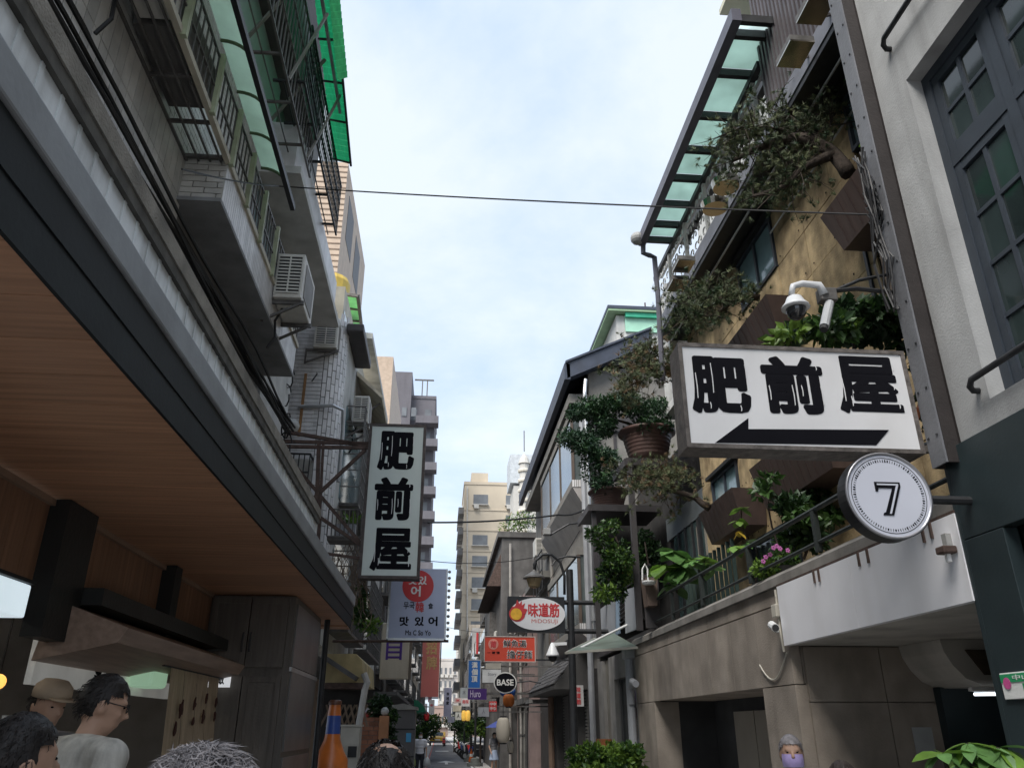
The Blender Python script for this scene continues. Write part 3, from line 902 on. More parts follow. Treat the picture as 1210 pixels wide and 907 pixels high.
# ---------- top deck, louvre, glass canopy ----------
D = root('roof_terrace', 'upper terrace with dark slatted screen and scrolled white ironwork above the yellow wall', 'terrace', (4.2, 9, 8.6))
MB().box(3.98, 4.9, 4.9, 13.3, 8.62, 8.74).build('deck', black_metal, D)
MB().box(3.965, 3.979, 4.9, 13.3, 8.70, 8.95).build('deck_edge', mat('edge_grey', (.16, .165, .19), .5), D)
b = MB(); b.tube([(4.2, 4.9, 8.56), (4.2, 13.2, 8.56)], .018, 6); b.build('pipe', alu, D)
b = MB(); b.tube([(4.44, 4.9, 8.16), (4.44, 9.0, 8.16)], .014, 6); b.build('pipe', alu, D)
its = []
y = 4.9
while y < 7.6:
    its.append((3.97, 4.02, y, y + .045, 8.96, 12.5)); y += .092
pieces('louvre_slat', D, mat('louvre_brown', (.085, .075, .08), .5, .15, 3, rnd=.1), its)
MB().box(4.06, 4.9, 4.9, 7.6, 8.75, 12.5).build('screen_back', mat('screen_dark', (.03, .028, .03), .8), D)
MB().box(5.0, 9, 7.6, 13.3, 8.75, 12.0).build('rear_wall', plaster_grey, D)
b = MB(); b.box(3.98, 4.06, 7.7, 13.3, 9.93, 10.02); b.build('top_rail', black_metal, D)
b = MB(); b.box(4.12, 4.17, 7.7, 13.3, 10.0, 10.06); b.build('rail', alu, D)
pieces('post', D, plaster_grey, [(4.0, 4.06, y, y + .06, 8.95, 9.93) for y in (8.0, 9.1, 10.2, 11.3, 12.3, 13.2)])
# scroll ironwork: rows of S curves
b = MB()
for i, y in enumerate([8.3 + .21 * k for k in range(24)]):
    for j in range(4):
        z = 9.0 + j * .23
        pts = []
        s = 1 if (i + j) % 2 else -1
        for k in range(9):
            a = k / 8 * 4.2
            pts.append((4.02, y + s * (.03 + .08 * (1 - k / 8)) * math.cos(a), z + .11 + .1 * (1 - k / 12) * math.sin(a)))
        b.tube(pts, .012, 4, cap=False)
b.build('scrollwork', plaster_grey, D, kind='stuff')
for i, (u, v, yy, shp) in enumerate(((940, 65, 6.6, 0), (965, 12, 6.0, 0), (845, 247, 9.8, 1), (858, 222, 9.4, 1), (808, 315, 11.6, 0), (801, 338, 12.2, 0))):
    p = P(u, v, x=3.72)
    t = root('hanging_tray', ['square metal planter tray on a bracket under the slatted screen', 'topmost square metal tray at the frame edge beside the slatted screen', 'round metal tray fixed outside the scrolled ironwork', 'round metal tray half hidden by the big pine crown', 'square metal tray at the far end of the terrace, upper one', 'square metal tray at the far end of the terrace, lower one'][i], 'tray', p, 'metal trays bracketed off the upper terrace')
    m_ = mat('tray_metal', (.42, .39, .33), .2, .12, 2, met=1.0, bump=.03, bsc=6)
    if shp == 0:
        b = MB(); b.box(p.x - .14, p.x + .14, p.y - .19, p.y + .19, p.z, p.z + .02); b.build('tray', m_, t)
        b = MB()
        b.box(p.x - .14, p.x + .14, p.y - .19, p.y + .19, p.z + .021, p.z + .09); b.build('rim', iron_grey, t)
    else:
        b = MB(); b.lathe(p, [(.18, 0), (.20, .10)], 20); b.build('tray', m_, t)
    b = MB(); b.bar((p.x + .1, p.y + .1, p.z + .03), (4.05, p.y + .2, 8.9), .03); b.build('bracket', iron_grey, t)

K = root('glass_canopy', 'frosted green glass canopy in a dark steel frame over the upper terrace', 'canopy', (3.8, 9.6, 10.1))
cy = [7.12, 7.35, 8.02, 8.85, 9.6, 10.3, 11.0, 11.6, 12.1]
frost = mat('frosted_glass', (.46, .58, .55), .35, .12, 2, stain=.35, stc=(.3, .38, .34), trans=.85, bump=0)
for i in range(len(cy) - 1):
    MB().box(3.55, 4.18, cy[i] + .03, cy[i + 1] - .03, 10.16, 10.175).build('pane', frost if i else mat('frost_pale', (.75, .85, .85), .3, trans=.9), K)
pieces('purlin', K, black_metal, [(3.55, 4.4, y - .035, y + .035, 10.03, 10.15) for y in cy])
b = MB(); b.box(3.42, 3.545, 7.05, 12.2, 10.0, 10.2); b.build('edge_beam', mat('beam_grey', (.10, .10, .125), .45, .15, 4), K)
b = MB(); b.box(4.3, 4.4, 7.05, 12.2, 10.16, 10.26); b.build('back_beam', black_metal, K)
b = MB(); b.tube([(3.5, 12.15, 10.1), (3.5, 12.2, 9.85), (3.62, 12.22, 9.82), (3.72, 12.25, 9.8), (3.74, 12.3, 9.0), (3.76, 12.5, 7.4)], .05, 8); b.build('downpipe', mat('beam_grey', (.10, .10, .125)), K)
b = MB(); b.ball((3.38, 12.1, 10.1), .13, 12, 8); b.build('spot_lamp', mat('lamp_grey', (.3, .3, .29), .5), K)
UP = root('upper_house', 'cream eave of a taller house showing above the glass canopy', 'building', (5, 9, 12))
b = MB(); b.box(4.25, 7, 5, 9.2, 12.6, 12.7); b.build('eave', mat('eave_cream', (.55, .54, .42), .7, .1), UP)
b = MB(); b.box(4.9, 7, 5, 9.0, 11.0, 12.6); b.build('wall', white_paint, UP)
FE = root('terrace_end_house', 'narrow pale house with scrolled ironwork at the far end of the terrace', 'building', (4.6, 13.7, 0))
b = MB(); b.box(4.35, 7, 13.35, 14.4, 7.6, 10.0); b.build('wall', plaster_grey, FE)
b = MB(); b.box(4.3, 7, 13.3, 14.5, 7.45, 7.6); b.build('slab', white_paint, FE)
b = MB(); b.box(4.2, 4.34, 13.3, 13.45, 7.6, 9.9); b.build('column', white_paint, FE)

# ---------- overhead wire ----------
def wire(label, pts, r=.008, sag=.12, n=14, name='wire'):
    o = root(name, label, 'cable', pts[0])
    path = []
    for a, c in zip(pts[:-1], pts[1:]):
        for k in range(n):
            t = k / n
            q = V(a).lerp(V(c), t); q.z -= sag * 4 * t * (1 - t)
            path.append(q)
    path.append(V(pts[-1]))
    b = MB(); b.tube(path, r, 5); b.build('strand', cable_black, o)
    return o
wire('thin black wire crossing the open sky from the left cages to the steel column', [P(215, 200, x=-2.2), P(330, 220, y=7.8), (3.36, 5.0, P(1060, 255, y=5.0).z)], .008, .03)
wire('twisted black cable crossing low between the facades beyond the vertical sign', [P(505, 617, y=16), P(660, 608, y=17), P(690, 602, y=17.2)], .02, .05)
# ---------- right: steel framed terrace house ----------
grey_panel = mat('grey_panel', (.34, .36, .39), .5, .1, 2, stain=.3, stc=(.2, .2, .2))
brown_steel = mat('brown_steel', (.05, .046, .048), .5, .15, 5, stain=.2)
H = root('terrace_house', 'dark steel framed house with open plant terrace above grey doorways', 'building', (3.6, 16, 0))
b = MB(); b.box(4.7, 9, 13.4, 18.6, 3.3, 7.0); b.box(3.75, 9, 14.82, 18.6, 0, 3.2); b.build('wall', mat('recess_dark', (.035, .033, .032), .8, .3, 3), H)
b = MB(); b.box(3.6, 4.7, 17.5, 17.6, 3.3, 6.05); b.build('recess_sheet', mat('recess_dark', (.035, .033, .032)), H)  # dark sheet added behind the post, the recess shade put into its colour
b = MB(); b.box(3.56, 3.72, 18.5, 18.66, 3.3, 9.3); b.build('corner_column', brown_steel, H)
its = [(3.75, 4.6, 17.2, 17.49, z, z + .04) for z in (3.9, 4.7)]
pieces('plant_shelf', H, brown_steel, its)
b = MB(); b.lathe((3.9, 17.1, 4.74), [(.1, 0), (.14, .25)], 12); b.build('flower_pot', mat('terracotta', (.35, .12, .07), .7), H)
b = MB(); b.box(3.52, 4.7, 13.2, 18.6, 3.2, 3.3); b.build('terrace_floor', brown_steel, H)
its = []
for (x, y, z0, z1) in ((3.42, 13.95, 3.3, 6.35), (3.55, 18.4, 3.3, 6.3), (3.6, 18.0, 3.3, 6.2), (4.68, 14.0, 3.3, 6.4), (4.75, 13.3, 3.3, 7.4)):
    its.append((x - .05, x + .05, y - .05, y + .05, z0, z1))
pieces('steel_post', H, brown_steel, its)
b = MB(); b.box(3.38, 4.62, 14.0, 15.1, 6.36, 6.42); b.build('shelf', brown_steel, H)
b = MB(); b.box(3.36, 4.64, 13.97, 14.02, 6.30, 6.44); b.box(3.34, 3.40, 14.02, 15.1, 6.30, 6.44); b.build('shelf_edge', brown_steel, H)
p0, p1 = P(705, 598, y=16), P(782, 598, y=16)
b = MB(); b.box(p0.x - .1, p1.x, 16.0, 17.4, p0.z - .06, p0.z); b.build('shelf', brown_steel, H)
b = MB(); b.box(p0.x - .12, p1.x, 15.96, 16.0, p0.z - .10, p0.z + .04); b.box(p0.x - .18, p0.x - .12, 15.98, 17.4, p0.z - .10, p0.z + .04); b.build('shelf_edge', brown_steel, H)
b = MB(); b.bar((p0.x - .05, 16.1, 3.3), (p0.x - .05, 16.1, p0.z - .08), .09); b.build('steel_post', brown_steel, H)
b = MB(); b.box(4.62, 4.68, 13.4, 16, 5.3, 5.75); b.build('lintel_panel', mat('panel_bluegrey', (.16, .18, .19), .45), H)
for k in range(6):
    y = 12.9 + k * .45
    b = MB(); b.box(4.6, 4.66, y, y + .06, 3.3, 5.3); b.build('door_rail', black_metal, H)
    b = MB(); b.box(4.64, 4.655, y + .061, y + .449, 3.35, 5.29); b.build('pane', mat('pane_teal', (.06, .10, .10), .08, .3, 2, bump=0, spec=.6), H)
# balustrade panels
def quad_plate(par, name, m, pts, t=.03):
    """an upright plate on the plane x=3.5 from four (u,v) survey points"""
    q = [P(u, v, x=3.5) for u, v in pts]
    b = MB(); b.prism([(a.y, a.z) for a in q], 'x', 3.5, 3.5 + t)
    return b.build(name, m, par)
quad_plate(H, 'balustrade_panel', grey_panel, [(700, 727), (727, 705), (727, 750), (702, 762)])
quad_plate(H, 'balustrade_panel', grey_panel, [(738, 697), (752, 692), (754, 742), (739, 748)])
quad_plate(H, 'balustrade_panel', mat('panel_blue', (.25, .34, .45), .5), [(727.5, 706), (731, 704), (731.5, 748), (727.5, 750)])
its = []
for k in range(8):
    a, c = P(731, 708 + k * 5, x=3.52), P(739, 701 + k * 5, x=3.52)
    its.append(('bar', a, c, .02))
its.append(('bar', P(690, 722, x=3.53), P(768, 667, x=3.53), .03)); its.append(('bar', P(690, 728, x=3.53), P(768, 674, x=3.53), .02))
pieces('balustrade_bar', H, black_metal, its)
b = MB(); q = P(762, 690, y=13.3); b.box(q.x - .02, q.x + .22, 13.25, 13.35, 3.27, q.z + .15); b.build('corner_plate', brown_steel, H)
# doorway below: pier, jambs, dark door, orange box
its = [(3.52, 3.74, 18.0, 18.6, 0, 3.1), (3.5, 3.74, 16.7, 17.2, 0, 3.1), (3.55, 3.74, 14.84, 15.1, 0, 3.1)]
pieces('pier', H, mat('pier_grey', (.22, .215, .205), .8, .2, 3, stain=.4), its)
b = MB(); b.box(3.5, 3.74, 15.1, 16.7, 2.65, 3.1); b.build('lintel', mat('pier_grey', (.22, .215, .205)), H)
b = MB(); b.box(3.62, 3.70, 15.12, 16.68, 0, 2.64); b.build('glass_door', glass_dark, H)
pieces('door_frame', H, mat('frame_grey', (.12, .12, .12), .5), [(3.58, 3.66, 15.1, 15.18, 0, 2.65), (3.58, 3.66, 15.86, 15.94, 0, 2.65), (3.58, 3.66, 16.6, 16.7, 0, 2.65)])
b = MB(); b.box(3.6, 3.72, 17.2, 18.0, 0, 3.1); b.build('side_door', mat('side_door', (.20, .19, .165), .6), H)
b = MB(); b.box(3.3, 3.52, 17.3, 17.9, 0, 1.55); b.build('letter_cupboard', mat('orange_wood', (.24, .085, .03), .5, .2, 4), H)
gc = root('glass_awning', 'small greenish glass awning with a white tube above the grey doorway', 'awning', (3, 15.5, 3.1))
c4 = [P(770, 742, x=3.45), P(770, 757, y=14.4), P(668, 771, y=14.6), P(702, 757, y=17.5)]
A, Bq, Cq, Dq = V((3.45, 14.5, 3.22)), V((3.45, 14.3, 3.05)), V((P(668, 771, y=14.6).x, 14.6, P(668, 771, y=14.6).z)), V((P(703, 754, y=16.4).x, 16.4, P(703, 754, y=16.4).z))
E_ = V((3.47, 16.4, Dq.z + .1))
b = MB(); b.add([Bq, E_, Dq, Cq, Bq + V((0, 0, .012)), E_ + V((0, 0, .012)), Dq + V((0, 0, .012)), Cq + V((0, 0, .012))], [(0, 1, 2, 3), (7, 6, 5, 4), (0, 3, 7, 4), (1, 5, 6, 2), (2, 6, 7, 3), (0, 4, 5, 1)])
b.build('pane', mat('awning_glass', (.42, .50, .44), .3, .1, 3, stain=.3, stc=(.25, .25, .2), trans=.6), gc)
pieces('frame_bar', gc, mat('frame_light', (.3, .29, .25), .5), [('bar', Bq, Cq, .04), ('bar', Cq, Dq, .03), ('bar', Dq, E_, .03), ('bar', Bq.lerp(Cq, .5), E_.lerp(Dq, .5), .025)])
b = MB(); b.tube([P(686, 765, y=15), P(741, 738, y=15.2)], .022, 8); b.build('white_tube', white_paint, gc)
dn = root('drain_pipe', 'thick grey drain pipe with elbows at the end of the brown concrete wall', 'pipe', (3.4, 14.7, 0))
b = MB(); b.tube([(3.4, 14.86, 0), (3.4, 14.86, 2.1), (3.4, 14.86, 2.9)], .075, 10); b.build('pipe', mat('pipe_grey', (.30, .31, .33), .5, .12, 4, stain=.3), dn)
b = MB(); b.tube([(3.35, 14.2, 2.45), (3.36, 14.5, 2.5), (3.38, 14.72, 2.4), (3.4, 14.8, 2.15)], .06, 10); b.build('elbow', mat('pipe_grey', (.3, .31, .33)), dn)
b = MB(); b.box(3.3, 3.49, 14.74, 14.98, 2.9, 3.15); b.build('hopper', mat('pipe_grey', (.3, .31, .33)), dn, bevel=.02)

# ---------- right: grey tiled house with bay windows and a navy roof ----------
navy = mat('navy_roof', (.045, .055, .08), .5, .2, 4, stain=.2, bump=.08)
plaster_warm = mat('plaster_warm', (.19, .182, .168), .85, .18, 2.5, stain=.5, stc=(.2, .18, .15), bump=.2)
tile_mesh = mat('tile_mesh', (.36, .34, .325), .55, .1, 4, stain=.25)
B4 = root('bay_window_house', 'grey house with stacked glazed bays, navy gable roof and tiled soffits', 'building', (3.5, 19, 0))
MB().box(3.62, 9, 18.7, 31, 3.0, 10.6).build('wall', plaster_warm, B4)
b = MB()
g0, g1 = P(668, 432, y=18.5), P(768, 392, y=18.5)
b.prism([(3.62, 10.6), (g1.x, 10.6), (g1.x, g1.z - .1), (3.62, g0.z - .05)], 'y', 18.7, 31); b.build('gable', plaster_warm, B4)
b = MB()
b.prism([(g0.x, g0.z), (g0.x + .02, g0.z - .42), (g1.x, g1.z - .42), (g1.x, g1.z)], 'y', 18.35, 18.66); b.build('verge_board', navy, B4)
b = MB(); b.prism([(g0.x - .02, g0.z), (g0.x - .02, g0.z + .06), (g1.x, g1.z + .06), (g1.x, g1.z)], 'y', 18.3, 31); b.build('roof', navy, B4)
b = MB(); b.box(g0.x - .05, g0.x + .1, 18.35, 31, g0.z - .45, g0.z - .01); b.build('eave_gutter', navy, B4)
b = MB(); b.box(3.66, 5.3, 18.62, 18.69, 8.7, 9.2); b.build('lintel', brown_steel, B4)
b = MB(); b.tube([(3.5, 18.45, g0.z - .4), (3.45, 18.4, g0.z - .8), (3.45, 18.4, 4)], .05, 8); b.build('downpipe', alu, B4)
b = MB(); b.tube([(3.36, 18.5, 9.2), (3.36, 18.5, 0)], .07, 8); b.build('downpipe', mat('pipe_grey', (.3, .31, .33)), B4)
def bay(y0, y1, z0, z1, x0, par, skirt=.8):
    bx = MB()
    bx.box(x0, 3.62, y0, y1, z1, z1 + .18); bx.box(x0, 3.62, y0, y1, z0 - .18, z0)
    f = bx.build('bay', plaster_warm, par)
    its = [('bar', (x0 + .04, y, z0), (x0 + .04, y, z1), .07) for y in (y0 + .04, y0 + (y1 - y0) * .33, y0 + (y1 - y0) * .66, y1 - .04)] + [('bar', (3.58, y0 + .04, z0), (3.58, y0 + .04, z1), .07)]
    pieces('mullion', f, mat('bay_brown', (.10, .075, .06), .5), its)
    MB().box(x0 + .03, x0 + .04, y0 + .08, y1 - .08, z0, z1).build('pane', mat('bay_glass', (.10, .12, .12), .08, .3, 2, bump=0, spec=.6), f)
    MB().box(x0 + .08, 3.56, y0 + .03, y0 + .04, z0, z1).build('pane', mat('bay_glass', (.18, .21, .20)), f)
    MB().box(x0 + .10, x0 + .12, y0 + .3, y1 - .3, z0 + .1, z1 - .1).build('curtain', mat('curtain_grey', (.45, .48, .46), .9, .2, 12, grain=(1, 20, .2)), f)
    if skirt:
        sk = MB(); sk.prism([(x0, z0 - .18), (3.62, z0 - .18), (3.62, z0 - .18 - skirt)], 'y', y0, y1); sk.build('soffit', tile_mesh, f)
        its = []
        for k in range(8):
            w = (3.6 - x0) / 8
            its.append((x0 + k * w + .008, x0 + (k + 1) * w - .008, y0 - .015, y0, z0 - .18, z0 - .0))
        pieces('edge_tile', f, tile_white, its)
its = [(3.72, 5.0, 18.66, 18.695, z, z + .07) for z in (6.2, 7.6)] + [(x, x + .07, 18.665, 18.698, 3.3, 8.7) for x in (4.2, 4.75)]
pieces('panel_joint', B4, brown_steel, its)
bay(19.0, 25.5, 7.5, 9.2, 3.15, B4)
bay(18.9, 24.5, 4.0, 5.6, 3.2, B4, .35)
b = MB(); b.box(3.1, 3.62, 18.75, 30, 9.5, 9.75); b.build('cornice', plaster_warm, B4)
b = MB(); b.box(3.05, 3.62, 26.0, 30, 6.3, 6.5); b.build('balcony_slab', plaster_warm, B4)
its = [('bar', (3.05, y, 5.7), (3.05, y, 6.9), .03) for y in (24.6, 25.4, 26.2, 27)] + [('bar', (3.05, 24.6, z), (3.05, 27, z), .03) for z in (5.7, 6.3, 6.9)]
pieces('rack_bar', B4, black_metal, its)
# shutters and pier at street level
MB().box(3.7, 9, 18.7, 31, 0, 3.0).build('ground_floor', mat('shop_dark', (.055, .05, .048), .8, .3, 3), B4)
sh_m = mat('shutter', (.22, .215, .205), .5, .12, 4, stain=.35)
for (y0, y1) in ((19.3, 20.9), (22.0, 24.6)):
    MB().box(3.64, 3.66, y0, y1, 0, 2.6).build('shutter', sh_m, B4)
    b = MB(); z = .05
    while z < 2.55:
        b.box(3.60, 3.64, y0, y1, z, z + .05); z += .08
    b.build('shutter_slats', sh_m, B4, kind='stuff')
its = [(3.4, 3.7, 18.75, 19.25, 0, 3.0), (3.35, 3.7, 20.95, 21.9, 0, 2.9), (3.42, 3.7, 24.65, 25.3, 0, 2.8)]
pieces('pier', B4, mat('pier_dark', (.075, .072, .07), .7, .25, 4, stain=.3), its)
b = MB(); b.tube([(3.3, 25.0, 0), (3.3, 25.0, 2.6)], .09, 8); b.build('timber_post', mat('timber_post', (.22, .15, .11), .8), B4)
# tiled lean-to awning over the shutters
aw = root('tiled_awning', 'dark scalloped tile awning over the roller shutters', 'awning', (3, 22, 3))
b = MB(); b.prism([(2.75, 2.62), (2.75, 2.70), (3.62, 3.72), (3.62, 2.62)], 'y', 20.2, 26.0); b.build('frame', mat('awning_frame', (.06, .058, .056), .7), aw)
its = []
for r in range(8):
    for k in range(18):
        t0, t1 = r / 8, (r + 1.25) / 8
        y = 20.2 + k * .322 + (.16 if r % 2 else 0)
        its.append(('bar', (2.74 + .88 * t0, y + .15, 2.72 + 1.0 * t0 + .02), (2.74 + .88 * min(1, t1), y + .15, 2.72 + 1.0 * min(1, t1)), .29, .03))
pieces('roof_tile', aw, mat('roof_tile', (.075, .072, .072), .7, .25, 8, rnd=.3), its)
b = MB(); b.box(2.7, 3.4, 25.4, 26.6, 2.45, 2.55); b.build('shutter_box', mat('pier_grey', (.22, .215, .205)), aw)

# ---------- right: taller houses behind and beyond ----------
GR = root('green_eaved_house', 'pale house with green eaves rising behind the navy gable', 'building', (5, 24, 0))
a0, a1 = P(718, 360, y=24), P(768, 358, y=24)
b = MB(); b.box(a0.x + .35, 10, 24.3, 32, 6, a0.z - .25); b.build('wall', plaster_grey, GR)
e0, e1 = P(690, 420, y=30), P(700, 400, y=30)
b = MB(); b.box(a0.x, 10, 24, 32, a0.z - .12, a0.z); b.build('roof', navy, GR)
b = MB(); b.box(a0.x + .02, 10, 24.02, 32, a0.z - .2, a0.z - .123); b.build('eave', mat('eave_green', (.28, .42, .26), .6, .1), GR)
c0, c1 = P(738, 366, y=24.2), P(768, 392, y=24.2)
b = MB(); b.box(c0.x, c0.x + 2.5, 24.22, 24.28, c1.z, a0.z - .22); b.build('green_sheet', mat('green_sheet', (.34, .60, .46), .5, .1), GR)
b = MB(); b.box(c0.x, c0.x + 2.5, 24.1, 24.2, a0.z - .38, a0.z - .21); b.build('green_band', mat('green_band', (.05, .42, .25), .5), GR)
tp = root('rooftop_turret', 'small pinkish roof cap above the green eaved house', 'roof', P(765, 345, y=30))
q = V((P(765, 356, y=26).x, 26, a0.z)); b = MB(); b.lathe(q, [(.5, 0), (.36, .5), (.32, .7)], 4); b.build('cap', mat('pink_roof', (.45, .28, .26), .8), tp)
b = MB(); b.tube([q + V((-.1, 0, .6)), q + V((-.1, 0, 1.3))], .03, 5); b.build('finial', rust, tp)

R6 = root('concrete_party_wall', 'dark stained concrete wall of a roofless house with weeds on top', 'building', (3.2, 38, 0))
w0, w1 = P(592, 632, y=36), P(625, 628, y=36)
dark_con = mat('dark_concrete', (.115, .11, .105), .9, .3, 2, stain=.65, stc=(.04, .038, .036), stsc=(1.5, 1.5, .15), bump=.3, bsc=20)
b = MB(); b.box(w0.x + .05, 9, 36, 50, 0, w0.z - .1); b.build('wall', dark_con, R6)
b = MB(); b.box(w0.x - .15, 9, 35.9, 50, w0.z - .1, w0.z + .15); b.build('coping', dark_con, R6)
b = MB(); b.prism([(w0.x - .6, w0.z - 2.2), (w0.x + .1, w0.z - .6), (w0.x + .1, w0.z - 2.2)], 'y', 36.6, 46); b.build('side_roof', rust, R6)
for k in range(3):
    b = MB(); b.box(w0.x - .25, w0.x + .05, 37 + k * 3, 39 + k * 3, 3.0 + 2.4 * (k % 2), 4.6 + 2.4 * (k % 2)); b.build('window_bay', iron_grey, R6)
R5 = root('pink_shop_house', 'dull pink rendered shop house behind the red noodle board', 'building', (3.5, 33, 0))
b = MB(); b.box(3.3, 9, 31.1, 35.8, 0, 6.8); b.build('wall', mat('dull_pink', (.29, .215, .20), .85, .2, 2, stain=.4), R5)
b = MB(); b.box(3.1, 3.3, 31.1, 35.8, 2.6, 2.8); b.build('slab', dark_con, R5)
b = MB(); b.box(3.27, 3.3, 31.6, 35.2, .1, 2.5); b.build('shopfront', glass_dark, R5)
its = [(3.26, 3.298, y, y + .9, 4.0, 5.4) for y in (31.6, 33.0, 34.4)]
pieces('window', R5, glass_dark, its)

# spiral stair tower and white tank house
ST = root('stair_tower', 'pale spiral stair tower of stacked rings beside a white rooftop house', 'tower', P(620, 600, y=85))
q = P(620, 612, y=85)
b = MB(); zt = P(620, 548, y=85).z
b.lathe((q.x, 85, 20), [(.55, 0), (.55, zt - 20)], 12); b.build('core', mat('tower_pale', (.50, .48, .44), .7, .1, 1), ST)
for k in range(12):
    z = zt - 1 - k * 1.15
    b = MB(); b.lathe((q.x, 85, z), [(.72, 0), (.76, .2), (.72, .3)], 14); b.build('ring', mat('tower_ring', (.62, .58, .5), .7), ST)
b = MB(); b.lathe((q.x, 85, zt), [(.7, 0), (.5, .6), (.1, 1.2)], 12); b.build('dome', mat('tower_pale', (.5, .48, .44)), ST)
b = MB(); b.tube([(q.x, 85, zt + 1.5), (q.x, 85, zt + 4)], .06, 5); b.build('mast', iron_grey, ST)
TK = root('rooftop_house', 'white boxy rooftop house beside the spiral stair tower', 'building', P(605, 570, y=90))
a, c = P(603, 570, y=90), P(626, 537, y=90)
b = MB(); b.box(a.x, c.x + 3, 90, 95, a.z, c.z); b.build('house', mat('pale_blue_wall', (.5, .53, .55), .6), TK)
b = MB(); b.box(a.x + .4, c.x + 3, 90.2, 95, a.z - 14, a.z - .3); b.build('shaft', mat('tower_pale', (.5, .48, .44)), TK)

def block(label, y, u0, u1, vtop, m, floors, cols, depth=12, wm=None, side=None, zb=0, name='apartment_block', fh=3.1, sills=True, acs=True):
    """a far apartment block facing the street end, with windows, sills and side balconies"""
    p, q = P(u0, vtop, y=y), P(u1, vtop, y=y)
    t = root(name, label, 'building', ((p.x + q.x) / 2, y, 0))
    z1 = p.z
    b = MB(); b.box(p.x, q.x, y, y + depth, zb, z1); b.build('wall', m, t)
    b = MB(); b.box(p.x - .1, q.x + .1, y - .1, y + depth, z1, z1 + .5); b.build('parapet', m, t)
    w = (q.x - p.x) / cols
    win = []; sl = []; bands = []
    for f in range(floors):
        z = z1 - 1.2 - (f + 1) * fh + fh * .35
        if z < 1: break
        for c in range(cols):
            if R.random() < .12: continue
            x0 = p.x + w * (c + .28)
            win.append((x0, x0 + w * .45, y - .06, y - .002, z, z + fh * .5))
            if sills: sl.append((x0 - .15, x0 + w * .45 + .15, y - .45, y - .001, z - .14, z - .02))
            if acs and R.random() < .6: sl.append((x0 + .1, x0 + .9, y - .6, y - .05, z - .75, z - .16))
        bands.append((p.x - .02, q.x + .02, y - .1, y - .003, z - fh * .3, z - fh * .3 + .22))
    pieces('window', t, wm or mat('hazed_glass', (.17, .18, .19), .2, .3, .6, bump=0), win)  # paler than real glass: distance haze put into the window colour
    if sl: pieces('sill', t, mat('far_sill', (.5, .48, .44), .7), sl)
    pieces('band', t, m, bands)
    if side:
        sx = p.x if side < 0 else q.x
        its = []
        for f in range(floors):
            z = z1 - 1.5 - (f + 1) * fh
            if z < 2: break
            for k in range(3):
                yy = y + .5 + k * depth / 3
                its.append((sx + side * .9 if side < 0 else sx, sx if side < 0 else sx + .9, yy, yy + depth / 3 - 1.0, z, z + 1.1))
        pieces('balcony', t, mat('far_balcony', (.22, .215, .21), .7, .2, 1), its)
    return t
beige = mat('beige_block', (.54, .465, .36), .8, .1, .4, stain=.25, stc=(.35, .29, .2), stsc=(.3, .3, .05))
mauve = mat('mauve_block', (.135, .128, .142), .8, .1, .5, stain=.2)
pale_far = mat('pale_far', (.50, .46, .42), .8, .12, .3)
t = block('tall beige apartment block with sills and small air conditioners', 128, 549, 625, 572, beige, 15, 2, 14, side=-1, fh=3.4)
p = P(557, 568, y=128); q = P(577, 568, y=128)
b = MB(); b.box(p.x, q.x, 128.5, 133, p.z, p.z + 1.6); b.build('roof_room', beige, t)
b = MB(); b.tube([P(552, 575, y=127.8), P(552, 800, y=127.8)], .12, 6); b.build('drain_pipe', mat('far_sill', (.5, .48, .44)), t)
# mauve tower on the left
t = block('grey mauve apartment tower with stacked balconies and a roof frame', 112, 464, 515, 470, mauve, 16, 3, 16, fh=3.6, acs=False, sills=False)
p = P(464, 440, y=111); q = P(486, 470, y=111)
b = MB(); b.box(p.x, q.x, 110.6, 126, 0, p.z); b.build('stair_core', mauve, t)
its = []; wn = []
for k in range(15):
    z = P(500, 470, y=110).z - 3.2 - k * 3.6
    if z < 3: break
    x0, x1 = P(486, 600, y=110).x, P(514, 600, y=110).x
    its.append((x0, x1, 109.6, 111.9, z - .9, z + .25))
    for c in range(2):
        wn.append((P(468, 600, y=110.5).x + c * 1.4, P(468, 600, y=110.5).x + .7 + c * 1.4, 110.5, 110.6, z + .4, z + 1.8))
pieces('balcony', t, mauve, its); pieces('window', t, mat('hazed_glass', (.17, .18, .19)), wn)
x0, x1 = P(489, 470, y=112).x, P(512, 470, y=112).x; zr = P(500, 470, y=112).z
b = MB(); b.bar((x0, 112.5, zr + 3.2), (x1, 112.5, zr + 3.2), .2); b.build('roof_beam', iron_grey, t)
for x in (x0 + 1.2, x1 - 1):
    b = MB(); b.bar((x, 112.5, zr), (x, 112.5, zr + 3.2), .16); b.build('roof_post', iron_grey, t)
# far end of the street
block('pale apartment block closing the far end of the street', 205, 519, 546, 780, pale_far, 12, 5, 10, fh=3.0, sills=True)
block('taller whitish block behind the far street end', 235, 540, 556, 752, mat('whitish_far', (.56, .53, .48), .8, .08, .3), 14, 3, 10, fh=3.0, sills=False)
block('low brick coloured block in front of the far pale blocks', 190, 512, 530, 836, mat('brick_far', (.33, .24, .2), .8, .1, .3), 4, 4, 8, fh=3.0, sills=False)

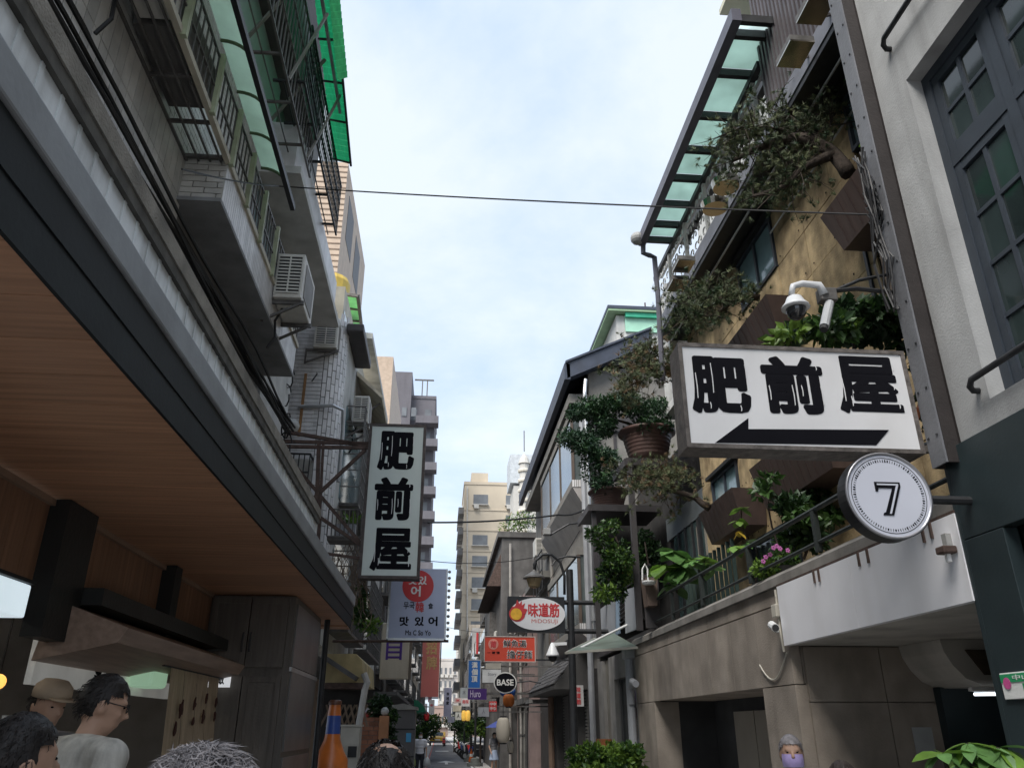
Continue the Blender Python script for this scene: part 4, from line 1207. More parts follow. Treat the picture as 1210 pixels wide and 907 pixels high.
# ---------- long rows of shop houses down both sides ----------
row_m = [mat('row_grey', (.25, .24, .23), .85, .2, .8, stain=.4), mat('row_tan', (.36, .31, .25), .85, .2, .8, stain=.4), mat('row_dark', (.12, .115, .11), .85, .2, .8, stain=.3), mat('row_pale', (.44, .42, .39), .85, .15, .8, stain=.4)]
def shop_house(label, side, y0, y1, x, h, m, floors=3):
    t = root('shop_house', label, 'building', (x, (y0 + y1) / 2, 0), 'shop houses along the lane')
    xo = x + side * 6
    MB().box(x, xo, y0, y1 - .05, 2.9, h).build('wall', m, t)
    MB().box(x + side * .4, xo, y0, y1 - .05, 0, 2.9).build('shop_floor', row_m[2], t)
    n = max(1, int((y1 - y0) / 2.4))
    w = (y1 - y0) / n
    win = []; fr = []
    fh = (h - 2.9) / floors
    for f in range(floors):
        z = 2.9 + f * fh
        for k in range(n):
            a, c = y0 + k * w + .35, y0 + (k + 1) * w - .35
            win.append((x - side * .02, x - side * .0 + side * .0 + .002, a, c, z + .5, z + fh - .5) if side > 0 else (x - .002, x + .02, a, c, z + .5, z + fh - .5))
            if R.random() < .7:
                fr.append((min(x, x - side * .45), max(x, x - side * .45), a - .1, c + .1, z + .35, z + .45))
                for j in range(5):
                    yy = a + (c - a) * j / 4
                    fr.append(('bar', (x - side * .42, yy, z + .4), (x - side * .42, yy, z + fh * .65), .03))
                fr.append(('bar', (x - side * .42, a, z + fh * .65), (x - side * .42, c, z + fh * .65), .03))
    pieces('window', t, glass_dark, win)
    pieces('window_cage', t, iron_grey, fr)
    MB().box(min(x - side * .7, x), max(x - side * .7, x), y0 + .1, y1 - .2, 2.65, 2.75).build('awning_slab', row_m[2], t)
    MB().box(min(x + side * .38, x + side * .4), max(x + side * .38, x + side * .4), y0 + .4, y1 - .5, .1, 2.5).build('shopfront', glass_dark, t)
    return t
lab_r = ['grey shop house just past the dark concrete wall', 'tan shop house behind the blue vertical sign', 'dark low shop house behind the purple board', 'pale shop house beyond the string of small signs', 'grey shop house near the parked taxi on the right', 'farthest tan shop house on the right of the lane']
yy = 50
for k, l_ in enumerate(lab_r):
    d = (12, 13, 12, 13, 14, 14)[k]
    shop_house(l_, 1, yy, yy + d, 3.3 + .1 * k, (11, 9.5, 8, 10, 13, 15)[k], row_m[(0, 1, 2, 3, 0, 1)[k]], 3)
    yy += d

# ---------- left: white brick house after the gap ----------
B3 = root('white_brick_house', 'pale glazed brick house with a rounded corner and caged windows', 'building', (-3, 14, 0))
XB = -1.95; YB = 13.2
MB().box(-9, XB - .35, YB + .012, 25, 3.0, 8.7).build('wall', grout, B3)
MB().box(XB - .36, XB - .012, YB + .36, 25, 3.0, 8.7).build('wall', plaster_grey, B3)
b = MB(); b.lathe((XB - .35, YB + .36, 3.0), [(.34, 0), (.34, 5.7)], 28); b.build('corner', grout, B3)
its = []
z = 4.2; k = 0
while z < 8.65:
    x = XB - .36
    off = R.random() * .24
    first = True
    while x > -3.5:
        w = .25 if not first else .05 + off
        first = False
        its.append((x - w + .006, x, YB - .008, YB + .012, z, z + .066)); x -= w
    z += .075; k += 1
pieces('brick', B3, tile_white, its, 300)
# curved corner bricks (soldier bricks)
its = []
z = 4.2
while z < 8.6:
    for q in range(7):
        a = -math.pi / 2 + (q + .5) / 7 * math.pi / 2
        r_ = .348
        a0, a1 = a - .095, a + .095
        c = V((XB - .35, YB + .36, 0))
        its.append(('bar', (c.x + r_ * math.cos(a0), c.y + r_ * math.sin(a0), z + .13 + .13 * (q % 2)), (c.x + r_ * math.cos(a1), c.y + r_ * math.sin(a1), z + .13 + .13 * (q % 2)), .02, .255))
    z += .27
pieces('corner_brick', B3, tile_white, its, 120)
b = MB(); b.box(-2.62, -2.57, YB - .02, YB - .012, 6.4, 7.6); b.build('rust_streak', mat('rust_streak', (.30, .17, .08), .9), B3)
b = MB(); b.box(XB - .02, XB + .3, YB + .1, 15.0, 8.55, 8.72); b.build('canopy_slab', brown_steel, B3, bevel=.03)
# windows with cages along the street side
its = []; its2 = []
for (y0, y1, z0, z1) in ((14.2, 17.2, 5.6, 7.4), (17.8, 21, 5.6, 7.4), (14.2, 17.2, 3.4, 4.9), (18, 22, 3.4, 4.9)):
    MB().box(XB - .015, XB + .004, y0, y1, z0, z1).build('window', glass_blue, B3)
    y = y0
    while y < y1:
        its.append(('bar', (XB + .35, y, z0 - .1), (XB + .35, y, z1), .02)); y += .16
    for j in range(7):
        z = z0 - .1 + (z1 - z0 + .1) * j / 6
        its.append(('bar', (XB + .35, y0, z), (XB + .35, y1, z), .022)); its2.append(('bar', (XB, y0, z), (XB + .35, y0, z), .02))
    its2.append((XB, XB + .36, y0, y1, z0 - .14, z0 - .1))
pieces('cage_bar', B3, iron_grey, its); pieces('cage_side', B3, iron_grey, its2)
b = MB(); b.prism([(XB, 8.5), (XB + .55, 8.0), (XB + .57, 8.05), (XB, 8.6)], 'y', 15.2, 24.5); b.build('eave', cream, B3)
its = [('bar', (XB, y, 7.6), (XB + .5, y, 8.0), .03) for y in (15.5, 17, 18.5, 20, 21.5, 23)]
pieces('eave_brace', B3, iron_grey, its)
b = MB(); b.tube([(XB - .7, YB - .03, 6.95), (XB - .1, YB - .06, 6.98), (XB + .08, YB - .04, 6.9), (XB + .1, YB, 6.5), (XB + .1, YB, 5.6)], .035, 8); b.build('vent_pipe', alu, B3)
# upper floors
UB = root('upper_green_house', 'upper storeys with a small green glass canopy and a yellow tank above the brick house', 'building', (-2.5, 16, 8.7))
b = MB(); b.box(-8, -2.25, 14.5, 25, 8.7, 10.2); b.build('wall', cream, UB)
b = MB(); b.box(-2.26, -2.24, 14.6, 15.6, 8.8, 9.7); b.build('window', glass_blue, UB)
q0, q1, q2, q3 = P(405, 347, y=15.5), P(423, 350, y=15.5), P(428, 392, y=18.5), P(412, 392, y=18.5)
b = MB(); b.add([q0, q1, q2, q3, q0 + V((0, 0, .02)), q1 + V((0, 0, .02)), q2 + V((0, 0, .02)), q3 + V((0, 0, .02))], [(0, 1, 2, 3), (7, 6, 5, 4), (0, 4, 5, 1), (1, 5, 6, 2), (2, 6, 7, 3), (3, 7, 4, 0)]); b.build('green_pane', mat('pane_lime', (.35, .62, .36), .4, trans=.7), UB)
pieces('pane_bar', UB, iron_grey, [('bar', q0.lerp(q3, t), q1.lerp(q2, t), .06) for t in (0, .33, .66, 1)] + [('bar', q1, q2, .07), ('bar', q0, q3, .06)])
q = P(396, 345, y=17); b = MB(); b.lathe((q.x - .1, 17, q.z - 1.3), [(.45, 0), (.45, 1.5), (.4, 1.62)], 16); b.build('yellow_tank', mat('tank_yellow', (.6, .42, .08), .5), UB)
e0, e1, e2 = P(415, 398, y=17), P(440, 400, y=17), P(455, 500, y=24)
b = MB(); b.add([e0, e1, P(458, 500, y=25), P(443, 500, y=25), e0 + V((0, 0, .15)), e1 + V((0, 0, .15)), P(458, 500, y=25) + V((0, 0, .15)), P(443, 500, y=25) + V((0, 0, .15))], [(0, 1, 2, 3), (7, 6, 5, 4), (0, 4, 5, 1), (1, 5, 6, 2), (2, 6, 7, 3), (3, 7, 4, 0)]); b.build('long_eave', plaster_grey, UB)
# tan apartment house high behind
TB = root('tan_apartment_house', 'tan tiled apartment house rising behind the green awnings', 'building', (-4, 22, 0))
a = P(411, 200, y=20)
b = MB(); b.box(-9, a.x, 20, 26, 0, a.z + .25); b.build('wall', tan_tile, TB)
its = []
for k in range(60):
    z = a.z + .1 - .2 * k
    its.append((-5.0, a.x + .004, 19.985, 19.999, z - .03, z))
pieces('course', TB, mat('course_dark', (.22, .16, .12), .8), its)
its = [(a.x - .004, a.x + .01, y, y + 1.4, z, z + 1.6) for y in (20.8, 23) for z in (a.z - 8, a.z - 5, a.z - 2)]
pieces('window', TB, brown_steel, its)
TB2 = root('tan_roof_block', 'small tan block peeking over the long eave', 'building', P(457, 470, y=40))
a = P(451, 421, y=40); c = P(465, 421, y=40)
b = MB(); b.box(a.x - 2, c.x, 40, 50, 0, a.z); b.build('wall', tan_tile, TB2)
lab_l = ['grey shop house behind the blue Korean board', 'weedy dark shop house with the purple character sign', 'pale shop house behind the red banner', 'tan shop house beyond the banner', 'farthest shop house on the left of the lane']
yy = 25.2
for k, l_ in enumerate(lab_l):
    d = (11, 12, 14, 16, 18)[k]
    shop_house(l_, -1, yy, yy + d, -1.95 - .02 * k, (7.5, 8.2, 9, 9.5, 10)[k], row_m[(2, 0, 3, 1, 0)[k]], 2 if k < 2 else 3)
    yy += d
# ---------- signs ----------
sign_white = mat('sign_white', (.71, .71, .72), .35, .05, 2, stain=.22, stc=(.45, .43, .40), stsc=(2, 2, .6), bump=.02)
sign_green_white = mat('sign_green_white', (.60, .66, .62), .35, .06, 2, stain=.3, stc=(.38, .40, .36), stsc=(2, 2, .6), bump=.02)
frame_rust = mat('frame_rust', (.13, .115, .105), .55, .45, 14, stain=.6, stc=(.035, .025, .02), stsc=(5, 5, 3), bump=.25, bsc=60)

def brush_word(ch, par, box, plane, s):
    """heavy brush character with a few thin light slivers along its strokes"""
    x0, z0, x1, z1 = box
    w_, h_ = x1 - x0, z1 - z0
    r_ = w_ * {'肥': .036, '前': .036, '屋': .024}[ch]
    o = lettering(ch, par, ink, (x0 + r_, z0 + r_, x1 - r_, z1 - r_), plane, bold=.012, depth=.002, name='character')
    src = [v.co.copy() for v in o.data.vertices]; fcs = [tuple(p.vertices) for p in o.data.polygons]
    b = MB()
    for k in range(13):      # thicken the strokes evenly all round, like a loaded brush
        a_ = 2 * math.pi * k / 12
        dx, dz = (0, 0) if k == 12 else (r_ * math.cos(a_), r_ * math.sin(a_))
        b.add([v + V((dx, -.0002 * k, dz)) for v in src], fcs)
    me = bpy.data.meshes.new('character'); me.from_pydata(b.v, [], b.f); me.materials.append(ink)
    o.data = me
    sl_ = {'肥': ((.10, .25, .70), (.37, .35, .88), (.95, .62, .88), (.30, .08, .2), (.80, .05, .16)),
           '前': ((.10, .22, .48), (.47, .14, .50), (.62, .30, .50), (.93, .16, .5), (.9, .76, .84)),
           '屋': ((.10, .2, .6), (.20, .12, .3), (.95, .76, .9), (.93, .10, .2), (.9, .42, .5))}[ch]
    for fx, f0, f1 in sl_:
        t_ = w_ * .013
        a, c, e = x0 + w_ * fx, z0 + h_ * f0, z0 + h_ * f1
        b = MB(); b.prism([(a, c), (a + t_, c + t_), (a + t_ * 1.5, (c + e) / 2), (a + t_ * .6, e), (a - t_ * .4, e - t_), (a + t_ * .3, (c + e) / 2)], 'y', plane - .0062, plane - .0045)
        b.build('highlight', sign_white, par)

def box_sign(t, x0, x1, z0, z1, y, th, face, fr=.035, fm=frame_rust):
    MB().box(x0 + .004, x1 - .004, y + .01, y + th, z0 + .004, z1 - .004).build('casing', fm, t)
    MB().box(x0 + fr, x1 - fr, y - .002, y + .0095, z0 + fr, z1 - fr).build('face', face, t)
    its = [(x0, x0 + fr, y - .012, y + .03, z0, z1), (x1 - fr, x1, y - .012, y + .03, z0, z1), (x0 + fr, x1 - fr, y - .012, y + .03, z0, z0 + fr), (x0 + fr, x1 - fr, y - .012, y + .03, z1 - fr, z1),
           (x0, x0 + .02, y + .031, y + th + .004, z0, z0 + .03), (x1 - .02, x1, y + .031, y + th + .004, z0, z0 + .03)]
    pieces('frame', t, fm, its)

SY = 5.0
a, c = P(800, 405, y=SY), P(1087, 533, y=SY)
x0, x1, z1, z0 = a.x, 3.345, a.z, c.z - .02
MS = root('shop_sign', 'wide white box sign with three black brush characters over a left pointing arrow', 'sign', ((x0 + x1) / 2, SY, z0))
box_sign(MS, x0, x1, z0, z1, SY, .22, sign_white, .03)
for ch, u0, u1 in (('肥', 815, 885), ('前', 900, 973), ('屋', 987, 1061)):
    p, q = P(u0, 450, y=SY), P(u1, 450, y=SY)
    brush_word(ch, MS, (p.x, P(u0, 488, y=SY).z, q.x, P(u0, 420, y=SY).z), SY - .002, .006)
pts = [(845, 523), (884, 494), (884, 507), (1050, 508), (1035, 526)]
q = [P(u, v, y=SY) for u, v in pts]
b = MB(); b.prism([(k.x, k.z) for k in q], 'y', SY - .006, SY - .002); b.build('arrow', ink, MS)
its = [('bar', (x1, SY + .1, z1 - .04), (3.36, SY + .05, z1 - .03), .03), ('bar', (x1, SY + .1, z0 + .06), (3.42, SY + .03, z0 + .05), .05)]
pieces('bracket', MS, frame_rust, its)
bd = root('loose_board', 'orange brown loose boards wedged between the wide white sign and the steel column', 'board', (3.3, 5.1, 3.8))
for (p, q, w) in (((3.30, 5.12, 3.55), (3.50, 5.12, 4.02), .03), ((3.32, 5.14, 3.74), (3.45, 5.14, 3.92), .10)):
    b = MB(); b.bar(p, q, .02, w); b.build('board', mat('orange_board', (.36, .13, .06), .7, .2, 6), bd)

# round number sign
DY = 4.72
ctr = P(1050, 585, y=DY); rad = (P(1100, 585, y=DY).x - ctr.x)
RS = root('round_sign', 'round white lightbox sign with an outlined 7 inside a ring of tiny lettering', 'sign', ctr)
b = MB(); b.lathe((ctr.x, DY, ctr.z), [(rad, .0), (rad, .11)], 48, 'y'); b.build('drum', black_metal, RS, smooth=False)
b = MB(); b.lathe((ctr.x, DY, ctr.z), [(rad, 0), (rad * 1.0, -.012), (rad * .95, -.014), (rad * .94, -.004)], 48, 'y'); b.build('rim', mat('rim_silver', (.30, .30, .32), .3, .05, met=.5, bump=0), RS, smooth=True)
b = MB(); b.lathe((ctr.x, DY, ctr.z), [(rad * .94, -.004), (rad * .94, -.0045)], 48, 'y'); b.build('face', mat('disc_white', (.58, .60, .68), .3, .03, bump=0), RS)
def ring(c, r0, r1, y, n=48):
    b = MB(); vs = []
    for k in range(n):
        t = 2 * math.pi * k / n
        for r_ in (r0, r1):
            vs.append((c.x + r_ * math.cos(t), y, c.z + r_ * math.sin(t)))
    fs = [(2 * k, 2 * k + 1, (2 * k + 3) % (2 * n), (2 * k + 2) % (2 * n)) for k in range(n)]
    return b.add(vs, fs)
ring(ctr, rad * .86, rad * .875, DY - .006).build('ring_line', ink, RS)
b = MB()
for k in range(88):
    t = 2 * math.pi * k / 88
    r_ = rad * .80
    h = rad * R.choice((.03, .034, .026)); w = rad * R.choice((.012, .02, .008))
    e, f_ = V((math.cos(t), 0, math.sin(t))), V((-math.sin(t), 0, math.cos(t)))
    o_ = V((ctr.x, DY - .006, ctr.z)) + e * r_
    b.add([o_ + e * -h + f_ * -w, o_ + e * -h + f_ * w, o_ + e * h + f_ * w * .6, o_ + e * h + f_ * -w * .6], [(0, 1, 2, 3)])
b.build('ring_lettering', ink, RS, kind='stuff')
def poly(par, m, pts, y0, y1, name):
    b = MB(); b.prism([(ctr.x + p[0] * rad, ctr.z + p[1] * rad) for p in pts], 'y', y0, y1); return b.build(name, m, par)
poly(RS, ink, [(-.30, .30), (.30, .30), (.30, .20), (.02, -.46), (-.22, -.46), (-.20, -.41), (-.15, -.39), (.10, .16), (-.22, .16), (-.25, .08), (-.30, .08)], DY - .010, DY - .006, 'numeral')
poly(RS, mat('disc_white', (.58, .60, .68)), [(-.25, .26), (.25, .26), (.25, .225), (-.25, .225)], DY - .012, DY - .0105, 'numeral_line')
poly(RS, mat('disc_white', (.58, .60, .68)), [(.245, .22), (-.03, -.43), (-.075, -.43), (.195, .22)], DY - .012, DY - .0105, 'numeral_line')
b = MB(); b.tube([(ctr.x + rad * .9, DY + .08, ctr.z), (3.45, DY + .08, ctr.z)], .03, 8); b.build('arm', black_metal, RS)

# security cameras on arched arms
YC = 5.02
SCm = root('security_camera', 'white dome security camera hanging from arched black arms above the wide sign', 'camera', P(940, 360, y=YC))
b = MB(); b.tube([P(u, v, y=YC) for u, v in ((1082, 324), (1050, 324), (1015, 331), (985, 344))], .014, 6); b.build('arm', black_metal, SCm)
b = MB(); b.tube([P(u, v, y=YC) for u, v in ((1104, 376), (1090, 358), (1060, 346), (1012, 341), (980, 344))], .018, 6); b.build('arm', black_metal, SCm)
b = MB(); b.tube([P(u, v, y=YC) for u, v in ((1100, 380), (1106, 395), (1104, 418), (1085, 438))], .008, 5); b.build('cable', paper_white, SCm)
p = P(972, 345, y=YC)
b = MB(); b.box(p.x - .03, p.x + .10, YC - .03, YC + .06, p.z - .08, p.z + .03); b.build('mount', iron_grey, SCm, bevel=.008)
cam_white = mat('camera_white', (.66, .67, .68), .35, .04, bump=0)
b = MB(); b.tube([P(u, v, y=YC - .02) for u, v in ((974, 348), (968, 337), (948, 335), (937, 338), (935, 348))], [.035, .03, .026, .024, .022], 10); b.build('neck', cam_white, SCm, smooth=True)
p = P(940, 362, y=YC - .02)
b = MB(); b.lathe(p, [(.03, .09), (.055, .075), (.075, .03), (.10, .0), (.105, -.015), (.085, -.02)], 24); b.build('housing', cam_white, SCm, smooth=True)
b = MB(); b.ball((p.x, p.y, p.z - .03), (.075, .075, .085), 18, 12); b.build('dome', mat('dome_dark', (.02, .02, .022), .05, .1, bump=0, spec=.8), SCm, smooth=True)
SB = root('stub_camera', 'small grey bullet camera just right of the dome camera', 'camera', P(976, 376, y=YC))
p, q = P(980, 358, y=YC), P(974, 386, y=YC - .08)
b = MB(); b.tube([p, q], .035, 10); b.build('housing', mat('cam_grey', (.42, .43, .44), .4), SB)
b = MB(); b.tube([q, q + (q - p) * .12], .028, 10); b.build('lens', ac_dark, SB)
b = MB(); b.tube([P(982, 346, y=YC), p], .012, 6); b.build('stem', cam_white, SB)
tg = root('cable_tangle', 'tangle of black cables running down the steel column', 'cable', (3.35, 4.95, 5.5))
for k in range(7):
    x = 3.34 - .012 * k; b = MB()
    pts = [(x + R.uniform(-.02, .02), 4.93 + R.uniform(-.08, .08), 6.1 - .21 * i) for i in range(8)]
    b.tube(pts, .008, 5); b.build('strand', cable_black, tg)
for k in range(5):
    b = MB(); c = V((3.33, 4.93, 5.75 - .07 * k))
    b.tube([c + V((.02 * math.sin(i * 1.3), .09 * math.cos(i * .8) , .09 * math.sin(i * .8))) for i in range(9)], .007, 5); b.build('loop', cable_black, tg)

# hanging vertical sign
VY = 12.0
p, q = P(437, 500, y=VY), P(495, 684, y=VY)
x0, x1, z0, z1 = P(431, 600, y=VY).x - .02, P(498, 600, y=VY).x + .02, q.z, p.z
VS = root('hanging_sign', 'tall pale vertical box sign with three stacked black brush characters', 'sign', ((x0 + x1) / 2, VY, z0))
box_sign(VS, x0, x1, z0, z1, VY, .24, sign_green_white, .045, mat('frame_brown', (.07, .055, .05), .6, .4, 10, stain=.4, bump=.2))
for ch, (u0, v0, u1, v1) in (('肥', (445, 555, 491, 510)), ('前', (440, 614, 489, 564)), ('屋', (436, 674, 488, 624))):
    p, q = P(u0, v0, y=VY), P(u1, v1, y=VY)
    brush_word(ch, VS, (p.x, p.z, q.x, q.z), VY - .002, .011)
rf = root('sign_frame', 'rusty angle iron frame holding the tall vertical sign off the ledge', 'frame', P(370, 560, y=12.12))
its = []
for (u0, v0, u1, v1, w) in ((304, 504, 436, 527, .05), (326, 521, 436, 524, .05), (318, 527, 436, 529, .05), (377, 523, 371, 690, .06), (382, 523, 376, 650, .04), (323, 520, 442, 660, .05), (432, 531, 352, 606, .05), (340, 585, 428, 645, .05), (345, 648, 430, 660, .04)):
    its.append(('bar', P(u0, v0, y=12.12), P(u1, v1, y=12.12), w))
pieces('angle_bar', rf, rust, its)

# Korean restaurant board
KY = 14.0
p, q = P(462, 671, y=KY), P(526, 755, y=KY)
KS = root('restaurant_board', 'lavender blue board with a red disc and black Korean lettering below the vertical sign', 'sign', ((p.x + q.x) / 2, KY, q.z))
MB().box(p.x, q.x, KY, KY + .14, q.z, p.z).build('panel', mat('lavender', (.41, .46, .62), .45, .06, 2, bump=.02), KS)
its = [(p.x - .01, p.x + .02, KY - .01, KY + .15, q.z, p.z), (q.x - .02, q.x + .01, KY - .01, KY + .15, q.z, p.z), (p.x + .02, q.x - .02, KY - .01, KY + .15, q.z - .02, q.z + .015)]
pieces('frame', KS, alu, its)
for k in range(11):
    z = q.z + .06 + k * .108
    b = MB(); b.ball((q.x + .04, KY + .05, z), .028, 8, 6); b.build('bulb', alu, KS)
red_sign = mat('red_sign', (.52, .045, .05), .45, .06, bump=.02)
c = P(494, 692, y=KY); r_ = .27
b = MB(); b.lathe((c.x, KY, c.z), [(r_, -.001), (r_, -.006)], 32, 'y'); b.build('disc', red_sign, KS)
w = sign_white
lettering('맛있', KS, w, (c.x - .17, c.z + .02, c.x + .15, c.z + .17), KY - .006, bold=.03)
lettering('어', KS, w, (c.x - .12, c.z - .18, c.x + .05, c.z - .0), KY - .006, bold=.03)
lettering('무국', KS, ink, (P(477, 713, y=KY).x, P(477, 719, y=KY).z, P(490, 713, y=KY).x, P(490, 711, y=KY).z), KY, bold=.01)
lettering('韓', KS, red_sign, (P(491, 713, y=KY).x, P(491, 723, y=KY).z, P(501, 713, y=KY).x, P(501, 711, y=KY).z), KY, bold=.02)
lettering('食', KS, ink, (P(506, 713, y=KY).x, P(506, 719, y=KY).z, P(512, 713, y=KY).x, P(512, 712, y=KY).z), KY, bold=.01)
for ch, u in (('맛', 472), ('있', 490), ('어', 506)):
    lettering(ch, KS, ink, (P(u, 735, y=KY).x, P(u, 739, y=KY).z, P(u + 11, 735, y=KY).x, P(u, 728, y=KY).z), KY, bold=.035)
lettering('Ma C So Yo', KS, ink, (P(479, 747, y=KY).x, P(479, 750, y=KY).z, P(509, 747, y=KY).x, P(479, 744, y=KY).z), KY, bold=.01)
b = MB(); b.tube([P(393, 757, y=KY + .05), P(530, 757, y=KY + .05)], .025, 6); b.build('support_bar', rust, KS)
# cream board with a purple character
y = 16.0; p, q = P(452, 735, y=y), P(482, 802, y=y)
t = root('cream_board', 'cream box sign with one purple squared character under the Korean board', 'sign', ((p.x + q.x) / 2, y, q.z))
MB().box(p.x, q.x, y, y + .2, q.z, p.z).build('panel', mat('cream_board', (.56, .50, .40), .5, .06, 2, stain=.4, stc=(.3, .22, .14), stsc=(3, 3, 1)), t, bevel=.02)
lettering('目', t, mat('purple_ink', (.09, .04, .26), .5), (P(456, 770, y=y).x, P(456, 779, y=y).z, P(475, 770, y=y).x, P(456, 757, y=y).z), y, bold=.015)
b = MB(); b.box(q.x - .0, q.x + .05, y + .02, y + .18, q.z, p.z); b.build('side', mat('side_brown', (.16, .13, .10), .6), t)
# red banner
y = 20.0; p, q = P(500, 750, y=y), P(518, 823, y=y)
t = root('red_banner', 'long salmon red banner with two faded gold characters', 'banner', ((p.x + q.x) / 2, y, q.z))
MB().box(p.x, q.x, y, y + .06, q.z, p.z).build('panel', mat('salmon', (.60, .17, .14), .6, .08, 2, stain=.25, stc=(.5, .22, .18)), t)
gold = mat('gold_ink', (.55, .33, .14), .5, .2, 20)
for ch, v0, v1 in (('招', 773, 756), ('牌', 791, 775)):
    lettering(ch, t, gold, (P(503, v0, y=y).x, P(503, v0, y=y).z, P(516, v0, y=y).x, P(503, v1, y=y).z), y, bold=.04)
its = [('bar', (p.x - .02, y + .03, p.z), (p.x - .02, y + .03, q.z - .03), .03), ('bar', (q.x + .02, y + .03, p.z), (q.x + .02, y + .03, q.z - .03), .03), ('bar', (p.x, y + .03, q.z - .02), (q.x, y + .03, q.z - .02), .03), ('bar', (-1.9, y + .03, p.z - .2), (p.x, y + .03, p.z - .2), .04)]
pieces('frame', t, iron_grey, its)

# Midosuji lamp sign on its black pole
MY = 17.0
t = root('oval_sign', 'black board with a white oval, flame emblem and red characters on a black pole', 'sign', (2.75, MY, 0))
p, q = P(600, 704, y=MY), P(668, 747, y=MY)
MB().box(p.x, q.x, MY, MY + .15, q.z, p.z).build('board', mat('board_black', (.02, .021, .023), .4), t)
cx, cz = P(635, 725, y=MY).x, P(635, 725, y=MY).z
rx, rz = .585, .33
b = MB(); b.prism([(cx + rx * math.cos(2 * math.pi * k / 40), cz + rz * math.sin(2 * math.pi * k / 40)) for k in range(40)], 'y', MY - .012, MY - .001); b.build('oval', sign_white, t)
c = P(611, 723, y=MY)
b = MB(); b.prism([(c.x + .17 * math.cos(2 * math.pi * k / 24), c.z - .03 + .16 * math.sin(2 * math.pi * k / 24)) for k in range(24)], 'y', MY - .016, MY - .0125); b.build('flame', red_sign, t)
fl = [(-.15, .02), (-.10, .10), (-.06, .07), (-.02, .16), (.0, .24), (.05, .15), (.10, .22), (.10, .12), (.17, .17), (.14, .06), (.22, .04), (.17, -.06), (.0, -.05)]
b = MB(); b.prism([(c.x + a, c.z + d + .02) for a, d in fl], 'y', MY - .0205, MY - .0165); b.build('flame', red_sign, t)
b = MB(); b.prism([(c.x - .02 + .12 * math.cos(2 * math.pi * k / 24), c.z - .04 + .12 * math.sin(2 * math.pi * k / 24)) for k in range(24)], 'y', MY - .024, MY - .021); b.build('ball', mat('flame_yellow', (.75, .42, .04), .5, .15, 12), t)
lettering('味道筋', t, red_sign, (P(624, 730, y=MY).x, P(624, 729, y=MY).z, P(661, 730, y=MY).x, P(624, 712, y=MY).z), MY - .012, bold=.03)
lettering('MiDOSUJi', t, mat('red_ink', (.5, .12, .1)), (P(628, 740, y=MY).x, P(628, 737, y=MY).z, P(659, 740, y=MY).x, P(628, 731, y=MY).z), MY - .012, bold=.0, depth=.003)
xp = P(675, 720, y=MY).x
b = MB(); b.tube([(xp, MY + .08, 0), (xp, MY + .08, P(672, 672, y=MY).z)], .075, 12); b.build('pole', black_metal, t)
for v in (711, 745):
    z = P(690, v, y=MY).z
    b = MB(); b.tube([(q.x, MY + .08, z), (3.5, MY + .08, z)], .05, 8); b.build('arm', black_metal, t)
pa = [P(u, v, y=MY + .1) for u, v in ((667, 702), (667, 680), (662, 664), (652, 655), (641, 655), (633, 662), (631, 676))]
lm = root('gooseneck_lamp', 'black gooseneck street lamp with a glass cone above the oval sign', 'lamp', pa[-1])
b = MB(); b.tube(pa, .03, 8); b.build('neck', black_metal, lm, smooth=True)
q = pa[-1]
b = MB(); b.lathe(q, [(.03, .06), (.05, .02), (.24, -.10), (.245, -.13)], 16); b.build('hood', iron_grey, lm)
b = MB(); b.lathe(q, [(.17, -.131), (.12, -.30), (.05, -.33)], 12); b.build('glass', mat('lamp_glass', (.55, .42, .25), .2, .1, trans=.4), lm)
# red noodle board
y = 21.0; p, q = P(573, 752, y=y), P(632, 781, y=y)
t = root('red_board', 'wide red board with two lines of dark noodle shop characters', 'sign', ((p.x + q.x) / 2, y, q.z))
MB().box(p.x, q.x, y, y + .12, q.z, p.z).build('panel', mat('board_red', (.56, .065, .035), .5, .06, 2), t)
W_, H_ = q.x - p.x, p.z - q.z
pieces('frame', t, mat('frame_pale', (.5, .42, .38), .5), [(p.x - .02, q.x + .02, y - .01, y + .12, p.z, p.z + .02), (p.x - .02, q.x + .02, y - .01, y + .12, q.z - .02, q.z), (p.x - .02, p.x, y - .01, y + .12, q.z, p.z), (q.x, q.x + .02, y - .01, y + .12, q.z, p.z)])
for s_, f0, f1, g0, g1 in (('鮮魚湯', .36, .84, .56, .90), ('擔仔麵', .44, .95, .10, .46)):
    bx = (p.x + W_ * f0, q.z + H_ * g0, p.x + W_ * f1, q.z + H_ * g1)
    lettering(s_, t, paper_white, bx, y, bold=.03, depth=.004)
    lettering(s_, t, ink, (bx[0] + .012, bx[1] + .012, bx[2] - .012, bx[3] - .012), y - .004, bold=.005, depth=.004)
b = MB(); b.lathe((p.x + W_ * .17, y, q.z + H_ * .70), [(.13, -.001), (.13, -.004)], 24, 'y'); b.build('emblem', mat('emblem_pink', (.62, .25, .2), .5), t)
lettering('莆', t, red_sign, (p.x + W_ * .11, q.z + H_ * .55, p.x + W_ * .23, q.z + H_ * .84), y - .004, bold=.03)
lettering('一 莆 清', t, ink, (p.x + W_ * .05, q.z + H_ * .3, p.x + W_ * .3, q.z + H_ * .4), y, bold=.02)
b = MB(); b.bar((q.x, y + .05, q.z + .04), (3.5, y + .05, q.z + .04), .04); b.build('arm', black_metal, t)
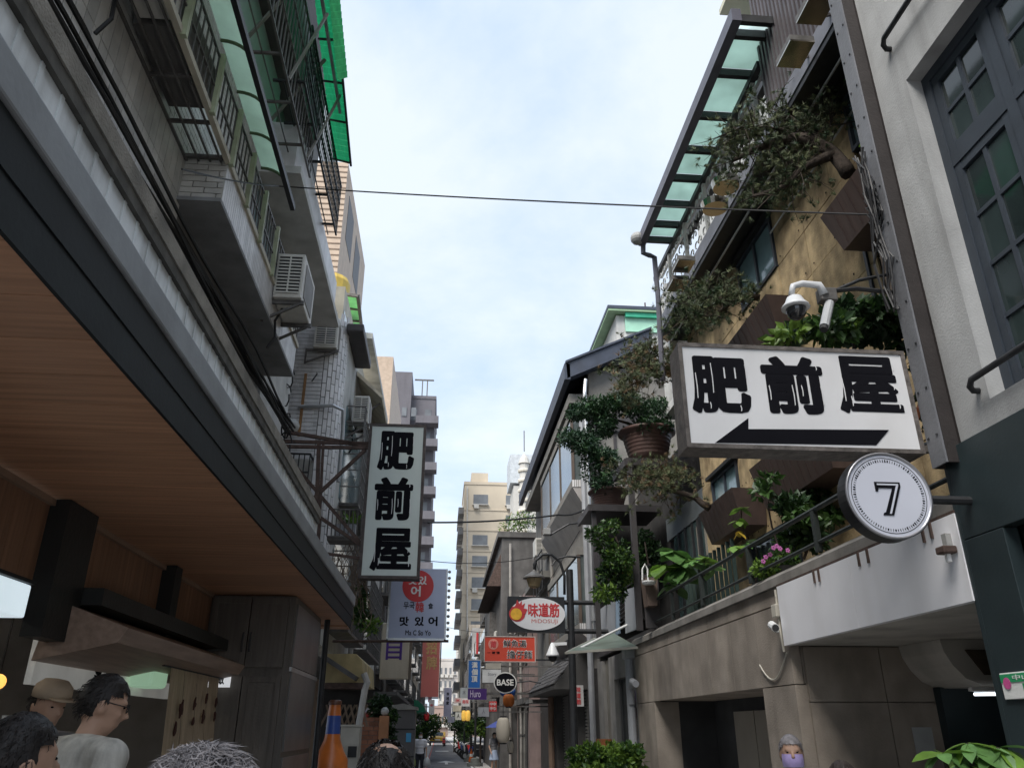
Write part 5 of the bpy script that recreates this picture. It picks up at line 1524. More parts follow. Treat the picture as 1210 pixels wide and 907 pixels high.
# BASE oval
y = 24.0; c = P(597, 806, y=y)
t = root('oval_bar_sign', 'small black oval sign with white BASE lettering', 'sign', c)
ov = lambda r1, r2: [(c.x + r1 * math.cos(2 * math.pi * k / 32), c.z + r2 * math.sin(2 * math.pi * k / 32)) for k in range(32)]
b = MB(); b.prism(ov(.33, .285), 'y', y, y + .12); b.build('rim', paper_white, t)
b = MB(); b.prism(ov(.30, .255), 'y', y - .012, y - .001); b.build('face', ink, t)
lettering('BASE', t, paper_white, (c.x - .24, c.z - .08, c.x + .24, c.z + .09), y - .012, bold=.025)
b = MB(); b.tube([(c.x + .3, y + .06, c.z), (c.x + .7, y + .06, c.z + .05), (3.4, y + .06, c.z - .1)], .02, 6); b.build('arm', black_metal, t)

def plain_sign(label, y, u0, v0, u1, v1, m, texts=(), name='small_sign', th=.12, arm=1, rim=None):
    p, q = P(u0, v0, y=y), P(u1, v1, y=y)
    t = root(name, label, 'sign', ((p.x + q.x) / 2, y, q.z))
    MB().box(p.x, q.x, y, y + th, q.z, p.z).build('panel', m, t)
    for (s_, m2, f0, g0, f1, g1, bo) in texts:
        W_, H_ = q.x - p.x, p.z - q.z
        lettering(s_, t, m2, (p.x + W_ * f0, q.z + H_ * g0, p.x + W_ * f1, q.z + H_ * g1), y, bold=bo)
    if rim:
        e = .03
        pieces('frame', t, rim, [(p.x - e, q.x + e, y - .01, y + th, p.z, p.z + e), (p.x - e, q.x + e, y - .01, y + th, q.z - e, q.z), (p.x - e, p.x, y - .01, y + th, q.z, p.z), (q.x, q.x + e, y - .01, y + th, q.z, p.z)])
    if arm:
        b = MB(); xe = 3.4 if arm > 0 else -1.9
        b.bar((q.x if arm > 0 else p.x, y + th / 2, (p.z + q.z) / 2), (xe, y + th / 2, (p.z + q.z) / 2), .04); b.build('arm', iron_grey, t)
    return t
blue_sign = mat('blue_sign', (.03, .16, .50), .4, .08, bump=0)
purple_sign = mat('purple_sign', (.085, .035, .19), .45, .1, bump=0)
grey_ink = mat('grey_ink', (.2, .2, .22), .5)
plain_sign('bright blue vertical sign with white characters', 30, 554, 780, 567, 812, blue_sign, [('漢', paper_white, .25, .72, .8, .95, .04), ('個', paper_white, .25, .46, .8, .69, .04), ('頂', paper_white, .25, .2, .8, .43, .04)], rim=alu)
plain_sign('white board with thin grey script left of the black oval', 26, 570, 790, 592, 806, mat('board_white', (.66, .66, .64), .5), [('Story', grey_ink, .3, .45, .75, .75, 0)], rim=iron_grey)
plain_sign('purple board with pale slanted script', 27, 553, 813, 575, 826, purple_sign, [('Huro', mat('script_pale', (.7, .6, .75)), .12, .2, .68, .85, .01)])
plain_sign('pale square sign left of the purple board', 31, 544, 812, 553, 824, mat('pale_sign', (.6, .62, .6), .5), [('木', grey_ink, .3, .3, .7, .75, .01)])
plain_sign('red and white patterned sign with a blue foot', 25, 578, 828, 587, 840, mat('red_dot', (.6, .06, .06), .5), [('中中', paper_white, .1, .55, .9, .9, .02), ('中中', paper_white, .1, .1, .9, .45, .02)])
plain_sign('grey board with a faint dark A shaped emblem', 28, 565, 835, 578, 846, mat('grey_sign', (.42, .43, .45), .5), [('人', grey_ink, .35, .3, .65, .85, .02)])
plain_sign('lavender vertical banner far down the lane', 60, 525, 812, 533, 846, mat('lav_banner', (.33, .33, .43), .6), [('本', ink, .3, .72, .7, .85, .03), ('格', ink, .3, .56, .7, .69, .03), ('家', ink, .3, .40, .7, .53, .03)], arm=0)
plain_sign('lilac sign below the lavender banner', 58, 529, 846, 537, 853, mat('lilac', (.4, .4, .48), .6))
plain_sign('white stacked sign with pink print', 40, 545, 824, 555, 834, mat('white_far', (.62, .60, .58), .5), [('湘味', red_sign, .1, .3, .9, .8, .02)])
plain_sign('reddish white sign beside the pink printed sign', 42, 537, 824, 545, 830, mat('white_pink', (.6, .45, .42), .5), [('米', red_sign, .2, .2, .8, .8, .03)])
plain_sign('cream sign low among the far right signs', 44, 535, 833, 545, 840, mat('cream_far', (.6, .54, .42), .5))
plain_sign('white lit sign above the golden lanterns', 46, 538, 841, 545, 850, mat('white_lit', (.72, .72, .66), .5), [('A', ink, .3, .3, .7, .8, .02)])
plain_sign('red hanging sign shaped like a cross above the blue sign', 36, 563, 747, 565, 772, red_sign, name='cross_sign')
plain_sign('white board with a red seal below the left green awning', 34, 507, 826, 513, 843, mat('white_far', (.62, .60, .58)), [('申', red_sign, .25, .5, .75, .7, .02)], arm=-1)
plain_sign('narrow red sign at the left of the far lane', 50, 506, 823, 510, 829, mat('pink_sign', (.6, .1, .2), .5), arm=-1)
plain_sign('small vertical white sign with three red characters on the shutter pier', 18.9, 677, 809, 690, 834, mat('sign_dull', (.5, .49, .48), .6), [('味', red_sign, .3, .66, .75, .92, .03), ('道', red_sign, .3, .37, .75, .63, .03), ('筋', red_sign, .3, .08, .75, .34, .03)], arm=0)
plain_sign('beige sign hanging under the red noodle board', 22, 574, 783, 592, 790, mat('beige_sign', (.44, .42, .36), .6))

# lanterns
def lantern(label, y, u, v, rx, rz, m, grp=None):
    c = P(u, v, y=y)
    t = root('paper_lantern', label, 'lantern', c, grp)
    prof = []
    n = 14
    for k in range(n + 1):
        a = -math.pi / 2 + math.pi * k / n
        prof.append((max(.04, rx * (abs(math.cos(a)) ** .45)) * (1 if k % 2 else .97), rz * math.sin(a)))
    b = MB(); b.lathe(c, prof, 18); b.build('shade', m, t, smooth=True)
    b = MB(); b.lathe(c, [(rx * .5, -rz - .03), (rx * .5, -rz + .02)], 12); b.build('base_ring', black_metal, t)
    b = MB(); b.lathe(c, [(rx * .5, rz - .02), (rx * .5, rz + .03)], 12); b.build('cap', black_metal, t)
    b = MB(); b.tube([c + V((0, 0, rz)), c + V((0, 0, rz + .35))], .01, 5); b.build('cord', black_metal, t)
lan_w = mat('lantern_white', (.68, .62, .52), .7, .06, bump=0, trans=.3)
lantern('large cream cylinder lantern hanging under the right awning', 24, 594.5, 862, .20, .33, lan_w)
lantern('small cream lantern below the large cream lantern', 24.3, 603, 882, .09, .15, lan_w)
lantern('orange round lantern under the black oval sign', 24.6, 601, 827, .17, .17, mat('lantern_orange', (.62, .20, .05), .6, trans=.3))
lantern('blue lantern partly hidden behind the black oval sign', 25.2, 600, 817, .24, .13, mat('lantern_blue', (.04, .14, .45), .6, trans=.2))
for k, (u, v) in enumerate(((548, 845), (553, 845))):
    lantern(('first golden lantern beside the white lit sign', 'second golden lantern nearer the purple board')[k], 45, u, v, .13, .26, mat('lantern_gold', (.70, .42, .08), .4, emit=.15, bump=0))
lantern('red round lantern on the left beyond the banner', 48, 504, 846, .16, .22, mat('lantern_red', (.55, .03, .03), .6))

# ---------- cable bundle along the left ledge ----------
cb_ = root('cable_bundle', 'thick bundle of black cables running under the tiled balcony above the concrete ledge', 'cable', (-2.4, 6, 5.6))
for k in range(7):
    b = MB(); pts = []
    o1, o2 = R.uniform(-.07, .07), R.uniform(-.06, .06)
    for j in range(15):
        y = 1.5 + j * .72
        pts.append((-2.40 + o1 + .02 * math.sin(j * 1.1 + k), y, 5.52 + .035 * y + o2 + .03 * math.sin(j * .9 + k * 2)))
    b.tube(pts, R.choice((.012, .018, .022)), 6); b.build('strand', cable_black, cb_)
ct = root('cable_coil', 'messy coil of black cables hung at the brick corner beyond the ledge', 'cable', P(330, 480, y=12.0))
for k in range(12):
    c = P(326 + R.uniform(-14, 16), 470 + R.uniform(-40, 70), y=11.9)
    b = MB(); r_ = R.uniform(.06, .16)
    b.tube([c + V((r_ * math.cos(i * .75) * .7, .05 * math.sin(i + k), r_ * math.sin(i * .75) * 1.3 - i * .015)) for i in range(10)], .012, 5); b.build('loop', cable_black, ct)
wire('thin cable strung along the tile wall above the bundle', [(-2.57, 2, 6.1), (-2.57, 4.2, 6.15), (-2.57, 6.2, 6.12)], .006, .02)
wire('second thin cable drooping along the tile wall', [(-2.56, 2, 5.5), (-2.56, 4.5, 5.4), (-2.56, 7, 5.5)], .006, .04)
wl = root('wall_light', 'round pale bulkhead light on the glazed brick wall', 'lamp', P(342, 503, y=13.1))
p = P(345, 503, y=13.1); b = MB(); b.ball(p, .13, 14, 10); b.build('globe', mat('globe', (.5, .5, .48), .3), wl, smooth=True)
b = MB(); b.tube([p, p + V((0, .12, 0))], .06, 8); b.build('base', iron_grey, wl)
ac_unit('white air conditioner above the rounded brick corner', (-2.28, 13.0, 8.05), .42, .5, .6)
ac_unit('small white air conditioner on the sill beside the rounded corner', (-1.72, 14.5, 7.2), .3, .6, .55)
ac_unit('old air conditioner box inside the caged bars over the tile wall', (-2.36, 4.1, 6.80), .3, .6, .5, braces=False)
# barred balcony low on the brick wall
bb = root('barred_window', 'black barred window cage low on the glazed brick wall behind the sign frame', 'window', P(345, 565, y=12.9))
p, q = P(322, 535, y=12.85), P(362, 580, y=12.85)
MB().box(p.x, q.x, 13.16, 13.19, q.z, p.z).build('pane', mat('pane_beige', (.35, .34, .31), .3), bb)
its = []
for k in range(8):
    x = p.x + (q.x - p.x) * k / 7
    its.append(('bar', (x, 12.85, q.z), (x, 12.85, p.z), .018))
for z in (q.z, (p.z + q.z) / 2, p.z): its.append(('bar', (p.x, 12.85, z), (q.x, 12.85, z), .025))
for x in (p.x, q.x):
    for z in (q.z, p.z): its.append(('bar', (x, 12.85, z), (x, 13.18, z), .025))
pieces('cage_bar', bb, black_metal, its)
MB().box(p.x, q.x, 12.83, 13.18, q.z - .22, q.z - .02).build('tray', black_metal, bb)

# ---------- old lean-to at street level on the left ----------
LT = root('lean_to_shop', 'old lean-to shop with ochre plaster, scalloped roof tiles and a wooden lattice', 'building', (-2, 14, 0))
LY = 13.45
def pl_(par, name, m, pts, y, t=.06):
    q = [P(u, v, y=y) for u, v in pts]
    b = MB(); b.prism([(a.x, a.z) for a in q], 'y', y, y + t); return b.build(name, m, par)
pl_(LT, 'plaster_band', yellow_plaster, [(384, 772), (421, 772), (428, 780), (429, 806), (384, 806)], LY, 2.4)
pl_(LT, 'dark_opening', mat('recess_dark', (.035, .033, .032)), [(382, 807), (427, 807), (420, 907), (372, 907)], LY + .5, .1)
pl_(LT, 'lintel', rust, [(382, 806), (430, 806), (430, 813), (382, 813)], LY - .05, .5)
its = []
for r_ in range(4):
    for k in range(6 - r_):
        p = P(384 + r_ * 7 + k * 3, 779 + r_ * 5, y=LY - .12)
    p0_, p1_ = P(383 + r_ * 9, 776 + r_ * 6, y=LY - .1), P(395 + r_ * 9, 784 + r_ * 6, y=LY - .1)
    its.append(('bar', p0_, p1_, .5, .07))
pieces('roof_tile', LT, mat('tile_roof', (.10, .10, .10), .7, .2, 6, rnd=.2), its)
its = []
for k in range(7):
    its.append(('bar', P(386 + k * 7, 832, y=LY + .3), P(378 + k * 7 + 14, 858, y=LY + .3), .03))
    its.append(('bar', P(392 + k * 7, 832, y=LY + .32), P(378 + k * 7, 858, y=LY + .32), .03))
pieces('lattice_strip', LT, mat('lattice', (.20, .15, .11), .8), its)
pt = [P(430, 795, y=LY - .1), P(434, 806, y=LY - .1), P(431, 815, y=LY - .1), P(425, 850, y=LY - .1), P(418, 907, y=LY - .1)]
b = MB(); b.tube(pt, .05, 8); b.build('drain_pipe', mat('pipe_white', (.45, .44, .42), .5, stain=.3), LT)
mc = root('meter_cabinet', 'beige metal cabinet with a small dark plate beside the lattice', 'cabinet', P(413, 880, y=13.2))
p, q = P(403, 858, y=13.2), P(422, 907, y=13.2)
MB().box(p.x, q.x, 13.2, 13.6, 0, p.z).build('casing', mat('cab_beige', (.42, .40, .35), .5), mc, bevel=.01)
MB().box(p.x + .13, p.x + .26, 13.185, 13.199, p.z - .42, p.z - .27).build('plate', black_metal, mc)
b = MB(); b.box(p.x - .02, q.x + .02, 13.18, 13.62, p.z + .002, p.z + .03); b.build('lid', mat('cab_beige', (.42, .40, .35)), mc)
bw = root('brick_gatepost', 'reddish brick garden wall with an orange lamp pillar', 'wall', P(437, 880, y=19))
p, q = P(426, 848, y=19), P(445, 907, y=19)
MB().box(p.x + .01, q.x - .01, 19.01, 19.5, 0, p.z - .01).build('core', grout, bw)
its = []
z = .0; k = 0
while z < p.z - .05:
    x = p.x - (.1 if k % 2 else 0)
    while x < q.x:
        its.append((max(x, p.x), min(x + .19, q.x), 18.99, 19.05, z, z + .08)); x += .2
    z += .09; k += 1
pieces('brick', bw, mat('brick_red', (.26, .115, .07), .85, .2, 6, rnd=.2), its)
MB().box(q.x + .002, q.x + .2, 18.9, 19.2, 0, p.z + .05).build('pillar', mat('pillar_orange', (.42, .20, .10), .8), bw)
b = MB(); b.ball((q.x + .1, 19.05, p.z + .14), .09); b.build('globe', mat('globe', (.5, .5, .48)), bw)
ks = root('meter_kiosk', 'tall dark grey steel kiosk with a pitched lid and blue stickers', 'kiosk', P(476, 880, y=21))
p, q = P(463, 838, y=21), P(488, 907, y=21)
MB().box(p.x, q.x, 21, 22, 0, p.z).build('casing', mat('kiosk_grey', (.13, .125, .125), .5, .1, 2, stain=.2), ks)
b = MB(); b.prism([(p.x - .05, p.z + .002), (q.x + .05, p.z + .002), (q.x + .05, p.z + .06), ((p.x + q.x) / 2, p.z + .14), (p.x - .05, p.z + .10)], 'y', 20.95, 22.05); b.build('lid', mat('kiosk_lid', (.3, .29, .26), .6), ks)
its = [(p.x - .004, q.x + .004, 20.985, 20.999, z, z + .03) for z in (p.z - .45, p.z - 1.05)]
pieces('seam', ks, black_metal, its)
st_b = mat('sticker_blue', (.08, .35, .6), .5)
MB().box(q.x - .2, q.x - .08, 20.98, 20.998, p.z - .72, p.z - .52).build('sticker', st_b, ks)
MB().box(q.x - .24, q.x - .06, 20.98, 20.998, p.z - 1.28, p.z - 1.10).build('sticker', mat('sticker_pale', (.4, .5, .65), .5), ks)
ga = root('green_awning', 'small dark green quarter round awning below the red banner', 'awning', P(496, 835, y=28))
q = [P(489, 826, y=28), P(494, 827, y=28), P(501, 834, y=28), P(503, 841, y=28), P(489, 841, y=28)]
b = MB(); b.prism([(a.x, a.z) for a in q], 'y', 28, 31); b.build('canvas', mat('canvas_green', (.02, .17, .09), .7, .15), ga)
b = MB(); b.bar((q[3].x, 27.97, q[3].z), (q[3].x, 31, q[3].z), .04); b.build('edge_bar', iron_grey, ga)
dc = root('dome_camera', 'small white pole camera left of the tiled awning', 'camera', P(653, 768, y=20))
p = P(653, 772, y=20); b = MB(); b.lathe(p, [(.03, .26), (.08, .16), (.16, -.02), (.17, -.06)], 16); b.build('housing', cam_white, dc, smooth=True)
b = MB(); b.ball((p.x, p.y, p.z - .08), .11, 12, 8); b.build('dome', black_metal, dc, smooth=True)
b = MB(); b.bar((p.x, p.y, p.z + .22), (p.x + .35, p.y, p.z + .24), .07); b.build('arm', cam_white, dc)
la = root('arched_lamp', 'small square lamp on a black arched arm before the bay windows', 'lamp', P(650, 629, y=17.5))
b = MB(); b.tube([P(u, v, y=17.5) for u, v in ((686, 658), (670, 657), (658, 660), (652, 668))], .022, 6); b.build('arm', black_metal, la)
b = MB(); b.tube([P(u, v, y=17.5) for u, v in ((688, 617), (672, 619), (658, 627), (650, 632))], .022, 6); b.build('arm', black_metal, la)
p = P(647, 629, y=17.5); b = MB(); b.box(p.x - .1, p.x + .06, 17.4, 17.6, p.z - .06, p.z + .08); b.build('head', mat('lamp_grey', (.3, .3, .29)), la, bevel=.01)
# ---------- plants ----------
def rv():
    while True:
        v = V((R.uniform(-1, 1), R.uniform(-1, 1), R.uniform(-1, 1)))
        if .05 < v.length < 1: return v

def foliage(par, blobs, n, size, mats, asp=.5, shell=.4, up=.35, name='foliage', smooth=False):
    """many small folded leaves scattered through ellipsoid clumps"""
    b = MB()
    wts = [r[0] * r[1] * r[2] for _, r in blobs]
    tot = sum(wts)
    for (c, r), w in zip(blobs, wts):
        c = V(c)
        k = max(6, int(n * w / tot))
        hue = R.choice(range(len(mats)))
        for _ in range(k):
            v = rv()
            if R.random() < shell: v = v.normalized() * R.uniform(.75, 1.05)
            p = c + V((v.x * r[0], v.y * r[1], v.z * r[2]))
            b.cm = hue if R.random() < .6 else R.randrange(len(mats))
            d = (rv().normalized() + V((v.x, v.y, v.z)) * .6).normalized()
            nrm = (rv().normalized() + V((0, 0, 1)) * up * 2).normalized()
            sd = d.cross(nrm)
            if sd.length < .1: continue
            sd.normalize(); nn = sd.cross(d)
            L_ = size * R.uniform(.6, 1.3); w_ = L_ * asp * .5
            b.add([p, p + d * L_ * .45 + sd * w_ + nn * w_ * .25, p + d * L_, p + d * L_ * .45 - sd * w_ + nn * w_ * .25, p + d * L_ * .5], [(0, 1, 4), (1, 2, 4), (2, 3, 4), (3, 0, 4)])
    return b.build(name, mats, par, kind='stuff')

def tufts(par, pts, n, spread, length, mats, needles=12, flat=.5, name='needles', wd=.0045):
    """pine needle tufts around branch points"""
    b = MB()
    for _ in range(n):
        p0 = V(R.choice(pts))
        v = rv()
        p = p0 + V((v.x * spread, v.y * spread, v.z * spread * flat))
        hue = R.randrange(len(mats))
        ax = (rv().normalized() + V((0, 0, .5))).normalized()
        for _ in range(needles):
            b.cm = hue
            d = (ax + rv() * .9).normalized()
            sd = d.cross(rv()).normalized() if True else None
            L_ = length * R.uniform(.6, 1.2)
            b.add([p - sd * wd, p + sd * wd, p + d * L_], [(0, 1, 2)])
    return b.build(name, mats, par, kind='stuff')

pine_a = mat('pine_grey', (.075, .098, .05), .7, .4, 9, bump=0)
pine_b = mat('pine_olive', (.11, .13, .06), .7, .4, 9, bump=0)
pine_c = mat('pine_rust', (.16, .11, .06), .7, .4, 9, bump=0)
podo_a = mat('podo_dark', (.018, .05, .022), .5, .4, 9, bump=0, trans=.1)
podo_b = mat('podo_mid', (.035, .085, .03), .5, .4, 9, bump=0, trans=.15)

def limb(par, px, y0, y1, r0, r1, name='limb'):
    m = len(px)
    pts = [P(u, v, y=y0 + (y1 - y0) * i / (m - 1)) for i, (u, v) in enumerate(px)]
    # smooth with midpoints and slight wander
    out = []
    for i in range(m - 1):
        out.append(pts[i]); mid = (pts[i] + pts[i + 1]) / 2
        out.append(mid + rv() * (pts[i + 1] - pts[i]).length * .06)
    out.append(pts[-1])
    b = MB(); b.tube(out, r0, 6, r1=r1); b.build(name, bark, par, smooth=True)
    return out

def twigs(par, pts, n, ln, r=.006, outv=None, up=.2):
    b = MB(); ends = []
    for _ in range(n):
        i = R.randrange(len(pts))
        p = pts[i]
        d = (rv().normalized() + V((0, 0, up)) + (outv or V((0, 0, 0)))).normalized()
        q = p + d * ln * R.uniform(.4, 1); q2 = q + (d + rv() * .7).normalized() * ln * .5
        b.tube([p, q, q2], [r, r * .7, r * .3], 4, cap=False)
        ends += [q, q2, p.lerp(q, .6)]
    b.build('twig', bark, par, kind='stuff')
    return ends

# big pine leaning out of the uppermost window box
PT = root('pine_tree', 'large grey green pine leaning out of the topmost window box into the street', 'tree', P(1003, 205, y=6.6), 'miniature pines on the yellow building')
l0 = limb(PT, [(1003, 206), (992, 190), (978, 176), (962, 167), (945, 163)], 6.6, 6.8, .085, .07, 'trunk')
l1 = limb(PT, [(945, 163), (925, 165), (905, 172), (885, 180), (865, 190)], 6.8, 7.1, .065, .022)
l2 = limb(PT, [(985, 183), (962, 192), (945, 200), (935, 214), (918, 224), (890, 232)], 6.65, 6.9, .06, .02)
l3 = limb(PT, [(958, 166), (950, 150), (935, 138), (915, 130)], 6.8, 7.3, .025, .008)
l4 = limb(PT, [(945, 163), (930, 155), (905, 150), (880, 150), (865, 155)], 6.9, 6.6, .022, .006)
l5 = limb(PT, [(978, 176), (985, 158), (982, 140), (990, 128)], 6.7, 6.9, .02, .006)
base_pts = l1[1:] + l2[3:] + l3[1:] + l4[1:] + l5[2:]
en = twigs(PT, base_pts, 170, .34, .007)
crown = []
for (u, v, y, s) in ((905, 150, 7.2, 22), (940, 135, 7.1, 24), (970, 135, 6.9, 20), (870, 165, 7.2, 22), (860, 200, 7.2, 20), (880, 215, 7.2, 22), (905, 235, 7.2, 16), (925, 185, 7.2, 18), (895, 190, 7.1, 26), (950, 120, 7.0, 14), (995, 145, 6.8, 12), (930, 225, 7.1, 10), (870, 235, 7.2, 12)):
    for _ in range(16):
        crown.append(P(u + R.uniform(-s, s), v + R.uniform(-s, s) * .7, y=y + .3 + R.uniform(-.3, .3)))
tufts(PT, crown + en, 1300, .11, .08, [pine_a, pine_a, pine_b, leaf_dark, pine_b], 22, .7)
# branch pine from the second window box
PT = root('pine_tree', 'flat pine branch spreading left from the window box under the lone window', 'tree', P(895, 352, y=9.3), 'miniature pines on the yellow building')
l0 = limb(PT, [(898, 352), (880, 350), (862, 358), (845, 372), (825, 375), (805, 378)], 9.3, 9.6, .05, .012, 'trunk')
l1 = limb(PT, [(862, 358), (845, 350), (825, 350), (805, 362)], 9.4, 9.7, .025, .008)
en = twigs(PT, l0[3:] + l1, 70, .35, .007)
crown = [P(u + R.uniform(-s, s), v + R.uniform(-s, s) * .45, y=9.5 + R.uniform(-.4, .4)) for (u, v, s) in ((850, 348, 22), (820, 355, 18), (880, 345, 14), (808, 372, 14), (815, 388, 14), (845, 375, 12)) for _ in range(14)]
tufts(PT, crown + en, 600, .11, .1, [pine_a, pine_b, leaf_dark, pine_a], 20, .5)
# pine in the big pot behind the wide sign
PT = root('pine_tree', 'brown tinged pine behind the left edge of the wide white sign', 'tree', P(795, 445, y=12.6), 'miniature pines on the yellow building')
l0 = limb(PT, [(812, 448), (795, 441), (775, 440), (755, 432), (738, 428)], 12.6, 13.0, .06, .02, 'trunk')
l1 = limb(PT, [(775, 440), (768, 420), (758, 410)], 12.7, 12.9, .03, .01)
l2 = limb(PT, [(775, 440), (760, 448), (745, 455), (735, 462)], 12.7, 12.9, .03, .01)
en = twigs(PT, l0[2:] + l1 + l2, 90, .4, .008)
crown = [P(u + R.uniform(-s, s), v + R.uniform(-s, s) * .7, y=12.8 + R.uniform(-.5, .5)) for (u, v, s) in ((765, 425, 18), (745, 436, 18), (730, 450, 14), (760, 450, 14), (780, 445, 12), (785, 415, 10), (742, 458, 10), (752, 412, 10)) for _ in range(14)]
tufts(PT, crown + en, 900, .14, .12, [pine_a, pine_c, pine_a, pine_b], 20, .7)
# pine from the lower window box
PT = root('pine_tree', 'rusty tipped pine branch growing left from the lower small window box', 'tree', P(838, 598, y=11.0), 'miniature pines on the yellow building')
l0 = limb(PT, [(838, 600), (822, 588), (805, 582), (785, 578), (765, 570), (748, 562)], 11.0, 11.4, .06, .012, 'trunk')
l1 = limb(PT, [(790, 579), (785, 565), (775, 555)], 11.2, 11.3, .02, .008)
en = twigs(PT, l0[4:] + l1, 60, .35, .007)
crown = [P(u + R.uniform(-s, s), v + R.uniform(-s, s) * .4, y=11.3 + R.uniform(-.4, .4)) for (u, v, s) in ((765, 560, 20), (790, 556, 20), (810, 562, 16), (755, 575, 10), (780, 575, 12)) for _ in range(12)]
tufts(PT, crown + en, 520, .11, .1, [pine_b, pine_c, pine_a, pine_b], 20, .5)

# potted podocarpus on the shelves
pot_brown = mat('pot_brown', (.13, .078, .068), .5, .15, 5, stain=.25, bump=.1)
def big_pot(c, r, h, par):
    prof = [(r * .62, 0), (r * .68, h * .1)]
    for k in range(6):
        t = .15 + .7 * k / 6
        rr = r * (.68 + .28 * t)
        prof += [(rr, h * t), (rr * 1.03, h * (t + .04)), (rr * 1.0, h * (t + .09))]
    prof += [(r * .98, h * .88), (r * 1.08, h * .92), (r * 1.08, h), (r * .95, h), (r * .9, h * .9)]
    b = MB(); b.lathe(c, prof, 28); return b.build('pot', pot_brown, par, smooth=True)
def pad_tree(label, potc, r, h, y, trunk, pads, dens, grp='potted trees on the steel shelves'):
    t = root('potted_tree', label, 'tree', potc, grp)
    big_pot(potc, r, h, t)
    MB().lathe(potc, [(.01, h * .85), (r * .9, h * .86)], 16).build('soil', mat('soil', (.03, .022, .015)), t)
    for px in trunk: limb(t, px, y, y + .1, .05, .02, 'trunk')
    blobs = []
    for (u, v, s) in pads:
        for _ in range(5):
            c = P(u + R.uniform(-s, s), v + R.uniform(-3, 3), y=y + R.uniform(-.3, .3))
            blobs.append((c, (R.uniform(.12, .24), R.uniform(.15, .28), R.uniform(.08, .14))))
    foliage(t, blobs, dens, .09, [podo_a, podo_a, podo_b], .35, .6, .5)
    return t
q = P(768, 544, y=14.4)
pad_tree('dark green layered podocarpus in a ribbed brown pot on the top shelf', V((q.x, 14.5, q.z)), P(798, 530, y=14.4).x - q.x, .62, 14.3, [[(768, 520), (758, 508), (742, 500), (725, 495)], [(765, 515), (780, 500), (790, 492)]],
         [(735, 480, 28), (705, 488, 26), (760, 485, 28), (725, 498, 22), (755, 505, 20), (775, 500, 14), (690, 486, 12), (740, 472, 14), (710, 478, 18), (770, 480, 16), (720, 506, 14), (780, 505, 10)], 11000)
q = P(718, 599, y=16.2)
pad_tree('dark green podocarpus hanging from a brown pot on the lower shelf', V((q.x + .1, 16.5, q.z)), .42, .42, 16.2, [[(716, 585), (712, 565), (705, 545), (700, 525)]],
         [(685, 515, 16), (700, 522, 16), (690, 530, 10), (712, 548, 18), (722, 540, 10), (705, 562, 18), (715, 572, 12), (680, 520, 10), (705, 535, 12)], 6500)

def bush(label, y, trunk, blobs_px, n, size, mats, cat='shrub', name='shrub', dy=.3, r0=.03, asp=.5, up=.35, grp=None):
    b0 = P(trunk[0][0][0], trunk[0][0][1], y=y)
    t = root(name, label, cat, b0, grp)
    for px in trunk: limb(t, px, y, y + .1, r0, r0 * .4, 'stem')
    bl = []
    for (u, v, su, sv) in blobs_px:
        c = P(u, v, y=y + R.uniform(-dy, dy))
        k = (P(u + su, v, y=y).x - P(u, v, y=y).x)
        kv = P(u, v, y=y).z - P(u, v + sv, y=y).z
        bl.append((c, (k, max(.12, k * .8), kv)))
    foliage(t, bl, n, size, mats, asp, .35, up)
    return t
bush('tall airy shrub with pale stems on the steel terrace', 13.9, [[(722, 700), (725, 675), (715, 655), (700, 635)], [(722, 700), (735, 670), (730, 640), (722, 620)]],
     [(706, 633, 12, 10), (722, 622, 12, 8), (715, 645, 12, 9), (730, 660, 18, 14), (722, 680, 16, 14), (738, 680, 12, 14), (715, 700, 14, 10), (735, 645, 8, 8), (698, 628, 6, 5), (728, 700, 12, 10)], 2600, .09, [leaf_mid, leaf_dark, leaf_lime, leaf_mid])
bush('darker shrub right of the steel post on the terrace', 14.6, [[(768, 690), (766, 665), (762, 640)]],
     [(762, 635, 10, 9), (770, 650, 12, 12), (758, 660, 10, 12), (772, 672, 9, 10), (762, 680, 12, 10)], 1500, .09, [leaf_dark, leaf_mid, leaf_dark])
tp_ = root('plant_pot', 'tall square brown pot with a hooked white spout on the terrace corner', 'pot', P(775, 690, y=13.0))
p, q = P(762, 682, y=13.0), P(779, 715, y=13.0)
b = MB(); b.prism([(p.x, p.z), (q.x, p.z), (q.x - .03, q.z), (p.x + .03, q.z)], 'y', 13.0, 13.3); b.build('pot', mat('pot_taupe', (.14, .10, .08), .6, .2, 5), tp_)
b = MB(); b.tube([P(u, v, y=12.95) for u, v in ((766, 690), (765, 672), (762, 666), (759, 672), (759, 685))], .014, 6); b.build('spout', white_paint, tp_)
p = P(767, 690, y=12.9); b = MB(); b.lathe(p, [(.10, 0), (.12, .03), (.12, .05)], 12); b.build('saucer', white_paint, tp_)

def leaf_mesh(nm, m, n_=5):
    key = nm
    b = MB(); vs = []
    prof = [(0, .02), (.2, .30), (.45, .42), (.7, .33), (.9, .12), (1.0, 0.0)]
    for t, w in prof:
        z = -.18 * t * t
        vs += [(t, -w, z + .10 * w), (t, 0, z), (t, w, z + .10 * w)]
    fs = []
    for i in range(len(prof) - 1):
        a = i * 3
        fs += [(a, a + 1, a + 4, a + 3), (a + 1, a + 2, a + 5, a + 4)]
    me = bpy.data.meshes.new(nm); me.from_pydata(vs, [], fs); me.materials.append(m)
    me.polygons.foreach_set('use_smooth', [True] * len(me.polygons))
    return me
big_leaf = leaf_mesh('leaf', leaf_big)
lime_leaf = leaf_mesh('leaf', mat('leaf_young', (.14, .26, .04), .4, .3, 10, bump=0, trans=.25))
yellow_leaf = leaf_mesh('leaf', mat('leaf_yellow', (.50, .34, .04), .5, .2, 10, bump=0, trans=.2))
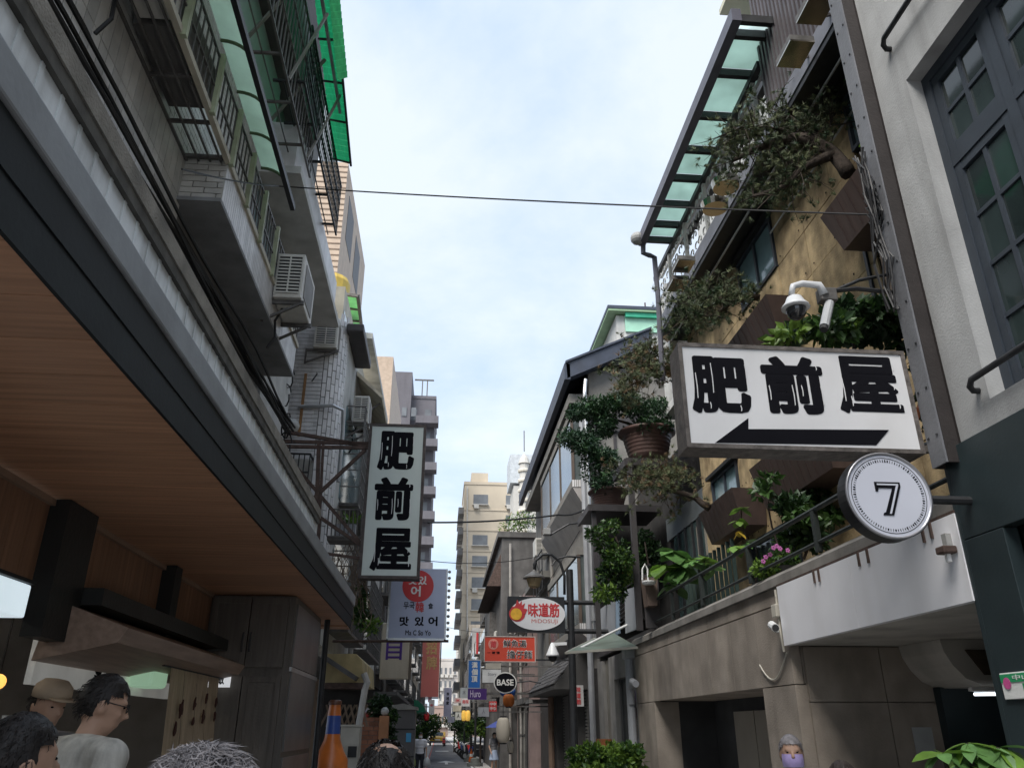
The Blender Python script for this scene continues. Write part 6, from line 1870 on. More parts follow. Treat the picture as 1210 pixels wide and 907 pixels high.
deep_leaf = leaf_mesh('leaf', mat('leaf_deep', (.03, .075, .02), .35, .3, 10, bump=0, trans=.12))
def put_leaf(par, me, p, d, L_, w=1.0, roll=0):
    d = V(d).normalized()
    up = V((0, 0, 1))
    sd = up.cross(d)
    if sd.length < .05: sd = V((1, 0, 0))
    sd.normalize(); nn = d.cross(sd)
    sd2 = sd * math.cos(roll) + nn * math.sin(roll); nn2 = d.cross(sd2)
    mt = Matrix((d * L_, sd2 * L_ * w, nn2 * L_)).transposed().to_4x4()
    mt.translation = V(p) - wloc(par)
    o = bpy.data.objects.new('leaf', me); COL.objects.link(o); o.parent = par; o.matrix_local = mt
def leafy(label, y, stems, clusters, name='potted_plant', cat='plant', r0=.014, grp=None):
    """clusters: (u, v, count, leaf length, mesh, droop, width)"""
    t = root(name, label, cat, P(stems[0][0][0], stems[0][0][1], y=y), grp)
    for px in stems: limb(t, px, y, y + .05, r0, r0 * .6, 'stem')
    for (u, v, n, L_, me, droop, w) in clusters:
        c = P(u, v, y=y)
        for k in range(n):
            a = 2 * math.pi * (k + R.random() * .6) / n
            d = V((math.cos(a), math.sin(a), R.uniform(-droop, .25)))
            put_leaf(t, me, c + rv() * L_ * .15, d, L_ * R.uniform(.75, 1.2), w, R.uniform(-.4, .4))
    return t
leafy('broad leaved fig with large grey green leaves before the slatted doors', 12.6, [[(800, 700), (798, 680), (795, 660)]],
      [(795, 652, 7, .36, big_leaf, .8, 1.0), (800, 672, 7, .40, big_leaf, 1.1, 1.05), (785, 668, 5, .32, lime_leaf, .6, 1.0), (812, 660, 5, .34, big_leaf, .7, 1.0), (798, 690, 5, .34, big_leaf, 1.3, 1.0)])
leafy('small broad leaved plant by the railing next to the fig', 10.9, [[(832, 680), (832, 662)]],
      [(832, 660, 6, .26, lime_leaf, .5, 1.0), (840, 668, 5, .28, big_leaf, 1.0, 1.0), (824, 665, 4, .25, big_leaf, .6, 1.0)])
leafy('lanky bright green plant with one yellow leaf standing at the railing', 9.2, [[(894, 690), (888, 660), (880, 630), (876, 600)]],
      [(876, 600, 6, .15, lime_leaf, .5, 1.0), (873, 615, 5, .15, lime_leaf, .9, 1.0), (872, 628, 3, .13, yellow_leaf, 1.2, .8), (870, 645, 4, .16, lime_leaf, 1.4, 1.1), (882, 640, 4, .15, big_leaf, 1.2, 1.0)], r0=.012)
bush('bushy dark shrub with shiny leaves filling the terrace behind the railing', 8.6, [[(925, 670), (918, 640), (908, 600), (910, 570)], [(950, 660), (965, 620), (970, 585)]],
     [(908, 566, 10, 5), (900, 580, 10, 6), (935, 595, 20, 8), (965, 580, 14, 9), (972, 605, 14, 14), (945, 610, 18, 12), (960, 635, 16, 14), (930, 640, 14, 10), (985, 610, 8, 8)], 1600, .11, [leaf_mid, leaf_dark, leaf_dark, leaf_mid], dy=.25, r0=.016)
fb = bush('flowering pot plant with pink blossoms behind the railing', 8.7, [[(920, 690), (922, 670)]],
     [(905, 672, 16, 10), (925, 660, 18, 9), (940, 672, 12, 10), (912, 685, 14, 8)], 1500, .055, [leaf_mid, leaf_dark, leaf_lime], dy=.12, r0=.01, name='flower_pot_plant', cat='plant')
pk = mat('petal_pink', (.55, .17, .45), .6, .15, 10, bump=0, trans=.2)
b = MB()
for (u, v) in ((918, 645), (922, 648), (914, 647), (905, 658), (902, 663), (931, 650), (910, 655)):
    c = P(u, v, y=8.45)
    for k in range(5):
        a = 2 * math.pi * k / 5
        b.ball(c + V((.016 * math.cos(a), 0, .016 * math.sin(a))), (.013, .006, .013), 6, 4)
b.build('blossoms', pk, fb, kind='stuff')
p = P(922, 685, y=8.75); b = MB(); b.lathe((p.x, 8.75, max(3.275, p.z - .05)), [(.16, 0), (.22, .14)], 14); b.build('pot', black_metal, fb)
bush('glossy dark green shrub with lime shoots above the wide sign', 5.7, [[(1010, 420), (1005, 395), (1000, 375)]],
     [(1000, 372, 26, 12), (1040, 372, 24, 14), (1065, 375, 18, 16), (985, 390, 26, 10), (1020, 390, 28, 12), (1060, 395, 22, 12), (940, 393, 16, 6), (955, 385, 14, 7)], 1900, .10, [leaf_dark, leaf_mid, leaf_dark, leaf_dark], dy=.2, r0=.015, asp=.6)
bush('lime green shoots at the left end of the glossy shrub', 5.6, [[(935, 405), (930, 396)]],
     [(925, 397, 10, 5), (935, 395, 12, 5), (920, 402, 8, 3), (1002, 384, 8, 5)], 130, .10, [leaf_lime, leaf_lime, leaf_mid], dy=.1, r0=.008, asp=.6)
bush('dark foliage showing between the wide sign and the steel column', 5.8, [[(1095, 500), (1090, 470), (1085, 430)]],
     [(1090, 430, 10, 14), (1095, 460, 8, 14), (1100, 490, 8, 12), (1080, 410, 14, 8)], 420, .08, [leaf_dark, leaf_mid, leaf_dark], dy=.1, r0=.012)
leafy('few green leaves beside the topmost window box by the steel column', 5.6, [[(1035, 185), (1028, 175)]], [(1026, 165, 5, .15, lime_leaf, .6, .6), (1010, 70, 5, .17, deep_leaf, 1.0, .3), (1008, 85, 4, .15, deep_leaf, 1.2, .3)])
# street level plants
def street_plant(label, x, y, h, clusters, leaf=.22, me=None, n=9):
    t = root('street_plant', label, 'plant', (x, y, 0), 'pot plants standing at street level')
    b = MB(); b.lathe((x, y, 0), [(.16, 0), (.22, .36), (.24, .40)], 16); b.build('pot', mat('pot_dark', (.05, .045, .04), .6), t)
    for (dx, dy_, z) in clusters:
        b = MB(); b.tube([(x, y, .38), (x + dx * .4, y + dy_ * .4, z * .7), (x + dx, y + dy_, z)], .012, 5); b.build('stem', bark, t)
        for k in range(n):
            a = 2 * math.pi * (k + R.random() * .5) / n
            put_leaf(t, me or R.choice((big_leaf, lime_leaf, big_leaf)), (x + dx, y + dy_, z), (math.cos(a), math.sin(a), R.uniform(-.95, .15)), leaf * R.uniform(.8, 1.2), .55, R.uniform(-.3, .3))
    return t
p = P(1145, 885, y=4.3)
street_plant('umbrella leaved plant with big pointed leaves at the lower right corner', p.x, 4.3, 1.7, [(.0, 0, 1.68), (-.12, .05, 1.63), (.13, -.05, 1.66), (.05, .12, 1.60), (-.05, -.12, 1.56), (.15, .1, 1.55)], .19, n=8)
for i, (u, y, zt) in enumerate(((712, 14, 1.45), (738, 13.4, 1.5), (690, 15, 1.35))):
    p = P(u, 890, y=y)
    bush(('bright green street bush in the middle before the grey doorway', 'bright green street bush nearest the drain pipe', 'bright green street bush beside the black sign pole')[i], y, [[(u, 980), (u, 930), (u + 3, 900)]],
         [(u - 8, 890, 12, 8), (u + 8, 886, 14, 8), (u, 900, 16, 10), (u + 12, 900, 10, 9), (u - 6, 915, 14, 12), (u + 8, 920, 14, 14)], 1700, .10, [leaf_mid, leaf_lime, leaf_lime, leaf_mid], dy=.2, grp='bright street bushes')
bush('climbing dark green shrub beside the brick gatepost', 19.5, [[(452, 907), (452, 870), (448, 840)]],
     [(450, 830, 12, 8), (458, 845, 12, 10), (447, 850, 10, 10), (455, 868, 12, 12), (462, 885, 10, 12), (445, 838, 8, 8), (455, 900, 12, 10)], 2200, .11, [leaf_dark, leaf_mid, leaf_dark])
bush('green weeds hanging on the sign frame under the vertical sign', 13.0, [[(432, 680), (430, 720), (428, 740)]],
     [(428, 715, 8, 14), (432, 735, 10, 10), (420, 725, 8, 10), (440, 740, 8, 8), (424, 700, 6, 8)], 700, .09, [leaf_mid, leaf_dark, leaf_lime])
# dry vines
vn = root('dry_vine', 'mass of dry brown vines draped over the frame beyond the canopy', 'vine', P(410, 680, y=12.8))
b = MB()
for _ in range(150):
    u, v = R.uniform(368, 436), R.uniform(640, 700)
    if v < 640 + (400 - u) * .9: v += 30
    p = P(u, v, y=12.6 + R.uniform(-.3, .5))
    pts = [p]
    for k in range(4): pts.append(pts[-1] + V((R.uniform(-.1, .1), R.uniform(-.1, .1), -R.uniform(.05, .22))))
    b.tube(pts, .006, 4, cap=False)
b.build('strands', mat('vine_dry', (.17, .13, .10), .9, .3, 20, bump=0), vn, kind='stuff')
bc = root('balcony_planter', 'small curved iron balcony with a bright green spiky plant beside the vertical sign', 'planter', P(410, 610, y=13.0))
its = []
p, q = P(390, 604, y=13.0), P(428, 618, y=13.0)
for k in range(9):
    x = p.x + (q.x - p.x) * k / 8
    its.append(('bar', (x, 12.9, q.z - .25), (x, 12.85, p.z), .018))
its += [('bar', (p.x, 12.85, p.z), (q.x, 12.85, p.z), .025), ('bar', (p.x, 12.9, q.z - .25), (q.x, 12.9, q.z - .25), .025)]
pieces('rail_bar', bc, iron_grey, its)
MB().box(p.x, q.x, 12.92, 13.3, q.z - .3, q.z - .26).build('tray', iron_grey, bc)
MB().box(p.x + .1, q.x - .1, 12.98, 13.2, q.z - .25, q.z - .02).build('trough', grey_panel, bc)
for k in range(16):
    a = 2 * math.pi * k / 16
    put_leaf(bc, lime_leaf, (p.x + .25 + .012 * k, 13.05, q.z), (math.cos(a), math.sin(a) * .5, R.uniform(.3, 1.2)), .28, .25)
wd = root('roof_weeds', 'green weeds growing on top of the dark concrete wall', 'plant', P(615, 622, y=37))
foliage(wd, [(P(u, v, y=37.5), (.6, .5, .4)) for u, v in ((604, 622), (612, 616), (620, 618), (624, 612))], 900, .18, [leaf_lime, leaf_mid, mat('weed_dry', (.25, .22, .12), .8, bump=0)], .3, .3, .6)
# far street greenery
for i, (u, v, y, s) in enumerate(((502, 862, 52, 1.1), (537, 862, 70, 1.2), (568, 858, 48, .8), (484, 868, 40, .45))):
    p = P(u, v, y=y)
    t = root('street_tree', ('feathery small tree on the left pavement behind the walker', 'dark small tree by the far right of the lane', 'dark leafy pot tree beside the black lamp posts', 'low bright green bush on the left pavement')[i], 'tree', (p.x, y, 0))
    b = MB(); b.tube([(p.x, y, 0), (p.x, y, p.z)], .06, 6); b.build('trunk', bark, t)
    foliage(t, [(V((p.x + R.uniform(-.6, .6) * s, y + R.uniform(-.5, .5), p.z + R.uniform(-.5, .6) * s)), (.5 * s, .5 * s, .4 * s)) for _ in range(7)], 2400, .2, [leaf_mid, leaf_dark, leaf_lime] if i != 1 else [leaf_dark, leaf_mid], .4, .4, .4, name='crown')
# ---------- people ----------
skin = mat('skin', (.50, .31, .22), .55, .08, 12, bump=.05)
hair_black = mat('hair_black', (.018, .015, .014), .5, .3, 30, bump=.2, bsc=200)
hair_grey = mat('hair_grey', (.27, .25, .255), .6, .3, 30, bump=.2, bsc=200)
hair_dim = mat('hair_dim', (.04, .03, .026), .6, .3, 30, bump=.2, bsc=200)
def capsule(b, p, q, r0, r1, n=12):
    p, q = V(p), V(q)
    b.tube([p, q], [r0, r1], n)
    b.ball(p, r0, n, 8); b.ball(q, r1, n, 8)
def fuse(name, b, m, par, vox=.014, mt=None, sm=3):
    me = bpy.data.meshes.new(name); me.from_pydata(b.v, [], b.f)
    o = bpy.data.objects.new(name, me); COL.objects.link(o)
    rm = o.modifiers.new('r', 'REMESH'); rm.mode = 'VOXEL'; rm.voxel_size = vox
    if sm:
        s_ = o.modifiers.new('s', 'SMOOTH'); s_.iterations = sm; s_.factor = .5
    dg = bpy.context.evaluated_depsgraph_get(); dg.update()
    m2 = bpy.data.meshes.new_from_object(o.evaluated_get(dg)); m2.name = name
    bpy.data.objects.remove(o)
    m2.materials.clear(); m2.materials.append(m)
    m2.polygons.foreach_set('use_smooth', [True] * len(m2.polygons))
    if mt is not None: m2.transform(mt)
    o = bpy.data.objects.new(name, m2); COL.objects.link(o); o.parent = par
    return o
def person(label, loc, rz, h, shirt, trousers, hairm, hair='short', arms=None, head=(0, 0), lean=0.0, sleeve=1, mask=None, glasses=False, vox=.014, skirt=None, hat=None, bald=False):
    """stands at loc; faces -y when rz = 0. head = (turn, nod)"""
    t = root('person', label, 'person', loc)
    k = h / 1.72
    mt = Matrix.Rotation(rz, 4, 'Z') @ Matrix.Scale(k, 4)
    ln = lambda z: -lean * max(0, z - .95)
    J = lambda x, y, z: V((x, y + ln(z), z))
    aL, aR = arms or (((.25, .03, 1.12), (.26, -.06, .88)), ((-.25, .03, 1.12), (-.26, -.06, .88)))
    shl = {1: J(.185, .01, 1.40), -1: J(-.185, .01, 1.40)}
    b = MB()
    hips = {1: V((.095, 0, .90)), -1: V((-.095, 0, .90))}
    def torso(b, e=0.0, lo=.92):
        for (z, rx, ry) in ((.95, .155, .11), (1.05, .145, .105), (1.18, .155, .11), (1.30, .17, .115), (1.38, .15, .10)):
            if z < lo: continue
            b.ball(J(0, 0, z), (rx + e, ry + e, .10 + e), 16, 10)
        for s_ in (1, -1): capsule(b, J(0, .0, 1.41), shl[s_], .07 + e, .062 + e)
    torso(b)
    capsule(b, J(0, .01, 1.40), J(0, -.01, 1.52), .058, .052)
    hc = J(0, -.02, 1.60)
    hm = Matrix.Translation(hc) @ Matrix.Rotation(head[0], 4, 'Z') @ Matrix.Rotation(head[1], 4, 'X')
    H = lambda x, y, z: hm @ V((x, y, z))
    hb = MB(); hb.ball((0, .005, .015), (.076, .092, .105), 18, 12); hb.ball((0, -.022, -.055), (.056, .062, .062), 14, 10)
    hb.ball((0, -.035, -.095), (.034, .034, .024), 10, 8)
    hb.tube([(0, -.082, .02), (0, -.108, -.022), (0, -.09, -.032)], [.010, .016, .010], 8)
    for s_ in (1, -1):
        hb.ball((s_ * .077, .012, -.01), (.012, .02, .034), 8, 8); hb.ball((s_ * .036, -.066, -.02), (.022, .018, .02), 8, 6)
        hb.ball((s_ * .03, -.078, .030), (.026, .012, .009), 8, 6)
    hb.tube([(-.022, -.082, -.058), (.022, -.082, -.058)], .009, 6)
    b.add([H(*v) for v in hb.v], hb.f)
    for s_, a in ((1, aL), (-1, aR)):
        e_, w_ = J(*a[0]), J(*a[1])
        capsule(b, shl[s_], e_, .052, .040); capsule(b, e_, w_, .038, .027)
        d = (w_ - e_).normalized(); pm = w_ + d * .05
        sd = d.cross(V((0, 1, .2))).normalized(); nn = sd.cross(d)
        capsule(b, w_, pm, .028, .034, 10)
        for f_ in range(4):
            o_ = pm + sd * (.024 * (f_ - 1.5) / 1.5) + d * .02
            l_ = (.062, .075, .07, .055)[f_]
            mid = o_ + d * l_ * .55 - nn * .006
            capsule(b, o_, mid, .0105, .010, 8); capsule(b, mid, mid + d * l_ * .4 - nn * .02, .010, .0085, 8)
        th = w_ + d * .025 + sd * s_ * .028
        capsule(b, th, th + (d + sd * s_ * .7).normalized() * .05, .0115, .009, 8)
    for s_ in (1, -1):
        kn, an = V((s_ * .10, -.015, .49)), V((s_ * .105, .02, .09))
        capsule(b, hips[s_], kn, .082, .056); capsule(b, kn, an, .054, .038)
        capsule(b, an + V((0, .0, -.04)), an + V((0, -.14, -.055)), .04, .032)
    fuse('body', b, skin, t, vox, mt)
    c = MB(); torso(c, .017)
    for s_, a in ((1, aL), (-1, aR)):
        e_, w_ = J(*a[0]), J(*a[1])
        if sleeve >= 2: capsule(c, shl[s_], e_, .070, .056); capsule(c, e_, e_.lerp(w_, .9), .056, .044)
        else: capsule(c, shl[s_], shl[s_].lerp(e_, .62), .072, .066)
    fuse('shirt', c, shirt, t, vox, mt, 2)
    c = MB()
    if skirt:
        c.lathe((0, 0, 0), [(.24, .56), (.19, .78), (.15, .98)], 18)
        fuse('skirt', c, skirt, t, vox, mt, 1)
    else:
        c.ball((0, 0, .92), (.17, .125, .11), 16, 10)
        for s_ in (1, -1):
            capsule(c, hips[s_], V((s_ * .10, -.012, .49)), .098, .074); capsule(c, V((s_ * .10, -.012, .49)), V((s_ * .105, .02, .10)), .074, .062)
        fuse('trousers', c, trousers, t, vox, mt, 2)
    c = MB()
    for s_ in (1, -1): capsule(c, V((s_ * .105, .035, .045)), V((s_ * .105, -.135, .035)), .05, .042)
    fuse('shoes', c, hair_black, t, vox, mt, 1)
    # hair cap
    c = MB(); c.ball((0, .008, .022), (.082, .099, .109) if hair == 'short' else (.086, .103, .112), 44, 30)
    keep = []
    back = -.085 if hair == 'long' else -.05
    for f in c.f:
        q = sum((V(c.v[i]) for i in f), V((0, 0, 0))) / len(f)
        if q.z > .062 - .02 * (q.y > -.05) or (q.y > -.012 and q.z > .0) or (q.y > .03 and q.z > back): keep.append(f)
    if bald: keep = [f for f in keep if V((c.v[f[0]][0], c.v[f[0]][1] - .045, c.v[f[0]][2] - .12)).length > R.uniform(.035, .062)]
    g = MB(); g.add([hm @ V(v) + rv() * .004 for v in c.v], keep)
    g.v = [tuple(mt @ V(v) + V(loc)) for v in g.v]
    ho = g.build('hair', hairm, t, smooth=True)
    st = MB()
    n_st = 4500 if hair in ('fluffy',) else 900
    for _ in range(n_st):
        f = R.choice(keep)
        p = c.v[f[0]]
        p = V(p); nv = V((p.x, p.y, p.z)).normalized()
        tg_ = nv.cross(rv()).normalized()
        if hair == 'fluffy':
            d = (nv * .55 + tg_ * .9 + V((0, .1, -.2))).normalized(); l_ = R.uniform(.018, .035)
        else:
            d = (nv * .25 + V((0, .35, -.8)) + tg_ * .5).normalized(); l_ = R.uniform(.01, .022)
        q = p + nv * .004 + d * l_; r2 = q + (d - nv * .7 + rv() * .5).normalized() * l_ * .8
        sd = d.cross(rv()).normalized() * (.0013 if hair != 'fluffy' else .0015)
        st.add([hm @ (p - sd), hm @ (p + sd), hm @ (q + sd * .8), hm @ (q - sd * .8), hm @ r2], [(0, 1, 2, 3), (3, 2, 4)])
    st.v = [tuple(mt @ V(v) + V(loc)) for v in st.v]
    st.build('hair_strand', hairm, ho, kind='stuff')
    def put(name, bb, m):
        bb.v = [tuple(mt @ (hm @ V(v)) + V(loc)) for v in bb.v]
        return bb.build(name, m, t, smooth=True)
    for s_ in (1, -1):
        e = MB(); e.ball((s_ * .033, -.078, .012), (.009, .006, .0045), 8, 6); put('eye', e, ink)
    if mask:
        e = MB(); vs = []
        for j in range(5):
            for i in range(9):
                a = -1.25 + 2.5 * i / 8
                z = .0 - .085 * j / 4
                r_ = .088 + .012 * math.sin(math.pi * j / 4) * math.cos(a)
                vs.append((r_ * math.sin(a) * .86, -.014 - r_ * math.cos(a) * .95, z))
        e.add(vs, [(j * 9 + i, j * 9 + i + 1, (j + 1) * 9 + i + 1, (j + 1) * 9 + i) for j in range(4) for i in range(8)]); put('face_mask', e, mask)
    if glasses:
        e = MB()
        for s_ in (1, -1):
            e.tube([(s_ * .036 + .022 * math.cos(a * .7), -.094, .012 + .017 * math.sin(a * .7)) for a in range(10)], .0022, 5); e.tube([(s_ * .058, -.092, .016), (s_ * .082, .01, .014)], .0022, 5)
        put('glasses', e, black_metal)
    if hat:
        e = MB(); e.lathe((0, .0, .0), [(.096, .045), (.098, .07), (.092, .105), (.06, .135), (.01, .142)], 20); e.prism([(-.07, -.075), (.07, -.075), (.05, -.15), (-.05, -.15)], 'z', .048, .055); put('cap', e, hat)
    return t
cloth_stripe = mat('cloth_stripe', (.50, .48, .43), .9, .35, 18, grain=(1, 1, .1), bump=.2)
cloth_dark = mat('cloth_dark', (.04, .042, .05), .9, .2, 8)
cloth_grey = mat('cloth_grey', (.2, .2, .21), .9, .2, 8)
cloth_red = mat('cloth_red', (.4, .05, .05), .9, .2, 8)
cloth_green = mat('cloth_green', (.05, .3, .14), .9, .2, 8)
cloth_tee = mat('cloth_tee', (.78, .78, .80), .9, .05, 8)
cloth_denim = mat('cloth_denim', (.35, .42, .55), .9, .1, 8)
cap_beige = mat('cap_beige', (.42, .33, .24), .9, .15, 8)
lilac_mask = mat('lilac_mask', (.42, .34, .62), .8, .08, 20)
p = P(133, 798, y=3.85)
person('customer in a pale grey patterned shirt turned towards the kitchen', (p.x - .12, 3.72, .2), math.radians(150), p.z - .2, cloth_stripe, cloth_dark, hair_black, head=(math.radians(-32), .25), lean=.25, glasses=True, vox=.011)
p = P(60, 806, y=4.9)
person('cook in a beige cap inside the kitchen opening', (p.x - .0, 4.9, .2), math.radians(60), p.z - .2, cloth_grey, cloth_dark, hair_black, head=(0, .2), hat=cap_beige)
p = P(10, 845, y=2.5)
person('dark haired customer at the left edge with a hand raised to the face', (p.x - .03, 2.5, 0), math.radians(140), p.z, cloth_red, cloth_dark, hair_black, arms=(((.24, -.10, 1.16), (.10, -.20, 1.44)), ((-.25, .03, 1.12), (-.24, -.1, .9))), lean=.1)
p = P(238, 902, y=1.5)
person('grey haired person in the near foreground with fluffy curls, seen from behind', (p.x, 1.5, 0), math.radians(170), p.z, cloth_grey, cloth_dark, hair_grey, hair='fluffy', vox=.012)
p = P(457, 877, y=2.55)
person('dark haired man with a thinning crown low in the middle foreground', (p.x, 2.55, 0), math.radians(185), p.z, cloth_dark, cloth_dark, hair_black, head=(0, .15), vox=.012, bald=True)
p = P(933, 874, y=6.1)
person('grey haired older man in a lilac face mask facing the camera', (p.x, 6.1, 0), math.radians(-18), p.z + .03, cloth_green, cloth_dark, hair_grey, mask=lilac_mask, vox=.011)
p = P(993, 895, y=4.6)
person('person whose dark brown hair just shows beside the umbrella leaved plant', (p.x, 4.6, 0), math.radians(160), p.z - .02, cloth_grey, cloth_dark, hair_dim)
p = P(497, 871, y=33)
W1 = person('walker in a white tee shirt and black trousers carrying bags down the lane', (p.x, 33, .006), 0, 1.6, cloth_tee, cloth_dark, hair_black, hair='long', mask=cloth_tee, vox=.02)
for s_, c_ in ((1, (.6, .62, .6)), (-1, (.42, .5, .2))):
    bg_ = root('carrier_bag', ('green tinted' if s_ < 0 else 'white') + ' plastic carrier bag held by the walker in white', 'bag', (p.x + s_ * .27, 32.95, .5))
    b = MB(); b.lathe((p.x + s_ * .27, 32.95, .42), [(.10, 0), (.14, .08), (.12, .24), (.03, .36)], 10); b.build('bag', mat('bag_' + ('white' if s_ > 0 else 'lime'), c_, .4), bg_, smooth=True)
p = P(584, 867, y=37)
person('woman in a pale blue skirt standing under a dark blue umbrella', (p.x, 37, .006), math.radians(30), 1.58, cloth_grey, cloth_dark, hair_black, hair='long', vox=.02, skirt=cloth_denim, arms=(((.24, -.08, 1.14), (.12, -.2, 1.28)), ((-.25, .03, 1.12), (-.24, -.1, .9))))
um = root('umbrella', 'open dark blue umbrella held over the woman in the pale skirt', 'umbrella', (p.x + .1, 36.9, 1.3))
b = MB(); vs = [(p.x + .1, 36.8, 2.05)]
for k in range(8):
    a = 2 * math.pi * k / 8
    vs.append((p.x + .1 + .5 * math.cos(a), 36.8 + .5 * math.sin(a), 1.78))
b.add(vs, [(0, 1 + k, 1 + (k + 1) % 8) for k in range(8)]); b.build('canopy', mat('umbrella_blue', (.04, .06, .22), .7), um)
b = MB(); b.tube([(p.x + .1, 36.8, 1.2), (p.x + .1, 36.8, 2.1)], .012, 6); b.build('shaft', black_metal, um)

# ---------- vehicles ----------
taxi_y = mat('taxi_yellow', (.62, .36, .02), .3, .05, bump=0, spec=.6)
tyre = mat('tyre', (.02, .02, .02), .8)
def taxi(x, y):
    t = root('taxi', 'yellow taxi driving away at the far end of the lane', 'taxi', (x, y, 0))
    b = MB()
    prof = [(y, .35), (y, .85), (y + .1, .95), (y + .55, 1.0), (y + 1.0, 1.40), (y + 2.3, 1.42), (y + 3.0, .98), (y + 4.2, .85), (y + 4.35, .4)]
    b.prism(prof, 'x', x - .86, x + .86); b.build('body', taxi_y, t, bevel=.08)
    b = MB(); b.add([(x - .66, y + .52, 1.02), (x + .66, y + .52, 1.02), (x + .58, y + .93, 1.36), (x - .58, y + .93, 1.36)], [(0, 1, 2, 3)]); b.build('rear_window', glass_dark, t)
    for s_ in (1, -1):
        b = MB(); b.prism([(y + 1.0, 1.0), (y + 1.15, 1.34), (y + 2.2, 1.36), (y + 2.8, 1.0)], 'x', x + s_ * .862, x + s_ * .866); b.build('side_window', glass_dark, t)
        b = MB(); b.box(x + s_ * .60, x + s_ * .82, y - .02, y + .02, .70, .86); b.build('tail_light', mat('tail_red', (.5, .02, .02), .3), t)
        for yy in (y + .8, y + 3.4):
            b = MB(); b.lathe((x + s_ * .80, yy, .31), [(.31, -.09), (.31, .09)], 18, 'x'); w = b.build('wheel', tyre, t)
            b = MB(); b.lathe((x + s_ * .895, yy, .31), [(.18, -.01), (.16, .01)], 12, 'x'); b.build('rim', alu, w)
    b = MB(); b.box(x - .3, x + .3, y - .015, y - .002, .55, .68); b.build('plate', white_paint, t)
    b = MB(); b.box(x - .86, x + .86, y - .05, y + .05, .35, .5); b.build('bumper', mat('bumper', (.1, .1, .1), .6), t)
    b = MB(); b.box(x - .2, x + .2, y + 1.4, y + 1.6, 1.43, 1.55); b.build('roof_light', mat('roof_light', (.7, .6, .3), .4), t, bevel=.02)
taxi(-.05, 95)
def scooter(label, loc, rz, col, grp='scooters parked along the lane'):
    t = root('scooter', label, 'scooter', loc, grp)
    mt = Matrix.Translation(V(loc)) @ Matrix.Rotation(rz, 4, 'Z')
    def put(nm, b, m, par=t):
        b.v = [tuple(mt @ V(v)) for v in b.v]
        return b.build(nm, m, par)
    for yy in (-.6, .6):
        b = MB(); b.lathe((0, yy, .24), [(.24, -.05), (.24, .05)], 18, 'x'); w = put('wheel', b, tyre)
        b = MB(); b.lathe((0, yy, .24), [(.13, -.055), (.13, .055)], 12, 'x'); put('rim', b, alu, w)
    b = MB(); b.prism([(-.85, .35), (-.8, .62), (-.1, .60), (0, .32), (.35, .30), (.55, .85), (.62, .85), (.5, .22), (-.3, .2)], 'x', -.15, .15); put('body', b, col)
    b = MB(); b.prism([(-.82, .63), (-.78, .76), (-.4, .74), (-.1, .70), (-.08, .62)], 'x', -.13, .13); put('seat', b, black_metal)
    b = MB(); b.tube([(-.3, .52, 1.0), (-.1, .58, .96), (.1, .58, .96), (.3, .52, 1.0)], .02, 6); put('handlebar', b, black_metal)
    b = MB(); b.tube([(0, .6, .25), (0, .56, .9)], .04, 8); put('fork', b, iron_grey)
    b = MB(); b.box(-.07, .07, -.9, -.84, .5, .6); put('tail_light', b, mat('tail_red', (.5, .02, .02)))
    b = MB(); b.ball((0, .62, .82), (.09, .06, .08), 10, 8); put('headlight', b, white_paint)
    for s_ in (1, -1):
        b = MB(); b.tube([(s_ * .25, .52, 1.0), (s_ * .32, .5, 1.18)], .008, 5); b.ball((s_ * .33, .5, 1.2), (.05, .015, .035), 8, 6); put('mirror', b, black_metal)
    return t
cols = [mat('sc_black', (.03, .03, .035), .3), mat('sc_red', (.45, .03, .03), .3), mat('sc_white', (.6, .6, .6), .3), mat('sc_blue', (.05, .1, .3), .3)]
for i, (x, y, a, c, lb_) in enumerate(((2.25, 52, 80, 0, 'black scooter parked nearest on the right side of the lane'), (2.2, 54, 85, 2, 'white scooter parked just behind the black scooter'), (2.2, 56.2, 95, 0, 'dark scooter beyond the white scooter'), (2.15, 60, 100, 3, 'blue scooter parked farther along on the right'), (.62, 92, 0, 1, 'red scooter riding beside the taxi'), (2.1, 66, 90, 1, 'red scooter parked far down on the right'))):
    scooter(lb_, (x, y, .006), math.radians(a), cols[c])
for i, (x, y) in enumerate(((1.75, 62), (1.9, 49))):
    t = root('traffic_cone', ('orange traffic cone at the kerb far down the lane', 'orange cone beside the black lamp post')[i], 'cone', (x, y, 0))
    b = MB(); b.lathe((x, y, .04), [(.16, 0), (.03, .66)], 14); b.build('cone', mat('cone_orange', (.62, .13, .02), .5), t)
    b = MB(); b.lathe((x, y, .3), [(.112, 0), (.085, .14)], 14); b.build('band', white_paint, t)
    b = MB(); b.box(x - .2, x + .2, y - .2, y + .2, .008, .04); b.build('base', black_metal, t)
for i, (u, y, vt) in enumerate(((562, 44, 800), (549, 62, 830), (557, 50, 826))):
    x = P(u, 850, y=y).x
    t = root('lamp_post', ('tall black lamp post on a stepped base right of the lane', 'thin dark post far down on the right', 'second black lamp post between the signs')[i], 'lamp post', (x, y, 0))
    zt = P(u, vt, y=y).z
    b = MB(); b.tube([(x, y, .1), (x, y, zt)], .06, 8); b.build('pole', black_metal, t)
    b = MB(); b.lathe((x, y, .006), [(.4, 0), (.4, .15), (.25, .16), (.22, .35), (.08, .4)], 14); b.build('base', mat('base_grey', (.12, .13, .12), .7), t)
    b = MB(); b.lathe((x, y, zt), [(.06, 0), (.14, .1), (.1, .3), (.02, .36)], 10); b.build('lantern', iron_grey, t)
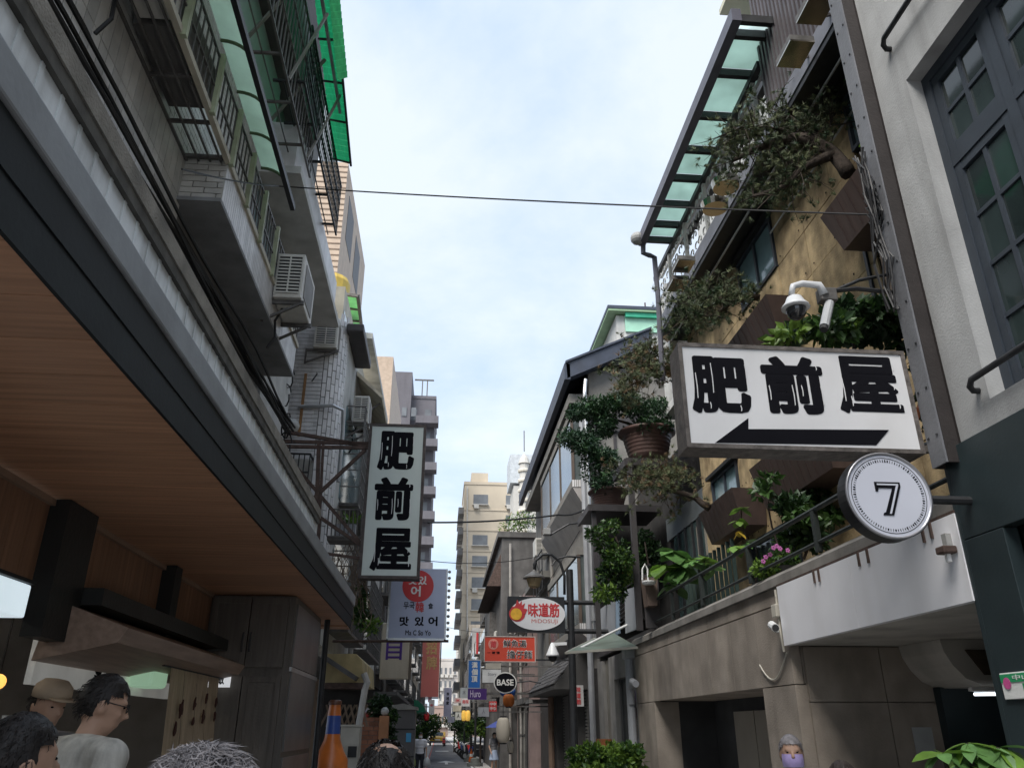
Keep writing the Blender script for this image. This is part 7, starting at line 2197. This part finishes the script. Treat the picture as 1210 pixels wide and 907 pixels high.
# beer bottle advertising column
bt = root('bottle_display', 'tall orange and blue bottle shaped inflatable beside the canopy', 'display', (0, 10, 0))
y = 10.4
c = P(392, 880, y=y); x = c.x
zt = P(394, 828, y=y).z
orange = mat('bottle_orange', (.60, .16, .03), .3, .25, 4, bump=0, spec=.6); bblue = mat('bottle_blue', (.05, .10, .35), .3, .2, 4, bump=0); bdark = mat('bottle_red', (.30, .05, .03), .3, .2, 4, bump=0)
def seg(nm, m, prof):
    b = MB(); b.lathe((x, y, 0), prof, 22, cap=False); b.build(nm, m, bt, smooth=True)
bt.location = (x, y, 0)
seg('body', bdark, [(.20, 0), (.21, .1), (.21, .9), (.21, 1.25)])
seg('label', mat('label_blue', (.10, .16, .45), .35, .2, 6, bump=0), [(.213, .7), (.213, 1.22)])
seg('shoulder', orange, [(.21, 1.25), (.20, 1.42), (.15, 1.50), (.10, 1.62), (.085, zt - .35)])
seg('neck_label', bblue, [(.088, zt - .36), (.080, zt - .16)])
seg('neck', orange, [(.080, zt - .16), (.068, zt - .04)])
seg('cap', mat('cap_brown', (.12, .05, .03), .4), [(.078, zt - .04), (.078, zt), (.06, zt + .015), (.001, zt + .016)])
# unseen tube added to brighten the kitchen
kt = root('kitchen_fill_light', 'unseen tube light added above the cooks to brighten the kitchen', 'lamp', (-3.6, 6, 2.9))
b = MB(); b.tube([(-3.4, 3.5, 2.88), (-3.4, 7.5, 2.88)], .025, 8); b.build('tube', mat('kitchen_fill_glow', (1, .93, .82), .4, 0, emit=3.5, bump=0), kt)
b = MB(); b.box(-3.46, -3.34, 3.4, 7.6, 2.91, 2.95); b.build('fitting', white_paint, kt)
for (lb_, c_) in (('air conditioner on the pink shop house above the red noodle board', (3.15, 32.2, 5.2)), ('air conditioner high on the grey bay window house', (3.35, 27.0, 7.2)), ('air conditioner low under the bay window house cornice', (3.35, 28.6, 5.0)), ('air conditioner on the dark concrete wall side', (2.75, 39, 5.4)), ('air conditioner on the first grey shop house past the concrete wall', (3.1, 53, 6.2)), ('air conditioner on the tan shop house by the blue sign', (3.15, 66, 5.6))):
    ac_unit(lb_, c_, .45, .8, .6, group='air conditioner units on the right facades', braces=False)
for (lb_, x_, y_, z0_, z1_) in (('pale drain pipe down the bay window house', 3.52, 25.8, 0, 9.4), ('grey drain pipe down the pink shop house', 3.22, 33.4, 0, 6.8), ('rusty drain pipe on the dark concrete wall', 3.0, 35.85, 0, 9.5), ('pale drain pipe on the white brick house front', -1.88, 17.5, 0, 8.2), ('thin grey drain pipe on the left grey shop house', -1.85, 28.0, 0, 7.4)):
    t_ = root('drain_pipe', lb_, 'pipe', (x_, y_, 0))
    b = MB(); b.tube([(x_, y_, z0_), (x_, y_, z1_)], .055, 8); b.build('pipe', mat('pipe_old', (.34, .32, .29), .6, .2, 4, stain=.5), t_)
    pieces('clamp', t_, iron_grey, [(x_ - .08, x_ + .08, y_ - .08, y_ + .08, z, z + .05) for z in (1.5, 3.5, 5.5)])
# more lane wires
for i, (a, c, sg) in enumerate((((-1.9, 24, 6.6), (3.4, 27, 7.2), .3), ((-1.9, 40, 7.0), (3.3, 44, 6.5), .35), ((3.3, 19, 6.2), (3.2, 52, 6.4), .5), ((-1.9, 14, 5.2), (-1.9, 40, 5.8), .5), ((3.25, 22, 3.2), (3.2, 40, 3.4), .3))):
    wire(('thin black wire crossing the lane behind the vertical sign', 'thin wire crossing the lane past the concrete wall', 'long black cable following the right facades', 'long black cable following the left facades', 'low black cable along the right shop fronts')[i], [a, c], .012, sg)
